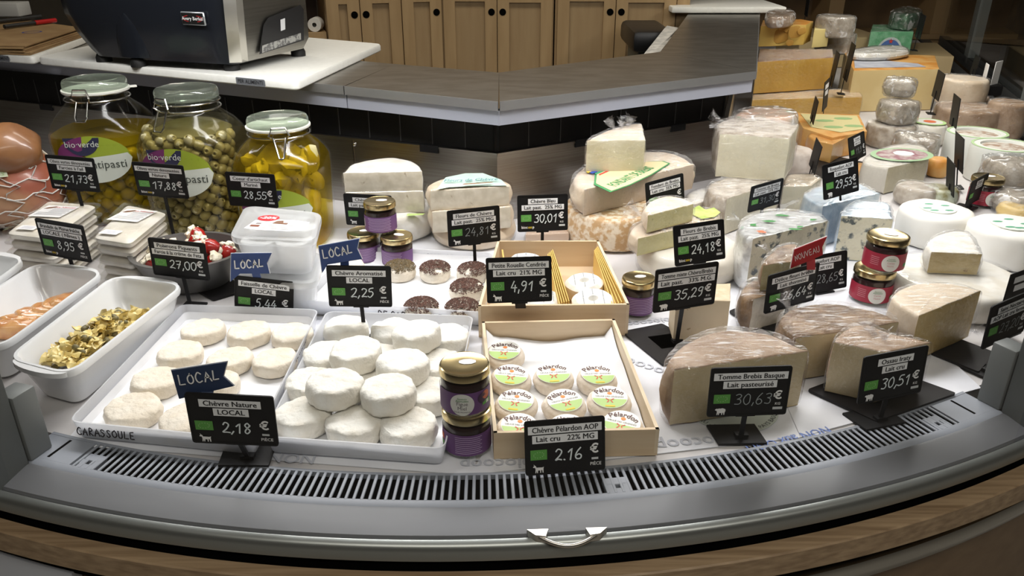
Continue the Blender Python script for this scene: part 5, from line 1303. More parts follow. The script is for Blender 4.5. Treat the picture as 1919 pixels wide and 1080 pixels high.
pack([(-4, 434), (96, 446), (193, 378), (84, 368)], .112, 5, .0218, [f'{o} clear pack of white purée in the outer stack by the netted ham' for o in ordn], True)
# ================================================================== tubs of draining cheese
tubm = clear('frosted_tub', (.88, .89, .91), .6, .22, base=.02, haze=(.55, (.90, .91, .93)))
lidm = clear('frosted_lid', (.92, .93, .94), .6, .2, base=.02, haze=(.45, (.92, .93, .94)))
def tub(label, px, z0, z1, top):
    cs = [Vector(W(x, y, z1)) for x, y in px]; c = sum(cs, Vector((0, 0))) / 4
    t = thing('plastic_tub', label, 'tub', (c.x, c.y, z0), 'frosted tubs of draining cheese')
    rim = rpoly(cs, .032, 6)
    part('tub_body', rings([[Vector((p.x, p.y, z)) for p in rin(cs, .032, q, 6)] for q, z in ((.022, z0), (.016, z0 + .004), (.007, z1 - .012))], True, False), tubm, t)
    part('lid', rings([[Vector((p.x, p.y, z)) for p in rin(cs, .032, q, 6)] for q, z in ((.004, z1 - .014), (0, z1 - .013), (-.001, z1 - .006), (.0, z1 - .001), (.004, z1), (.011, z1 - .0005), (.014, z1 - .003), (.05, z1 - .003))], False, True), lidm, t)
    u_ = cs[1] - cs[0]; w_ = cs[3] - cs[0]
    for a, b in ((.29, .30), (.70, .32), (.30, .70), (.71, .70)):
        q = cs[0] + u_ * a + w_ * b; hh = z1 - z0 - .022
        part('cheese_pot', lathe([(.024, .003), (.028, .006), (.033, hh * .9), (.034, hh), (.026, hh + .001), (.01, hh - .002)], 24, (q.x, q.y, z0)), M('white_pot', (.80, .80, .78), .5), t)
    if top:
        m4 = Matrix.Translation((*(cs[0] + u_ * .52 + w_ * .45), z1 - .0022)) @ Matrix.Rotation(math.atan2(u_.y, u_.x) - R(2), 4, 'Z')
        def lay(v2, k_, nm, mt, par): return part(nm, ([m4 @ Vector((x, y, k_ * .0003)) for x, y in v2[0]], v2[1]), mt, par, smooth=False)
        L = lay(poly2([(-.058, -.026), (-.03, -.031), (.03, -.031), (.055, -.024), (.052, .020), (.02, .027), (-.03, .027), (-.055, .018)]), 0, 'label', packlabel, t)
        lay(rect2(-.052, -.034, -.016, -.007), 1, 'brown_mark', M('brown_mark', (.20, .05, .02), .6), L); lay(rect2(-.046, -.036, -.003, .005), 1, 'grey_mark', M('grey_mark', (.25, .22, .22), .6), L)
        lay(poly2([(-.016, .004), (-.012, .018), (.0, .022), (.004, .010), (.014, .010), (.014, .002)]), 1, 'drawing', brownp, L)
        for q in range(5): lay(rect2(-.026, .024 if q % 2 else .03, -.004 - q * .0052, -.0028 - q * .0052), 1, 'print_line', M('grey_small_print', (.22, .21, .23), .6), L)
        dsc = [(-.034 + .021 * math.cos(2 * math.pi * k / 26), .031 + .016 * math.sin(2 * math.pi * k / 26)) for k in range(26)]
        S = lay(poly2(dsc), 2, 'discount_sticker', M('sticker_red', (.58, .02, .03), .5), t)
        lay((lambda v: ([(x - .034, y + .031) for x, y in v[0]], v[1]))(text('-20%', .0165, .03)), 3, 'lettering', icon_white, S)
tub('frosted tub with a red minus twenty percent sticker on its lid', [(428, 446), (590, 452), (604, 398), (460, 384)], .0785, .155, True)
tub('lower frosted tub of white pots standing under the stickered tub', [(432, 524), (594, 532), (608, 474), (462, 458)], .002, .078, False)
# ================================================================== cut cheeses
def O(z, *pts): return [(*W(x, y, z), f) for x, y, f in pts]
c_, r_ = 'c', 'r'
def put_label(t, v2, m4, nm, mt, k=0., par=None): return part(nm, ([m4 @ Vector((x, y, k)) for x, y in v2[0]], v2[1]), mt, par or t, smooth=False)
# stack of white half wheels
hw = O(.166, (643, 324, c_), (790, 321, c_), (786, 309, r_), (766, 300, r_), (734, 295, r_), (690, 299, r_), (657, 309, r_))
sh = lambda pts, dx, dy: [(x + dx, y + dy, f) for x, y, f in pts]
cheese('half_goat_cheese', 'top white half wheel of the stack behind the three-jar pyramid', hw, .1215, .166, rind_white, paste_pale, r=.008, amp=.0015, wrap=film_tight, group='white half wheels in a stack', wamp=.0008)
cheese('half_goat_cheese', 'middle white half wheel of the stack behind the three-jar pyramid', sh(hw, .002, -.003), .071, .121, rind_white, paste_pale, r=.008, amp=.0015, wrap=film_tight, group='white half wheels in a stack', wamp=.0008)
t = cheese('whole_goat_cheese', 'whole white wheel with a lime label at the bottom of the half-wheel stack', wheel_pts(-.275, 1.748, .092), .003, .0705, rind_white, paste_pale, r=.018, amp=.0015, wrap=film_tight, group='white half wheels in a stack', wamp=.001)
lv = [Vector((-.235 + .035 * i / 4, 1.662 + .006 * i / 4, .0715 + .001)) for i in range(5)] + [Vector((-.235 + .04 * i / 4, 1.680, .0718)) for i in range(5)]
part('lime_label', (lv, [(i, i + 1, i + 6, i + 5) for i in range(4)]), M('lime_label', (.50, .66, .22), .5), t)
# stack of 'flower' half wheels with a pale green label
fc = O(.143, (806, 358, c_), (954, 349, c_), (958, 343, r_), (940, 335, r_), (905, 328, r_), (870, 327, r_), (830, 333, r_), (800, 346, r_))
t = cheese('half_goat_cheese', 'top half wheel with a pale green handwritten label', fc, .098, .143, rind_ivory, paste_pale, r=.012, wrap=film_tight, group='half wheels behind the 24,81 tag', wamp=.0008)
mint = M('mint_label', (.50, .66, .58), .55, var=(.56, .72, .62), vs=30)
lp = [(818, 356), (842, 351), (880, 349), (950, 346), (940, 337), (905, 326), (872, 324), (835, 332)]
q = [P(x, y, .1475) for x, y in lp]
LB = part('paper_label', ([p + Vector((0, 0, .004 * noise.noise(p * 30))) for p in q] + [sum(q, Vector()) / 8 + Vector((0, 0, .004))], [(i, (i + 1) % 8, 8) for i in range(8)]), mint, t)
a = P(838, 342, .152); m4 = Matrix.Translation(a + Vector((.05, .012, .002))) @ Matrix.Rotation(R(6), 4, 'Z')
put_label(t, (lambda v: ([(x_, y_ * 1.6) for x_, y_ in v[0]], v[1]))(text('Fleurs de Chèvre', .017, .006, shear=.3)), m4, 'lettering', M('teal_ink', (.06, .22, .24), .6), .0, LB)
put_label(t, poly2([(-.02, -.03), (.045, -.022), (.05, -.016), (-.015, -.022)]), m4, 'brown_drawing', M('sepia_print', (.26, .13, .06), .6), -.001, LB)
cheese('half_goat_cheese', 'middle half wheel behind the 24,81 tag', sh(fc, .003, -.006), .048, .0975, rind_ivory, paste_pale, r=.012, wrap=film_tight, group='half wheels behind the 24,81 tag', wamp=.0008)
cheese('whole_goat_cheese', 'whole pale wheel at the bottom of the stack behind the 24,81 tag', wheel_pts(-.088, 1.715, .095), .002, .0475, rind_ivory, paste_pale, r=.016, wrap=film_tight, group='half wheels behind the 24,81 tag', wamp=.001)
cheese('blue_goat_block', 'low pink-beige block half hidden behind the 30,01 tag', O(.03, (985, 440, c_), (1066, 437, c_), (1060, 422, c_), (990, 424, c_)), .002, .03, M('pink_beige_rind', (.60, .45, .34), .6), M('pink_beige_rind', (.60, .45, .34), .6), r=.004, wrap=film_tight)
# washed-rind wheel with the big half wheel and a wedge on it
cheese('washed_rind_cheese', 'orange-brown washed-rind wheel under the big pale half wheel', wheel_pts(.233, 1.722, .112), .004, .080, rind_washed, paste_ivory, r=.012, amp=.002, bulge=.004)
D = cheese('half_sheep_cheese', 'big wrapped half wheel with a fan-shaped cream label', O(.142, (1096, 355, c_), (1301, 308, c_), (1290, 296, r_), (1256, 284, r_), (1215, 282, r_), (1150, 288, r_), (1100, 305, r_), (1074, 328, r_), (1078, 348, r_)), .081, .142, rind_ivory, M('pinkish_paste', (.60, .50, .38), .55, var=(.55, .44, .33), vs=10), r=.018, amp=.0012, wrap=film, bulge=.006)
lq = [P(x, y, .1475) for x, y in [(1117, 343), (1146, 357), (1180, 345), (1220, 326), (1252, 306), (1240, 302), (1212, 303), (1150, 318), (1119, 322)]]
cream = M('cream_label', (.72, .60, .36), .5)
ct = sum(lq, Vector()) / len(lq)
L = part('paper_label', extrude([p.xy for p in lq], .1462, .1470), cream, D, smooth=False)
lq2 = [p + (p - ct) * .06 for p in lq]
part('green_border', extrude([p.xy for p in lq2], .1452, .1461), M('label_dark_green', (.05, .28, .10), .5), L, smooth=False)
d_ = (P(1252, 306, .147) - P(1146, 357, .147)); an = math.atan2(d_.y, d_.x)
m4 = Matrix.Translation(P(1184, 330, .1474)) @ Matrix.Rotation(an, 4, 'Z')
put_label(D, (lambda v: ([(x_, y_ * 1.9) for x_, y_ in v[0]], v[1]))(text('FONDANT DE BREBIS', .0185, .02)), m4, 'lettering', M('label_dark_green', (.05, .28, .10), .5), 0, L)
for k_, (mt, o_) in enumerate(((M('label_blue', (.03, .08, .38), .5), 0), (M('label_green2', (.05, .30, .14), .5), 1), (M('label_red', (.62, .06, .04), .5), 2), (M('label_yellow', (.75, .50, .05), .5), 3))):
    p0 = P(1120, 328 + 0, .1474); u_ = Vector((math.cos(an), math.sin(an), 0)); w_ = Vector((-u_.y, u_.x, 0))
    off = (.014, .004, -.005, .026)[k_]; hh = (.012, .008, .006, .008)[k_]
    s0 = p0 + w_ * off; part('colour_stripe', ([s0, s0 + u_ * .05, s0 + u_ * .056 + w_ * hh, s0 + u_ * .006 + w_ * hh], [(0, 1, 2, 3)]), mt, L, smooth=False)
cheese('sheep_wedge', 'wrapped ivory wedge with a torn film crest on the big half wheel', O(.219, (1100, 264, c_), (1209, 262, c_), (1202, 232, c_), (1186, 231, r_), (1145, 240, r_), (1108, 256, r_)), .1435, .219, rind_ivory, paste_cream, r=.012, wrap=film, tufts=[((P(1175, 238, .219)), (.3, .1, 1), .030, 12, 3), ((P(1152, 243, .219)), (-.5, .2, .8), .026, 10, 5), ((P(1165, 242, .219)), (0, .2, .8), .026, 10, 6)])
# greenish flower wedges on a white wheel
cheese('whole_sheep_cheese', 'whole white wheel in thin paper behind the 35,29 tag', wheel_pts(.372, 1.528, .108), .003, .060, M('paper_wrapped_white', (.74, .70, .62), .6, var=(.68, .63, .54), vs=8, bump=.5, bs=10), paste_cream, r=.02, amp=.0025, wrap=film_tight, fs_=18, wamp=.003)
g2 = cheese('half_sheep_cheese', 'greenish half wheel partly behind the 24,18 tag', O(.1, (1196, 447, c_), (1345, 410, c_), (1348, 398, r_), (1305, 388, r_), (1240, 398, r_), (1192, 418, r_), (1180, 435, r_)), .061, .1, rind_ivory, paste_lime, r=.012, wrap=film, group='greenish wedges behind the 24,18 tag')
lq = [P(x, y, .1045) for x, y in [(1298, 402), (1300, 390), (1310, 385), (1322, 393), (1338, 389), (1350, 398), (1340, 406), (1315, 410)]]
part('leaf_label', extrude([p.xy for p in lq], .1035, .1045), M('leaf_lime_label', (.55, .62, .22), .5, var=(.35, .45, .10), vs=30), g2, smooth=False)
cheese('sheep_wedge', 'small greenish wedge with knotted film on top of the half wheel', O(.142, (1214, 404, c_), (1300, 382, c_), (1288, 373, r_), (1255, 366, r_), (1222, 373, r_), (1206, 390, r_)), .104, .142, rind_ivory, paste_lime, r=.010, wrap=film, tufts=[(P(1203, 402, .125), (-1, -.1, .15), .035, 10, 8), (P(1196, 396, .13), (-.8, .2, .8), .026, 8, 11)], group='greenish wedges behind the 24,18 tag')
cheese('grey_wedge', 'pale grey wrapped wedge tucked below the right end of the big half wheel', O(.055, (1295, 385, c_), (1335, 372, c_), (1330, 352, r_), (1295, 358, r_), (1285, 372, r_)), .002, .055, rind_white, paste_pale, r=.01, wrap=film)
# brown-rind sheep tomme
cheese('sheep_tomme_wedge', 'brown-rinded wedge behind the 31,30 tag', O(.091, (1362, 373, c_), (1462, 339, c_), (1455, 325, r_), (1395, 324, r_), (1340, 336, r_), (1325, 350, r_), (1335, 366, r_)), .002, .091, rind_grey, M('tomme_paste', (.60, .55, .40), .55, var=(.54, .49, .34), vs=8), r=.016, amp=.002, wrap=film, bulge=.006)
cheese('sheep_tomme_wedge', 'pale wrapped wedge behind the 31,30 tag, next to the blue-foil cheese', O(.068, (1468, 350, c_), (1520, 348, c_), (1539, 334, c_), (1518, 325, r_), (1474, 328, r_)), .002, .068, rind_ivory, M('tomme_paste', (.60, .55, .40), .55), r=.01, wrap=film_heavy)
J = cheese('sheep_tomme_block', 'large pale block in loose cling film on top of the brown-rinded wedge', O(.199, (1349, 251, c_), (1480, 259, c_), (1497, 235, c_), (1440, 223, r_), (1375, 220, r_), (1342, 232, r_)), .0915, .199, rind_grey, M('tomme_paste_bright', (.68, .64, .49), .5, var=(.62, .57, .41), vs=8), r=.014, amp=.002, wrap=film, tufts=[(P(1352, 226, .2), (-.8, .3, .4), .03, 8, 14), (P(1345, 240, .195), (-.8, 0, .5), .025, 8, 15)], lift=.002)
cheese('foil_wrapped_cheese', 'crumpled film-wrapped cheese with green and orange print behind the large pale block', O(.205, (1378, 216, r_), (1392, 203, r_), (1440, 199, r_), (1486, 205, r_), (1492, 218, r_), (1440, 222, r_)), .06, .205, M('mixed_print_rind', (.52, .44, .35), .5, var=(.62, .40, .28), vs=22, var2=(.12, .32, .08), v2s=18, v2lo=.66, v2hi=.7), paste_cream, r=.02, amp=.003, wrap=film_heavy)
cheese('grey_rind_cheese', 'small pink-grey rinded wheel beside the large pale block', wheel_pts(*P(1488, 300, .05).xy, .052), .002, .085, M('pinkish_grey_rind', (.45, .38, .33), .7, var=(.56, .50, .45), vs=30, bump=.6, bs=90), paste_cream, r=.02, amp=.002)
# blue-veined cheeses
RQ = cheese('half_blue_cheese', 'blue-veined half wheel under crinkled printed foil', O(.118, (1411, 448, c_), (1552, 414, c_), (1540, 403, r_), (1507, 396, r_), (1448, 392, r_), (1402, 403, r_), (1385, 421, r_), (1391, 439, r_)), .004, .118, rind_foil, paste_blue, r=.014, amp=.0018, wrap=film, bulge=.004, tufts=[(P(1385, 412, .115), (-.9, .3, .4), .022, 8, 21)])
for px, mt in (((1440, 414), leaf_green), ((1465, 404), leaf_green), ((1500, 425), leaf_green), ((1490, 430), leaf_green), ((1426, 434), fig_orange), ((1412, 421), leaf_green), ((1525, 412), leaf_green)):
    p = P(px[0], px[1], .1215); oo = [Vector((p.x + .011 * math.cos(k * 1.047) * (1 + .6 * math.sin(k * 4 + px[0])), p.y + .006 * math.sin(k * 1.047) * (1 + .5 * math.cos(k * 5 + px[1])))) for k in range(6)]
    part('foil_print', ([Vector((q_.x, q_.y, .1215)) for q_ in oo], [tuple(range(6))]), mt, RQ, smooth=False)
cheese('blue_foil_cheese', 'blue-grey foil block carrying the 29,53 tag', O(.1, (1508, 368, r_), (1543, 387, c_), (1650, 362, c_), (1612, 344, r_), (1550, 347, r_), (1515, 356, r_)), .004, .1, blue_foil, blue_foil, r=.01, amp=.0025, wrap=film)
m2 = cheese('blue_veined_wedge', 'upright blue-veined wedge with a blue foil cap beside the cherry jars', O(.1035, (1577, 404, c_), (1674, 410, c_), (1664, 381, r_), (1606, 377, r_), (1580, 393, r_)), .004, .1035, blue_foil, paste_blue, r=.006, amp=.0015, wrap=film)
# speckled stacked wedges
cheese('speckled_wedge', 'lower speckled brown wedge behind the 26,64 tag', O(.07, (1412, 560, c_), (1500, 535, c_), (1500, 512, r_), (1450, 512, r_), (1400, 525, r_), (1387, 545, r_), (1394, 556, r_)), .004, .07, rind_brown, paste_pale, r=.016, amp=.002, wrap=film, group='speckled wedges behind the 26,64 tag')
cheese('speckled_wedge', 'upper speckled brown wedge leaning under the red flag', O(.122, (1430, 497, c_), (1492, 490, c_), (1500, 460, r_), (1470, 456, r_), (1443, 470, r_), (1428, 488, r_)), .0715, .122, rind_brown, M('khaki_paste', (.44, .38, .20), .55, var=(.38, .32, .16), vs=12), r=.012, amp=.002, wrap=film, tufts=[(P(1440, 470, .12), (-.6, .1, .6), .022, 8, 31)], group='speckled wedges behind the 26,64 tag')
# mixed tomme block behind the 35,29 tag
fl = P(1260, 647, 0).xy; bl = P(1243, 638, 0).xy; fr_ = P(1369, 564, .086).xy; br__ = P(1369, 531, .086).xy
bl2 = fl + (br__ - fr_) * .85
cheese('mixed_tomme_block', 'upright pale block with tiny holes behind the 35,29 tag', [(*fl, c_), (*fr_, c_), (*br__, c_), (*(bl2 + Vector((-.012, 0))), c_)], .007, .086, M('pale_brown_rind', (.56, .44, .29), .7, var=(.64, .53, .38), vs=60), M('holey_paste', (.68, .57, .40), .6, var=(.63, .51, .35), vs=12, var2=(.36, .26, .14), v2s=55, v2lo=.70, v2hi=.73), r=.004, amp=.0008)
# big front wedge
BQ = cheese('half_brown_rind_cheese', 'big wrapped half wheel with brown rind behind the 30,63 tag', O(.1, (1264, 693, c_), (1514, 657, c_), (1500, 645, r_), (1452, 624, r_), (1392, 613, r_), (1332, 617, r_), (1278, 640, r_), (1250, 670, r_), (1252, 685, r_)), .004, .1, rind_tan, paste_ivory, r=.018, cr=.003, amp=.0015, wrap=film, bulge=.006, dome=.004)
dc = P(1400, 803, .004); an = 0
dsk = [Vector((dc.x - .01 + .072 * math.cos(2 * math.pi * k / 40), dc.y + .062 + .072 * math.sin(2 * math.pi * k / 40))) for k in range(40)]
L = part('round_label', extrude(dsk, .0032, .0038), M('base_label', (.55, .60, .55), .5), BQ, smooth=False)
v2 = text('LAIT CRU - BREBIS BIO DU PAYS BASQUE', .010, .0)
rr = .066; part('lettering', ([Vector((dc.x - .01 + (rr - y) * math.sin(x / rr) * 1, dc.y + .062 - (rr - y) * math.cos(x / rr), .0040)) for x, y in v2[0]], v2[1]), ink, L, smooth=False)
# wedge with the 30,51 tag and the brown one behind it
cheese('sheep_wedge', 'ivory wedge with brown rind and gathered film behind the 30,51 tag', O(.097, (1563, 640, c_), (1661, 660, c_), (1744, 642, c_), (1720, 632, r_), (1672, 622, r_), (1628, 605, r_), (1596, 608, r_), (1570, 624, r_)), .0085, .097, rind_tan, paste_ivory, r=.012, cr=.0025, wrap=film, tufts=[(P(1640, 632, .097), (-.2, .6, .6), .03, 9, 41), (P(1655, 640, .097), (.1, .2, .8), .022, 9, 42)])
cheese('half_brown_rind_cheese', 'streaky wrapped half wheel between the big front wedge and the cherry jars', O(.085, (1492, 634, c_), (1684, 604, c_), (1672, 590, r_), (1610, 572, r_), (1540, 564, r_), (1485, 573, r_), (1462, 590, r_), (1470, 615, r_)), .006, .085, rind_brown, paste_ivory, r=.016, amp=.0015, wrap=film, bulge=.005, tufts=[(P(1478, 578, .085), (-.3, .4, .9), .03, 9, 44)])
cheese('straw_wedge', 'tall straw-coloured wrapped wedge in front of the white wheel', O(.099, (1674, 562, r_), (1722, 592, c_), (1838, 545, c_), (1796, 532, r_), (1728, 529, r_), (1684, 542, r_)), .009, .099, rind_ivory, paste_straw, r=.008, wrap=film, bulge=.003, tufts=[(P(1818, 632, .01) + Vector((0, 0, .012)), (1, .1, .1), .022, 8, 46)])
# white bloomy wheel with a wedge on it, white labelled wheels
wc = P(1792, 514, .055)
cheese('white_bloomy_cheese', 'large flat white wheel under the beige wedge', wheel_pts(wc.x, wc.y, .118), .003, .055, rind_white, paste_cream, r=.014, amp=.0015, wrap=film_tight, wamp=.001)
cheese('white_bloomy_wedge', 'beige wedge with thick white rind lying on the large white wheel', O(.1015, (1746, 472, c_), (1841, 476, c_), (1828, 448, r_), (1812, 434, r_), (1778, 432, r_), (1746, 444, r_), (1736, 460, r_)), .058, .1015, rind_white, M('beige_paste', (.54, .43, .22), .6, var=(.48, .37, .17), vs=30, var2=(.28, .18, .08), v2s=60, v2lo=.7, v2hi=.73, bump=.3, bs=120), r=.010, wrap=film)
paperw = M('thin_white_wrap', (.82, .80, .75), .55, var=(.76, .73, .66), vs=10, bump=.6, bs=12)
def white_wheel(label, px, py, rad, h, zc=None):
    p = P(px, py, h)
    t = cheese('white_wrapped_cheese', label, wheel_pts(p.x, p.y, rad), .003, h, paperw, paperw, r=.014, amp=.002, fs_=22, group='white paper-wrapped wheels', bulge=.002)
    k = [Vector((p.x + rad * .5 * math.cos(2 * math.pi * i / 24), p.y + rad * .5 * math.sin(2 * math.pi * i / 24))) for i in range(24)]
    L = part('round_label', extrude(k, h + .0006, h + .0026), M('faded_round_label', (.74, .78, .73), .5), t, smooth=False)
    for a in range(5):
        q = Vector((p.x + rad * .33 * math.cos(a * 1.4 + px), p.y + rad * .33 * math.sin(a * 1.4 + px)))
        part('leaf_print', ([Vector((q.x + rad * .14 * math.cos(i * 1.047), q.y + rad * .06 * math.sin(i * 1.047), h + .003)) for i in range(6)], [tuple(range(6))]), M('pale_leaf', (.40, .55, .42) if a % 2 else (.10, .36, .22), .5), L, smooth=False)
white_wheel('white paper-wrapped wheel behind the beige wedge', 1757, 391, .078, .080)
white_wheel('white paper-wrapped wheel at the edge beyond the beige wedge', 1896, 421, .082, .082)
# ================================================================== far wing
X = cheese('labelled_wedge', 'pale wedge under a large oval green and maroon label', O(.075, (1665, 315, c_), (1740, 297, c_), (1736, 276, r_), (1692, 270, r_), (1642, 282, r_), (1618, 304, r_)), .003, .075, M('light_grey_rind', (.55, .52, .45), .6), paste_cream, r=.008, wrap=film)
p = P(1690, 290, .079); ov = [(.092 * math.cos(2 * math.pi * k / 36), .066 * math.sin(2 * math.pi * k / 36)) for k in range(36)]
m4 = Matrix.Translation((p.x, p.y, .0795)) @ Matrix.Rotation(R(20), 4, 'Z')
L = part('oval_label', ([m4 @ Vector((x, y, 0)) for x, y in ov], [tuple(range(36))]), M('label_leaf_green', (.32, .48, .28), .5), X, smooth=False)
put_label(X, poly2([(x * .82, y * .82) for x, y in ov]), m4, 'maroon_field', M('label_maroon', (.25, .09, .12), .5, var=(.45, .38, .36), vs=40), .0004, L)
put_label(X, poly2([(.012 + .030 * math.cos(k * .785), .006 + .026 * math.sin(k * .785)) for k in range(8)]), m4, 'white_octagon', M('label_pale', (.70, .74, .74), .5), .0008, L)
cheese('orange_wedge', 'small wrapped orange wedge on a black plate', O(.062, (1515, 252, r_), (1530, 264, c_), (1561, 271, c_), (1594, 253, c_), (1578, 242, r_), (1542, 239, r_)), .005, .062, rind_orange, paste_orange, r=.008, wrap=film_tight)
s = cheese('orange_slab', 'orange-rinded slab with a pale green printed sheet on top', O(.07, (1488, 211, c_), (1610, 215, c_), (1625, 246, c_), (1560, 258, c_), (1505, 240, c_)), .002, .07, rind_orange, rind_orange, r=.006)
lq = [P(x, y, .0715) for x, y in [(1500, 213), (1606, 217), (1618, 242), (1575, 248), (1520, 238)]]
L = part('printed_sheet', extrude([q_.xy for q_ in lq], .0708, .0718), M('pale_sheet', (.58, .52, .26), .5), s, smooth=False)
for px in ((1545, 226), (1580, 222), (1562, 238), (1600, 236)):
    q_ = P(*px, .0722); part('green_print', extrude([(q_.x + .032 * math.cos(k * .785), q_.y + .018 * math.sin(k * .785)) for k in range(8)], .0719, .0722), M('soft_green_print', (.25, .38, .16), .6), L, smooth=False)
cheese('hard_cheese_slab', 'long low yellow slab under the tall comté-like block', O(.074, (1410, 187, c_), (1616, 182, c_), (1608, 168, c_), (1412, 168, c_)), .002, .074, M('amber_rind', (.50, .33, .13), .55), paste_yellow, r=.004, wrap=film)
cheese('hard_cheese_block', 'tall golden block with a brown rind on the long yellow slab', O(.196, (1419, 116, c_), (1562, 108, c_), (1560, 93, c_), (1424, 92, c_)), .079, .196, M('dark_amber_rind', (.24, .12, .05), .5, var=(.34, .19, .08), vs=20), paste_yellow, r=.006, wrap=film)
em = M('holey_yellow_paste', (.66, .47, .13), .5, var=(.62, .42, .10), vs=10)
H0 = cheese('holey_cheese_block', 'yellow cheese block with large round holes', O(.286, (1426, 49, c_), (1511, 46, c_), (1524, 40, c_), (1500, 36, c_), (1430, 38, c_)), .206, .286, rind_orange, em, r=.006, amp=.001)
for i, (x, y, q_) in enumerate([(1444, 58, .026), (1462, 68, .034), (1447, 70, .022), (1490, 60, .030), (1478, 55, .018), (1503, 58, .018), (1480, 80, .016), (1434, 76, .020), (1453, 51, .014), (1465, 52, .014)]):
    p = PY(x, y, P(1468, 48, .286).y - .004 + (x - 1468) * -.0008)
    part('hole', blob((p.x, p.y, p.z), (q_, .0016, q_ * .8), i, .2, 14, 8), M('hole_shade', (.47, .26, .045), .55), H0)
cheese('pale_butter_block', 'pale yellow block behind the holey block', O(.27, (1526, 56, c_), (1555, 54, c_), (1553, 46, c_), (1528, 44, c_)), .200, .27, M('butter_rind', (.66, .56, .26), .55), M('butter_paste', (.70, .58, .24), .5), r=.004)
cheese('wrapped_round', 'film-wrapped tan cheese on the holey block', O(.33, (1438, 22, r_), (1458, 17, r_), (1482, 18, r_), (1490, 26, r_), (1474, 32, r_), (1442, 32, r_)), .289, .33, rind_tan, paste_cream, r=.012, wrap=film_heavy)
B4 = cheese('big_pale_block', 'big pale yellow block with an orange rind and a violet-grey label', O(.158, (1600, 132, c_), (1760, 129, c_), (1752, 104, c_), (1582, 98, c_)), .002, .158, rind_orange, M('pale_yellow_paste', (.70, .56, .29), .5, var=(.65, .50, .24), vs=9), r=.005)
lq = [P(x, y, .160) for x, y in [(1602, 127), (1735, 125), (1720, 119), (1600, 108)]]
part('printed_label', extrude([q_.xy for q_ in lq], .1587, .1600), M('violet_grey_label', (.36, .38, .46), .45, var=(.48, .50, .56), vs=20), B4, smooth=False)
cheese('flat_white_cheese', 'flat white wheel piece lying on the big pale block', O(.188, (1590, 95, r_), (1640, 86, r_), (1690, 86, r_), (1702, 95, r_), (1660, 101, r_), (1610, 101, r_)),   .162, .188, rind_white, paste_yellow, r=.012, wrap=film_heavy)
p0, p1 = P(1556, 90, .12), P(1790, 106, .10)
cheese('beige_crate_block', 'long beige block behind the big pale block', O(.10, (1690, 104, c_), (1788, 106, c_), (1755, 80, c_), (1660, 80, c_)), .002, .10, M('beige_card', (.52, .40, .22), .6), M('beige_card', (.52, .40, .22), .6), r=.003)
gb = cheese('green_wrapped_block', 'light green printed block with a round blue and white emblem', O(.21, (1632, 60, c_), (1712, 60, c_), (1708, 46, c_), (1636, 46, c_)), .105, .21, M('green_wrapper', (.14, .44, .22), .4, var=(.25, .58, .34), vs=30, bump=.5, bs=30), M('green_wrapper', (.14, .44, .22), .4), r=.006, wrap=film)
fa, fb = P(1632, 60, .21), P(1712, 60, .21); yy = min(fa.y, fb.y) - .004
m4 = Matrix.Translation(((fa.x + fb.x) / 2, yy, .158))
ring = [(.062 * math.cos(R(180 - 180 * k / 24)), -.045 + .075 * math.sin(R(180 - 180 * k / 24))) for k in range(25)]
L = part('emblem', on_plane(poly2(ring), m4), M('emblem_pale', (.60, .68, .66), .5), gb, smooth=False)
part('emblem_ring', on_plane(poly2([(x * .86, -.045 + (y + .045) * .86) for x, y in ring]), m4, .0006), M('emblem_blue', (.08, .16, .42), .5), L, smooth=False)
part('emblem_centre', on_plane(poly2([(x * .55, -.045 + (y + .045) * .55) for x, y in ring]), m4, .0012), M('emblem_green', (.12, .40, .18), .5), L, smooth=False)
star = [((.012 if k % 2 == 0 else .005) * math.cos(R(90 + 36 * k)), .012 + (.012 if k % 2 == 0 else .005) * math.sin(R(90 + 36 * k))) for k in range(10)]
part('star', on_plane(poly2(star), m4, .0018), M('star_red', (.60, .06, .04), .5), L, smooth=False)
cheese('dark_green_wrapped_cheese', 'dark green foil-wrapped cheese on the light green block', O(.285, (1670, 22, r_), (1690, 13, r_), (1718, 14, r_), (1728, 22, r_), (1703, 27, r_)), .215, .285, M('dark_green_foil', (.03, .12, .05), .35, var=(.35, .40, .36), vs=24, lo=.5, hi=.62, metal=.3, bump=.8, bs=40), paste_cream, r=.02, wrap=film_heavy)
for i, (x, y, z0, z1, rr, lab) in enumerate([(1568, 30, .235, .315, .075, 'grey film-wrapped cylinder cheese standing behind the holey block'), (1568, 62, .15, .23, .080, 'lower grey film-wrapped cylinder cheese behind the holey block')]):
    p = P(x, y, z1); cheese('wrapped_cylinder_cheese', lab, wheel_pts(p.x, p.y, rr), z0, z1, rind_grey, paste_cream, r=.012, wrap=film_heavy, group='grey wrapped cylinder cheeses')
p = P(1568, 66, .15); single('pale_display_crate', merge(box(p.x - .2, p.x + .22, p.y - .06, p.y + .3, .002, .148, .004, 1)), M('beige_card', (.52, .40, .22), .6), 'pale crate carrying the grey cylinder cheeses', 'crate')
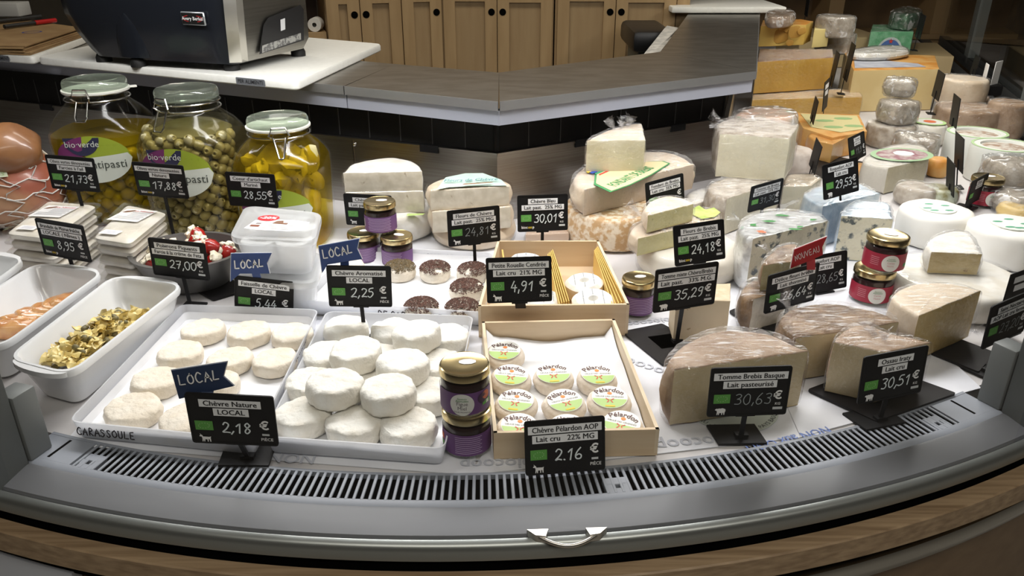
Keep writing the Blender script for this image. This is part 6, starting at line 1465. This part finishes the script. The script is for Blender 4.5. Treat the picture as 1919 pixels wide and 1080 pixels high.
# wrapped goat cheeses, white rings and wheels of the far wing
WR = [('wrapped_goat_ball', 'glossy film-wrapped ball on top of the wrapped goat stack', (1690, 148), .145, .20, .046, rind_grey, film_heavy), ('wrapped_goat_round', 'lower film-wrapped goat round of the two-piece stack', (1686, 190), .075, .142, .058, rind_grey, film_heavy),
      ('brown_mottled_round', 'mottled brown round with a green paper rim below the wrapped goat stack', (1672, 232), .002, .072, .075, rind_grey, film), ('green_rim_round', 'round cheese with a green-ringed white label beside the wrapped goat stack', (1742, 230), .002, .07, .055, rind_white, None),
      ('crumpled_film_wedge', 'clear crumpled film parcel behind the oval-labelled wedge', (1722, 254), .002, .085, .062, rind_grey, film_heavy), ('rusty_crust_piece', 'rusty orange crust piece behind the oval label', (1760, 296), .002, .055, .030, rind_orange, None),
      ('tan_wrapped_cheese', 'tan wrapped wheel standing beside the white paper cards', (1808, 146), .075, .165, .080, rind_ivory, film), ('low_tan_cheese', 'low tan wheel supporting the wheel by the white cards', (1808, 178), .002, .074, .085, rind_tan, film),
      ('large_wrapped_cheese', 'large wrapped brown wheel carrying the paper card stand', (1815, 200), .002, .095, .100, rind_tan, film), ('tall_wrapped_cheese', 'tall wrapped wheel at the far edge beside the card stand', (1893, 190), .002, .12, .062, rind_tan, film),
      ('crumpled_parcel', 'big crumpled film parcel at the edge above the small dark jar', (1908, 300), .002, .10, .070, rind_grey, film_heavy), ('crumpled_parcel', 'flat crumpled film parcel at the edge beside the small dark jar', (1905, 362), .002, .05, .055, rind_grey, film_heavy),
      ('yellow_edge_wedge', 'small yellowish piece at the edge behind the white paper-wrapped wheel', (1912, 384), .002, .04, .045, paste_straw, film), ('grey_wrapped_piece', 'grey film-wrapped piece between the oval-labelled wedge and the white wheel', (1720, 348), .002, .05, .05, rind_grey, film), ('olive_labelled_pack', 'small olive and white printed pack below the thin dark tags', (1765, 350), .002, .05, .042, M('olive_pack', (.20, .18, .05), .5, var=(.55, .60, .48), vs=30), film),
      ('orange_base_piece', 'flat orange-beige piece with a pale label under the small far tag', (1618, 312), .002, .03, .05, rind_orange, None)]
for i, (nm, lab, (x, y), z0, z1, rr, rn, wr) in enumerate(WR):
    p = P(x, y, z1); pts = [(q_[0] + rr * .12 * math.sin(i * 2 + k), q_[1] + rr * .12 * math.cos(i * 3 + 2 * k), 'r') for k, q_ in enumerate(wheel_pts(p.x, p.y, rr, 10))] if wr is film_heavy else wheel_pts(p.x, p.y, rr)
    t = cheese(nm, lab, pts, z0, z1, rn, paste_cream, r=min(.03, (z1 - z0) * .4) if 'ball' in nm or 'parcel' in nm else .012, amp=.002, wrap=wr, wamp=.004 if wr is film_heavy else .002)
    if nm == 'green_rim_round':
        for f_, m_, dz in ((.9, M('lime_ring', (.42, .62, .26), .5), .0032), (.72, lab_white, .0038), (.35, fig_orange, .0044)):
            part('label_ring', ([Vector((p.x + rr * f_ * math.cos(k * .262), p.y + rr * f_ * math.sin(k * .262), z1 + dz)) for k in range(24)], [tuple(range(24))]), m_, t, smooth=False)
def tube_box(label, x, y, h, rr, stretch):
    p = P(x, y, h)
    t = thing('white_ring_box', label, 'cheese box', (p.x, p.y, .002), 'white oval boxes with green rims')
    pr = lambda f: [Vector((p.x + rr * stretch * f * math.cos(2 * math.pi * k / 40), p.y + rr * f * math.sin(2 * math.pi * k / 40))) for k in range(40)]
    part('box_wall', rings([[Vector((*q_, z)) for q_ in pr(f)] for f, z in ((.97, .002), (1, .006), (1, h - .004), (.98, h), (.72, h), (.70, h - .006), (.4, h - .008))]), M('white_card_box', (.74, .76, .72), .5, bump=.2, bs=14), t)
    part('green_rim', rings([[Vector((*q_, z)) for q_ in pr(f)] for f, z in ((.985, h + .0003), (.985, h + .0012), (.90, h + .0012), (.90, h + .0003))], False, False), M('lime_rim', (.45, .62, .34), .5), t)
    part('brown_filling', rings([[Vector((*q_, z)) for q_ in pr(f)] for f, z in ((.68, h - .0055), (.5, h - .004), (.2, h - .002))]), M('mottled_filling', (.36, .24, .17), .5, var=(.62, .58, .52), vs=40, lo=.42, hi=.55), t)
tube_box('white round box with a green rim and mottled centre, further of the two', 1832, 248, .095, .078, 1.1)
tube_box('white round box with a green rim and mottled centre, nearer of the two', 1884, 272, .100, .080, 1.1)
# ================================================================== price tags
TAGS = {
 'olive_garlic':(-0.9316,1.6180,0.1833,-5.9,2.5,3.1,0.1070), 'olive_nature':(-0.7238,1.5655,0.1844,-4.5,8.4,3.6,0.1070), 'artichaut':(-0.5473,1.5902,0.1556,-6.7,3.2,1.3,0.1070),
 'brandade':(-0.8398,1.3749,0.1273,-16.1,2.6,2.6,0.1070), 'poivrons':(-0.6035,1.3173,0.1131,-7.1,3.1,3.8,0.1070), 'faisselle':(-0.4516,1.2937,0.0468,-1.1,-4.1,6.5,0.1070),
 'aromatise':(-0.2564,1.2041,0.1113,1.6,-0.0,1.5,0.1070), 'nature':(-0.3428,0.8076,0.1149,-1.0,2.9,2.6,0.1070), 'chevre_hidden':(-0.3153,1.6445,0.0915,-6.4,6.0,0.9,0.1075),
 'fleurs_chevre':(-0.0758,1.4787,0.1165,16.1,-1.3,-0.8,0.1070), 'bleu':(0.0637,1.5428,0.1217,12.1,-12.4,1.8,0.1070), 'rouelle':(0.0116,1.1734,0.1376,1.6,-12.9,-1.3,0.1070),
 'pelardon':(0.0698,0.8512,0.0442,7.5,-13.7,-0.0,0.1070), 'fondant':(0.3289,1.6200,0.1392,23.9,-4.1,-6.5,0.0955), 'fleurs_brebis':(0.3484,1.3626,0.1275,19.3,-14.2,-0.9,0.1070),
 'mixte':(0.2729,1.1237,0.1471,15.5,2.2,-1.4,0.1070), 'basque':(0.3136,0.8875,0.1048,2.0,0.0,-1.1,0.1070), 'ossau':(0.5371,0.9558,0.0889,16.4,-3.0,-1.1,0.1070),
 'delice':(0.4818,1.2304,0.0958,22.5,2.8,-4.1,0.1070), 'roquefort_low':(0.6121,1.4136,0.0437,18.9,-11.4,-1.3,0.1070), 'tomme_brebis':(0.5721,1.7000,0.1077,27.2,7.0,-5.1,0.0925),
 'roquefort':(0.7131,1.6500,0.1631,27.8,-12.9,-2.9,0.1070), 'small_wedge':(0.9809,2.2000,0.0867,43.9,-14.5,-2.4,0.1005), 'saint':(0.7724,1.0925,0.1067,29.2,-0.4,-2.6,0.1070), 'right_far':(1.1690,1.9000,0.0564,40.2,2.9,-1.8,0.0965)}
INFO = {  # line 1, line 2, price, sign, unit, label, foot (px) or None, strong chalk
 'olive_garlic': ('Olives vertes dénoyautées', "Farcies à l'ail", '21,73', 'bio', 'kg', 'black price tag reading 21,73 in front of the leftmost jar', None, 1),
 'olive_nature': ('Olives vertes dénoyautées', 'Nature', '17,88', 'bio', 'kg', 'black price tag reading 17,88 in front of the olive jar', None, 1),
 'artichaut': ("Coeur d'artichaut", 'Mariné', '28,55', None, 'kg', 'black price tag reading 28,55 in front of the artichoke jar', None, 1),
 'brandade': ('Brandade de Morue fraîche', 'LOCALE ( Nîmes )', '8,95', 'bio', 'piece', 'black price tag reading 8,95 leaning on the purée packs', None, 1),
 'poivrons': ('Poivrons Piquants', 'Farcis à la crème de Feta', '27,00', None, 'kg', 'black price tag reading 27,00 in front of the pepper bowl', None, 1),
 'faisselle': ('Faisselle de Chèvre', 'LOCAL', '5,44', None, 'piece', 'black price tag reading 5,44 under a LOCAL flag by the frosted tubs', None, 1),
 'aromatise': ('Chèvre Aromatisé', 'LOCAL', '2,25', 'goat', 'piece', 'black price tag reading 2,25 at the tray of seed-topped rounds', None, 1),
 'nature': ('Chèvre Nature', 'LOCAL', '2,18', 'goat', 'piece', 'black price tag reading 2,18 in front of the plain goat rounds', (466, 862), 1),
 'chevre_hidden': ('Chèvre affiné', 'Lait past. 25% MG', '2', 'goat', 'kg', 'black price tag half hidden behind the three-jar pyramid', None, 0),
 'fleurs_chevre': ('Fleurs de Chèvre', 'Lait past.  25% MG', '24,81', 'goat', 'kg', 'black price tag reading 24,81 in faint chalk', None, 0),
 'bleu': ('Chèvre Bleu', 'Lait past.  25% MG', '30,01', 'bio', 'kg', 'black price tag reading 30,01 against the steel corner', None, 1),
 'rouelle': ('Petite Rouelle Cendrée', 'Lait cru  21% MG', '4,91', 'goat', 'piece', 'black price tag reading 4,91 on the box of ring cheeses', (978, 602), 1),
 'pelardon': ('Chèvre Pélardon AOP', 'Lait cru   22% MG', '2.16', 'goat', 'piece', 'black price tag reading 2.16 leaning on the front of the wooden box', 'none', 1),
 'fondant': ('Fondant de Brebis', 'Lait cru  35% MG', '', None, 'kg', 'black price tag at the big half wheel, lower half hidden by a wedge', None, 1),
 'fleurs_brebis': ('Fleurs de Brebis', 'Lait past.  25% MG', '24,18', 'bio', 'kg', 'black price tag reading 24,18 in front of the greenish wedges', None, 1),
 'mixte': ('Tomme mixte Chèvre/Brebis', 'Lait past.   33% M.G.', '35,29', 'sheep', 'kg', 'black price tag reading 35,29 on a tall stem', (1268, 644), 1),
 'basque': ('Tomme Brebis Basque', 'Lait pasteurisé', '30,63', 'sheep', 'kg', 'black price tag reading 30,63 before the big front half wheel', (1388, 822), 0),
 'ossau': ('Ossau Iraty', 'Lait cru', '30,51', 'sheep', 'kg', 'black price tag reading 30,51 at the end of the grille', (1648, 790), 1),
 'delice': ('Délice fleuri brebis', 'Lait thermisé', '26,64', 'sheep', 'kg', 'black price tag reading 26,64 under the red flag', None, 1),
 'roquefort_low': ('Roquefort AOP', 'Lait cru', '28,65', None, 'kg', 'black price tag ending in 65 half hidden by the red flag tag', None, 0),
 'tomme_brebis': ('Tomme de Brebis', 'Lait past.  35% MG', '31,30', None, 'kg', 'black price tag reading 31,30 in front of the brown-rinded wedge', None, 0),
 'roquefort': ('Roquefort AOP', 'Lait cru', '29,53', 'sheep', 'kg', 'black price tag reading 29,53 stuck on the blue-grey foil block', 'top', 1),
 'small_wedge': ('Tomme', 'Lait cru', '19,9', None, 'kg', 'small turned black price tag beside the orange wedge', None, 0),
 'saint': ('Saint Nectaire', 'AOP Lait cru fermier', '27,20', None, 'kg', 'black price tag reading 27,20 beside the far joint post', None, 0),
 'right_far': ('Brique', 'Lait cru', '', None, 'kg', 'grey-toned black tag seen at an angle beside the small dark jar', None, 0)}
ZB = {'roquefort': .103, 'fondant': .08, 'chevre_hidden': .003}
def price_tag(k):
    x, y, z, yaw, pit, rol, w = TAGS[k]; l1, l2, pr, sign, unit, lab, foot, strong = INFO[k]; h = w / 1.42; s = w / .107
    m4 = Matrix.Translation((x, y, z)) @ Matrix.Rotation(R(yaw), 4, 'Z') @ Matrix.Rotation(R(pit), 4, 'X') @ Matrix.Rotation(R(rol), 4, 'Y')
    bot = m4 @ Vector((0, .0015, -h / 2))
    if foot == 'none': base = Vector((bot.x, bot.y, .004))
    elif isinstance(foot, tuple): base = P(foot[0], foot[1], .003)
    else: base = Vector((bot.x, bot.y + .012, ZB.get(k, .002)))
    t = thing('price_tag', lab, 'price tag', base, 'black price tags')
    pl = rpoly([(-w / 2, -h / 2), (w / 2, -h / 2), (w / 2, h / 2), (-w / 2, h / 2)], .004, 3)
    n = len(pl); vs = [m4 @ Vector((p.x, 0, p.y)) for p in pl] + [m4 @ Vector((p.x, .0022, p.y)) for p in pl]
    B = part('plate', (vs, [tuple(range(n)), tuple(range(n, 2 * n))[::-1]] + [(i, (i + 1) % n, n + (i + 1) % n, n + i) for i in range(n)]), black, t, sharp=30)
    fr = [p for p in pl]; fi = inset(pl, .0022 * s)
    part('plate_rim', ([m4 @ Vector((p.x, -.0008, p.y)) for p in fr] + [m4 @ Vector((p.x, -.0008, p.y)) for p in fi] + [m4 @ Vector((p.x, .0, p.y)) for p in fi], [(i, (i + 1) % n, n + (i + 1) % n, n + i) for i in range(n)] + [(n + i, n + (i + 1) % n, 2 * n + (i + 1) % n, 2 * n + i) for i in range(n)]), black, B, smooth=False)
    def on(v2, off, nm, mt, par): return part(nm, on_plane(v2, m4, off), mt, par, smooth=False)
    def shift(v, dx, dz): return [(p[0] + dx, p[1] + dz) for p in v[0]], v[1]
    for i, (tx, zc) in enumerate(((l1, .0245), (l2, .0118))):
        sz = .0106 * s
        v0 = text(tx, sz, 0.); v = merge(v0, ([(p[0] + .00045 * s, p[1]) for p in v0[0]], v0[1])); wt = max(p[0] for p in v[0]) - min(p[0] for p in v[0]); mxw = .088 * s
        if wt > mxw: v = ([(p[0] * mxw / wt, p[1]) for p in v[0]], v[1]); wt = mxw
        hw = wt / 2 + .005 * s; hw = max(hw, .021 * s)
        st = on(rect2(-hw, hw, (zc - .0056) * s, (zc + .0056) * s), .0011, 'paper_strip', white_strip, t)
        on(shift(v, 0, zc * s), .0015, 'lettering', ink, st)
    g = on(rect2(-.0465 * s, -.0245 * s, -.0165 * s, -.0025 * s), .0011, 'green_logo', bio_green, t)
    dots = []
    for i in range(12):
        a = 2 * math.pi * i / 12; cx, cz = -.0355 * s + (.0065 * math.cos(a) - .0018 * math.sin(a)) * s, -.0095 * s + (.0035 * math.sin(a) + .0016 * math.cos(a)) * s
        dots.append(shift(poly2([(.0006, 0), (0, .0006), (-.0006, 0), (0, -.0006)]), cx, cz))
    on(merge(*dots), .0015, 'leaf_of_stars', M('pale_star_print', (.45, .62, .35), .6), g)
    ck = chalk if strong else chalk_dim
    if pr:
        ph = .0165 * s if k not in ('nature', 'pelardon') else .0155 * s
        v = stroke(pr, ph, .0019 * s if strong else .0013 * s, sp=.70, seed=len(k) * 7, jit=.035); wt = max(p[0] for p in v[0])
        on(shift(v, -.019 * s + max(0, (.046 * s - wt) / 2), -.019 * s), .0013, 'chalk_price', ck, t)
    on(shift(text('€', .0175 * s, .03), .039 * s, -.0065 * s), .0013, 'euro_sign', icon_white, t)
    if unit == 'kg':
        on(shift(text('KG', .0055 * s, .01), .040 * s, -.0195 * s), .0013, 'unit', icon_white, t); on(rect2(.034 * s, .047 * s, -.0285 * s, -.0245 * s), .0012, 'chalk_smudge', M('chalk_smudge', (.55, .57, .58), .8), t)
    else:
        on(rect2(.035 * s, .044 * s, -.0215 * s, -.0185 * s), .0012, 'chalk_smudge', M('chalk_smudge', (.55, .57, .58), .8), t); on(shift(text('PIÈCE', .0062 * s, .01), .0405 * s, -.0275 * s), .0013, 'unit', icon_white, t)
    if sign in ('goat', 'sheep'):
        v = poly2([(px_ * .0150 * s - .0435 * s, pz_ * .0125 * s - .0345 * s) for px_, pz_ in (GOAT if sign == 'goat' else SHEEP)]); on(v, .0012, sign + '_silhouette', icon_white, t)
    elif sign == 'bio':
        on(shift(text('bioc', .0078 * s, .02, 'RIGHT'), -.0325 * s, -.0285 * s), .0012, 'shop_lettering', icon_white, t); on(shift(text('oo', .0078 * s, .02, 'CENTER'), -.0275 * s, -.0285 * s), .0012, 'shop_lettering', yellow_print, t); on(shift(text('p', .0078 * s, .02, 'LEFT'), -.0225 * s, -.0285 * s), .0012, 'shop_lettering', icon_white, t)
    if foot not in ('none', 'top'):
        tops = m4 @ Vector((0, .0035, -h / 2 + .012)); wd_ = .018 if k == 'rouelle' else .0065
        part('stem', merge(beam(tops, base + Vector((0, 0, .003)), wd_, .003, (0, 1, .2)), xf(box(-.013 * s, .013 * s, .0022, .0045, -h / 2 - .003, -h / 2 + .012), m4)), black, t, smooth=False)
        bw = .036 if isinstance(foot, tuple) else .022
        part('foot_plate', xf(merge(extrude([(-bw, -.016), (bw * .9, -.016), (bw * .8, .03), (-bw * 1.15, .03)], 0, .0035), box(-.009, .009, -.005, .005, .003, .009)), Matrix.Translation(base) @ Matrix.Rotation(R(yaw), 4, 'Z')), black, t, smooth=False)
    elif foot == 'top':
        part('pin', beam(m4 @ Vector((0, .004, -h / 2 + .01)), m4 @ Vector((0, .004, -h / 2 - .012)), .004, .003, (0, 1, 0)), black, t, smooth=False)
    return m4, s, t
TM = {k: price_tag(k) for k in TAGS}
# ---- flags on the tags
flag_blue = M('blue_flag_card', (.022, .055, .20), .55); flag_dark = M('dark_blue_flag_card', (.012, .03, .085), .55); flag_red = M('red_flag_card', (.36, .012, .018), .5); flag_white = M('white_flag_edge', (.75, .75, .75), .6)
def flag(k, label, px, Y, mat, word, size, sw, tail):
    q = [PY(x, y, Y) for x, y in px]
    t = thing('tag_flag', label, 'flag', (sum(q, Vector()) / len(q)), 'flags above the price tags')
    n = len(q); B = Vector((0, .0012, 0))
    part('card', (q + [p + B for p in q], [tuple(range(n)), tuple(range(n, 2 * n))[::-1]] + [(i, (i + 1) % n, n + (i + 1) % n, n + i) for i in range(n)]), mat, t, smooth=False)
    c = sum(q, Vector()) / n; q2 = [c + (p - c) * 1.035 + Vector((0, .0016, 0)) for p in q]
    part('white_backing', (q2 + [p + B for p in q2], [tuple(range(n)), tuple(range(n, 2 * n))[::-1]] + [(i, (i + 1) % n, n + (i + 1) % n, n + i) for i in range(n)]), flag_white, t, smooth=False)
    # lettering along the flag
    p0, p1 = PY(*tail[0], Y), PY(*tail[1], Y); d = (p1 - p0); an = math.atan2(d.z, d.x)
    v, f = stroke(word, size, sw, sp=.76, jit=.045, shear=.12); L = max(a for a, _ in v); kx = d.length / L
    part('hand_lettering', ([p0 + Vector((math.cos(an) * a * kx - math.sin(an) * b, -.0012, math.sin(an) * a * kx + math.cos(an) * b)) for a, b in v], f), icon_white, t, smooth=False)
    m4 = TM[k][0]; top = m4 @ Vector((.0, .002, .034)); mid = sum(q, Vector()) / n
    part('holder', beam(Vector((mid.x + .004, Y + .004, mid.z - .012)), Vector((mid.x + .004, top.y + .002, top.z)), .014, .002, (0, 1, 0)), mat, t, smooth=False)
flag('nature', 'dark blue LOCAL flag above the 2,18 tag', [(321, 695), (425, 679), (418, 706), (438, 724), (336, 748), (340, 752)][:5] + [(334, 742)], .812, flag_dark, 'LOCAL', .0135, .0017, [(338, 722), (412, 711)])
flag('faisselle', 'blue LOCAL flag in front of the frosted tubs', [(433, 476), (509, 475), (500, 494), (505, 513), (450, 513), (432, 528)], 1.290, flag_blue, 'LOCAL', .0150, .0024, [(441, 504), (494, 500)])
flag('aromatise', 'blue LOCAL flag above the 2,25 tag', [(597, 462), (673, 448), (669, 467), (678, 486), (614, 496), (604, 512)], 1.206, flag_blue, 'LOCAL', .0150, .0022, [(607, 485), (661, 474)])
flag('delice', 'red NOUVEAU flag above the 26,64 tag', [(1489, 468), (1550, 444), (1541, 463), (1542, 478), (1510, 492), (1482, 503)], 1.236, flag_red, 'NOUVEAU', .0100, .0010, [(1490, 489), (1537, 470)])
# ---- dark tags of the far wing, seen nearly edge-on
def edge_tag(label, px, Y, hgt, w, yaw, tilt=0., white=False):
    p = PY(px[0], px[1], Y)
    t = thing('white_card' if white else 'turned_price_tag', label, 'card' if white else 'price tag', (p.x, p.y, p.z), 'white cards in the stand' if white else 'black tags of the far wing')
    m4 = Matrix.Translation(p) @ Matrix.Rotation(yaw, 4, 'Z') @ Matrix.Rotation(tilt, 4, 'X')
    part('plate', xf(box(-w / 2, w / 2, -.0012, .0012, 0, hgt, .0008, 1), m4), flag_white if white else black, t)
    if not white:
        part('paper_strip', on_plane(rect2(-w * .36, w * .36, hgt * .72, hgt * .88), m4, .0016), white_strip, t, smooth=False); part('paper_strip', on_plane(rect2(-w * .3, w * .3, hgt * .50, hgt * .66), m4, .0016), white_strip, t, smooth=False)
        part('stem', xf(merge(box(-.003, .003, .0012, .0035, -.05, hgt * .3), box(-.018, .018, -.012, .014, -.052, -.049)), m4), black, t, smooth=False)
for i, (px, Y, h_, w_, yw, tl, lab) in enumerate([((1521, 318), 2.02, .075, .10, 68, 6, 'dark tag turned edge-on between the pink-grey wheel and the orange wedge'), ((1521, 228), 2.55, .075, .10, 84, 4, 'dark tag turned edge-on standing on the printed green sheet'), ((1545, 205), 2.75, .10, .10, 86, -4, 'tall dark tag edge-on in front of the long yellow slab'),
        ((1556, 160), 2.98, .12, .10, 84, 4, 'dark tag edge-on at the end of the tall golden block'), ((1583, 150), 2.95, .13, .10, 82, 4, 'dark tag edge-on against the big pale block'), ((1719, 72), 3.6, .10, .11, 72, 3, 'dark tag standing in front of the light green block'),
        ((1752, 185), 2.72, .09, .10, 66, 2, 'dark tag beside the big pale block, turned away'), ((1785, 238), 2.42, .095, .09, 70, -4, 'dark tag in front of the large wrapped brown wheel'), ((1796, 318), 2.06, .095, .09, 70, -10, 'upper dark tag standing between the oval-labelled wedge and the white boxes'),
        ((1780, 362), 1.92, .085, .08, 76, -10, 'lower dark tag behind the white paper-wrapped wheel'), ((1822, 140), 3.1, .07, .09, 70, 4, 'dark tag standing against the dark glass front'), ((1510, 30), 3.9, .10, .10, 80, 0, 'dark tag far behind the holey block'), ((1905, 575), 1.22, .072, .10, 30, 0, 'black price tag cut by the picture edge above the 27,20 tag')]):
    az = math.degrees(math.atan2(PY(px[0], px[1], Y).x, Y))
    edge_tag(lab, px, Y, h_, w_, R(90 - az + (10, 7, -7, 8, 9, 12, 14, 14, 16, 16, 12, 8, 0)[i]) if i < 12 else R(yw), R(tl))
cp = P(1848, 178, .098)
st_ = thing('card_stand', 'black stand holding white cards on the large wrapped wheel', 'card stand', (cp.x, cp.y, .098))
part('stand_block', box(cp.x - .03, cp.x + .045, cp.y - .02, cp.y + .02, .098, .135, .004, 1), black, st_)
part('wire_loop', tube([(cp.x - .03 - .09 * i / 10, cp.y - .005, .101 + .03 * math.sin(math.pi * i / 10)) for i in range(11)], .003, 6), black, st_)
edge_tag('narrow white card on the inner side of the black stand', (1840, 165), cp.y, .085, .05, R(72), 0, True); edge_tag('wide white card on the outer side of the black stand', (1862, 160), cp.y + .005, .085, .055, R(38), 0, True)
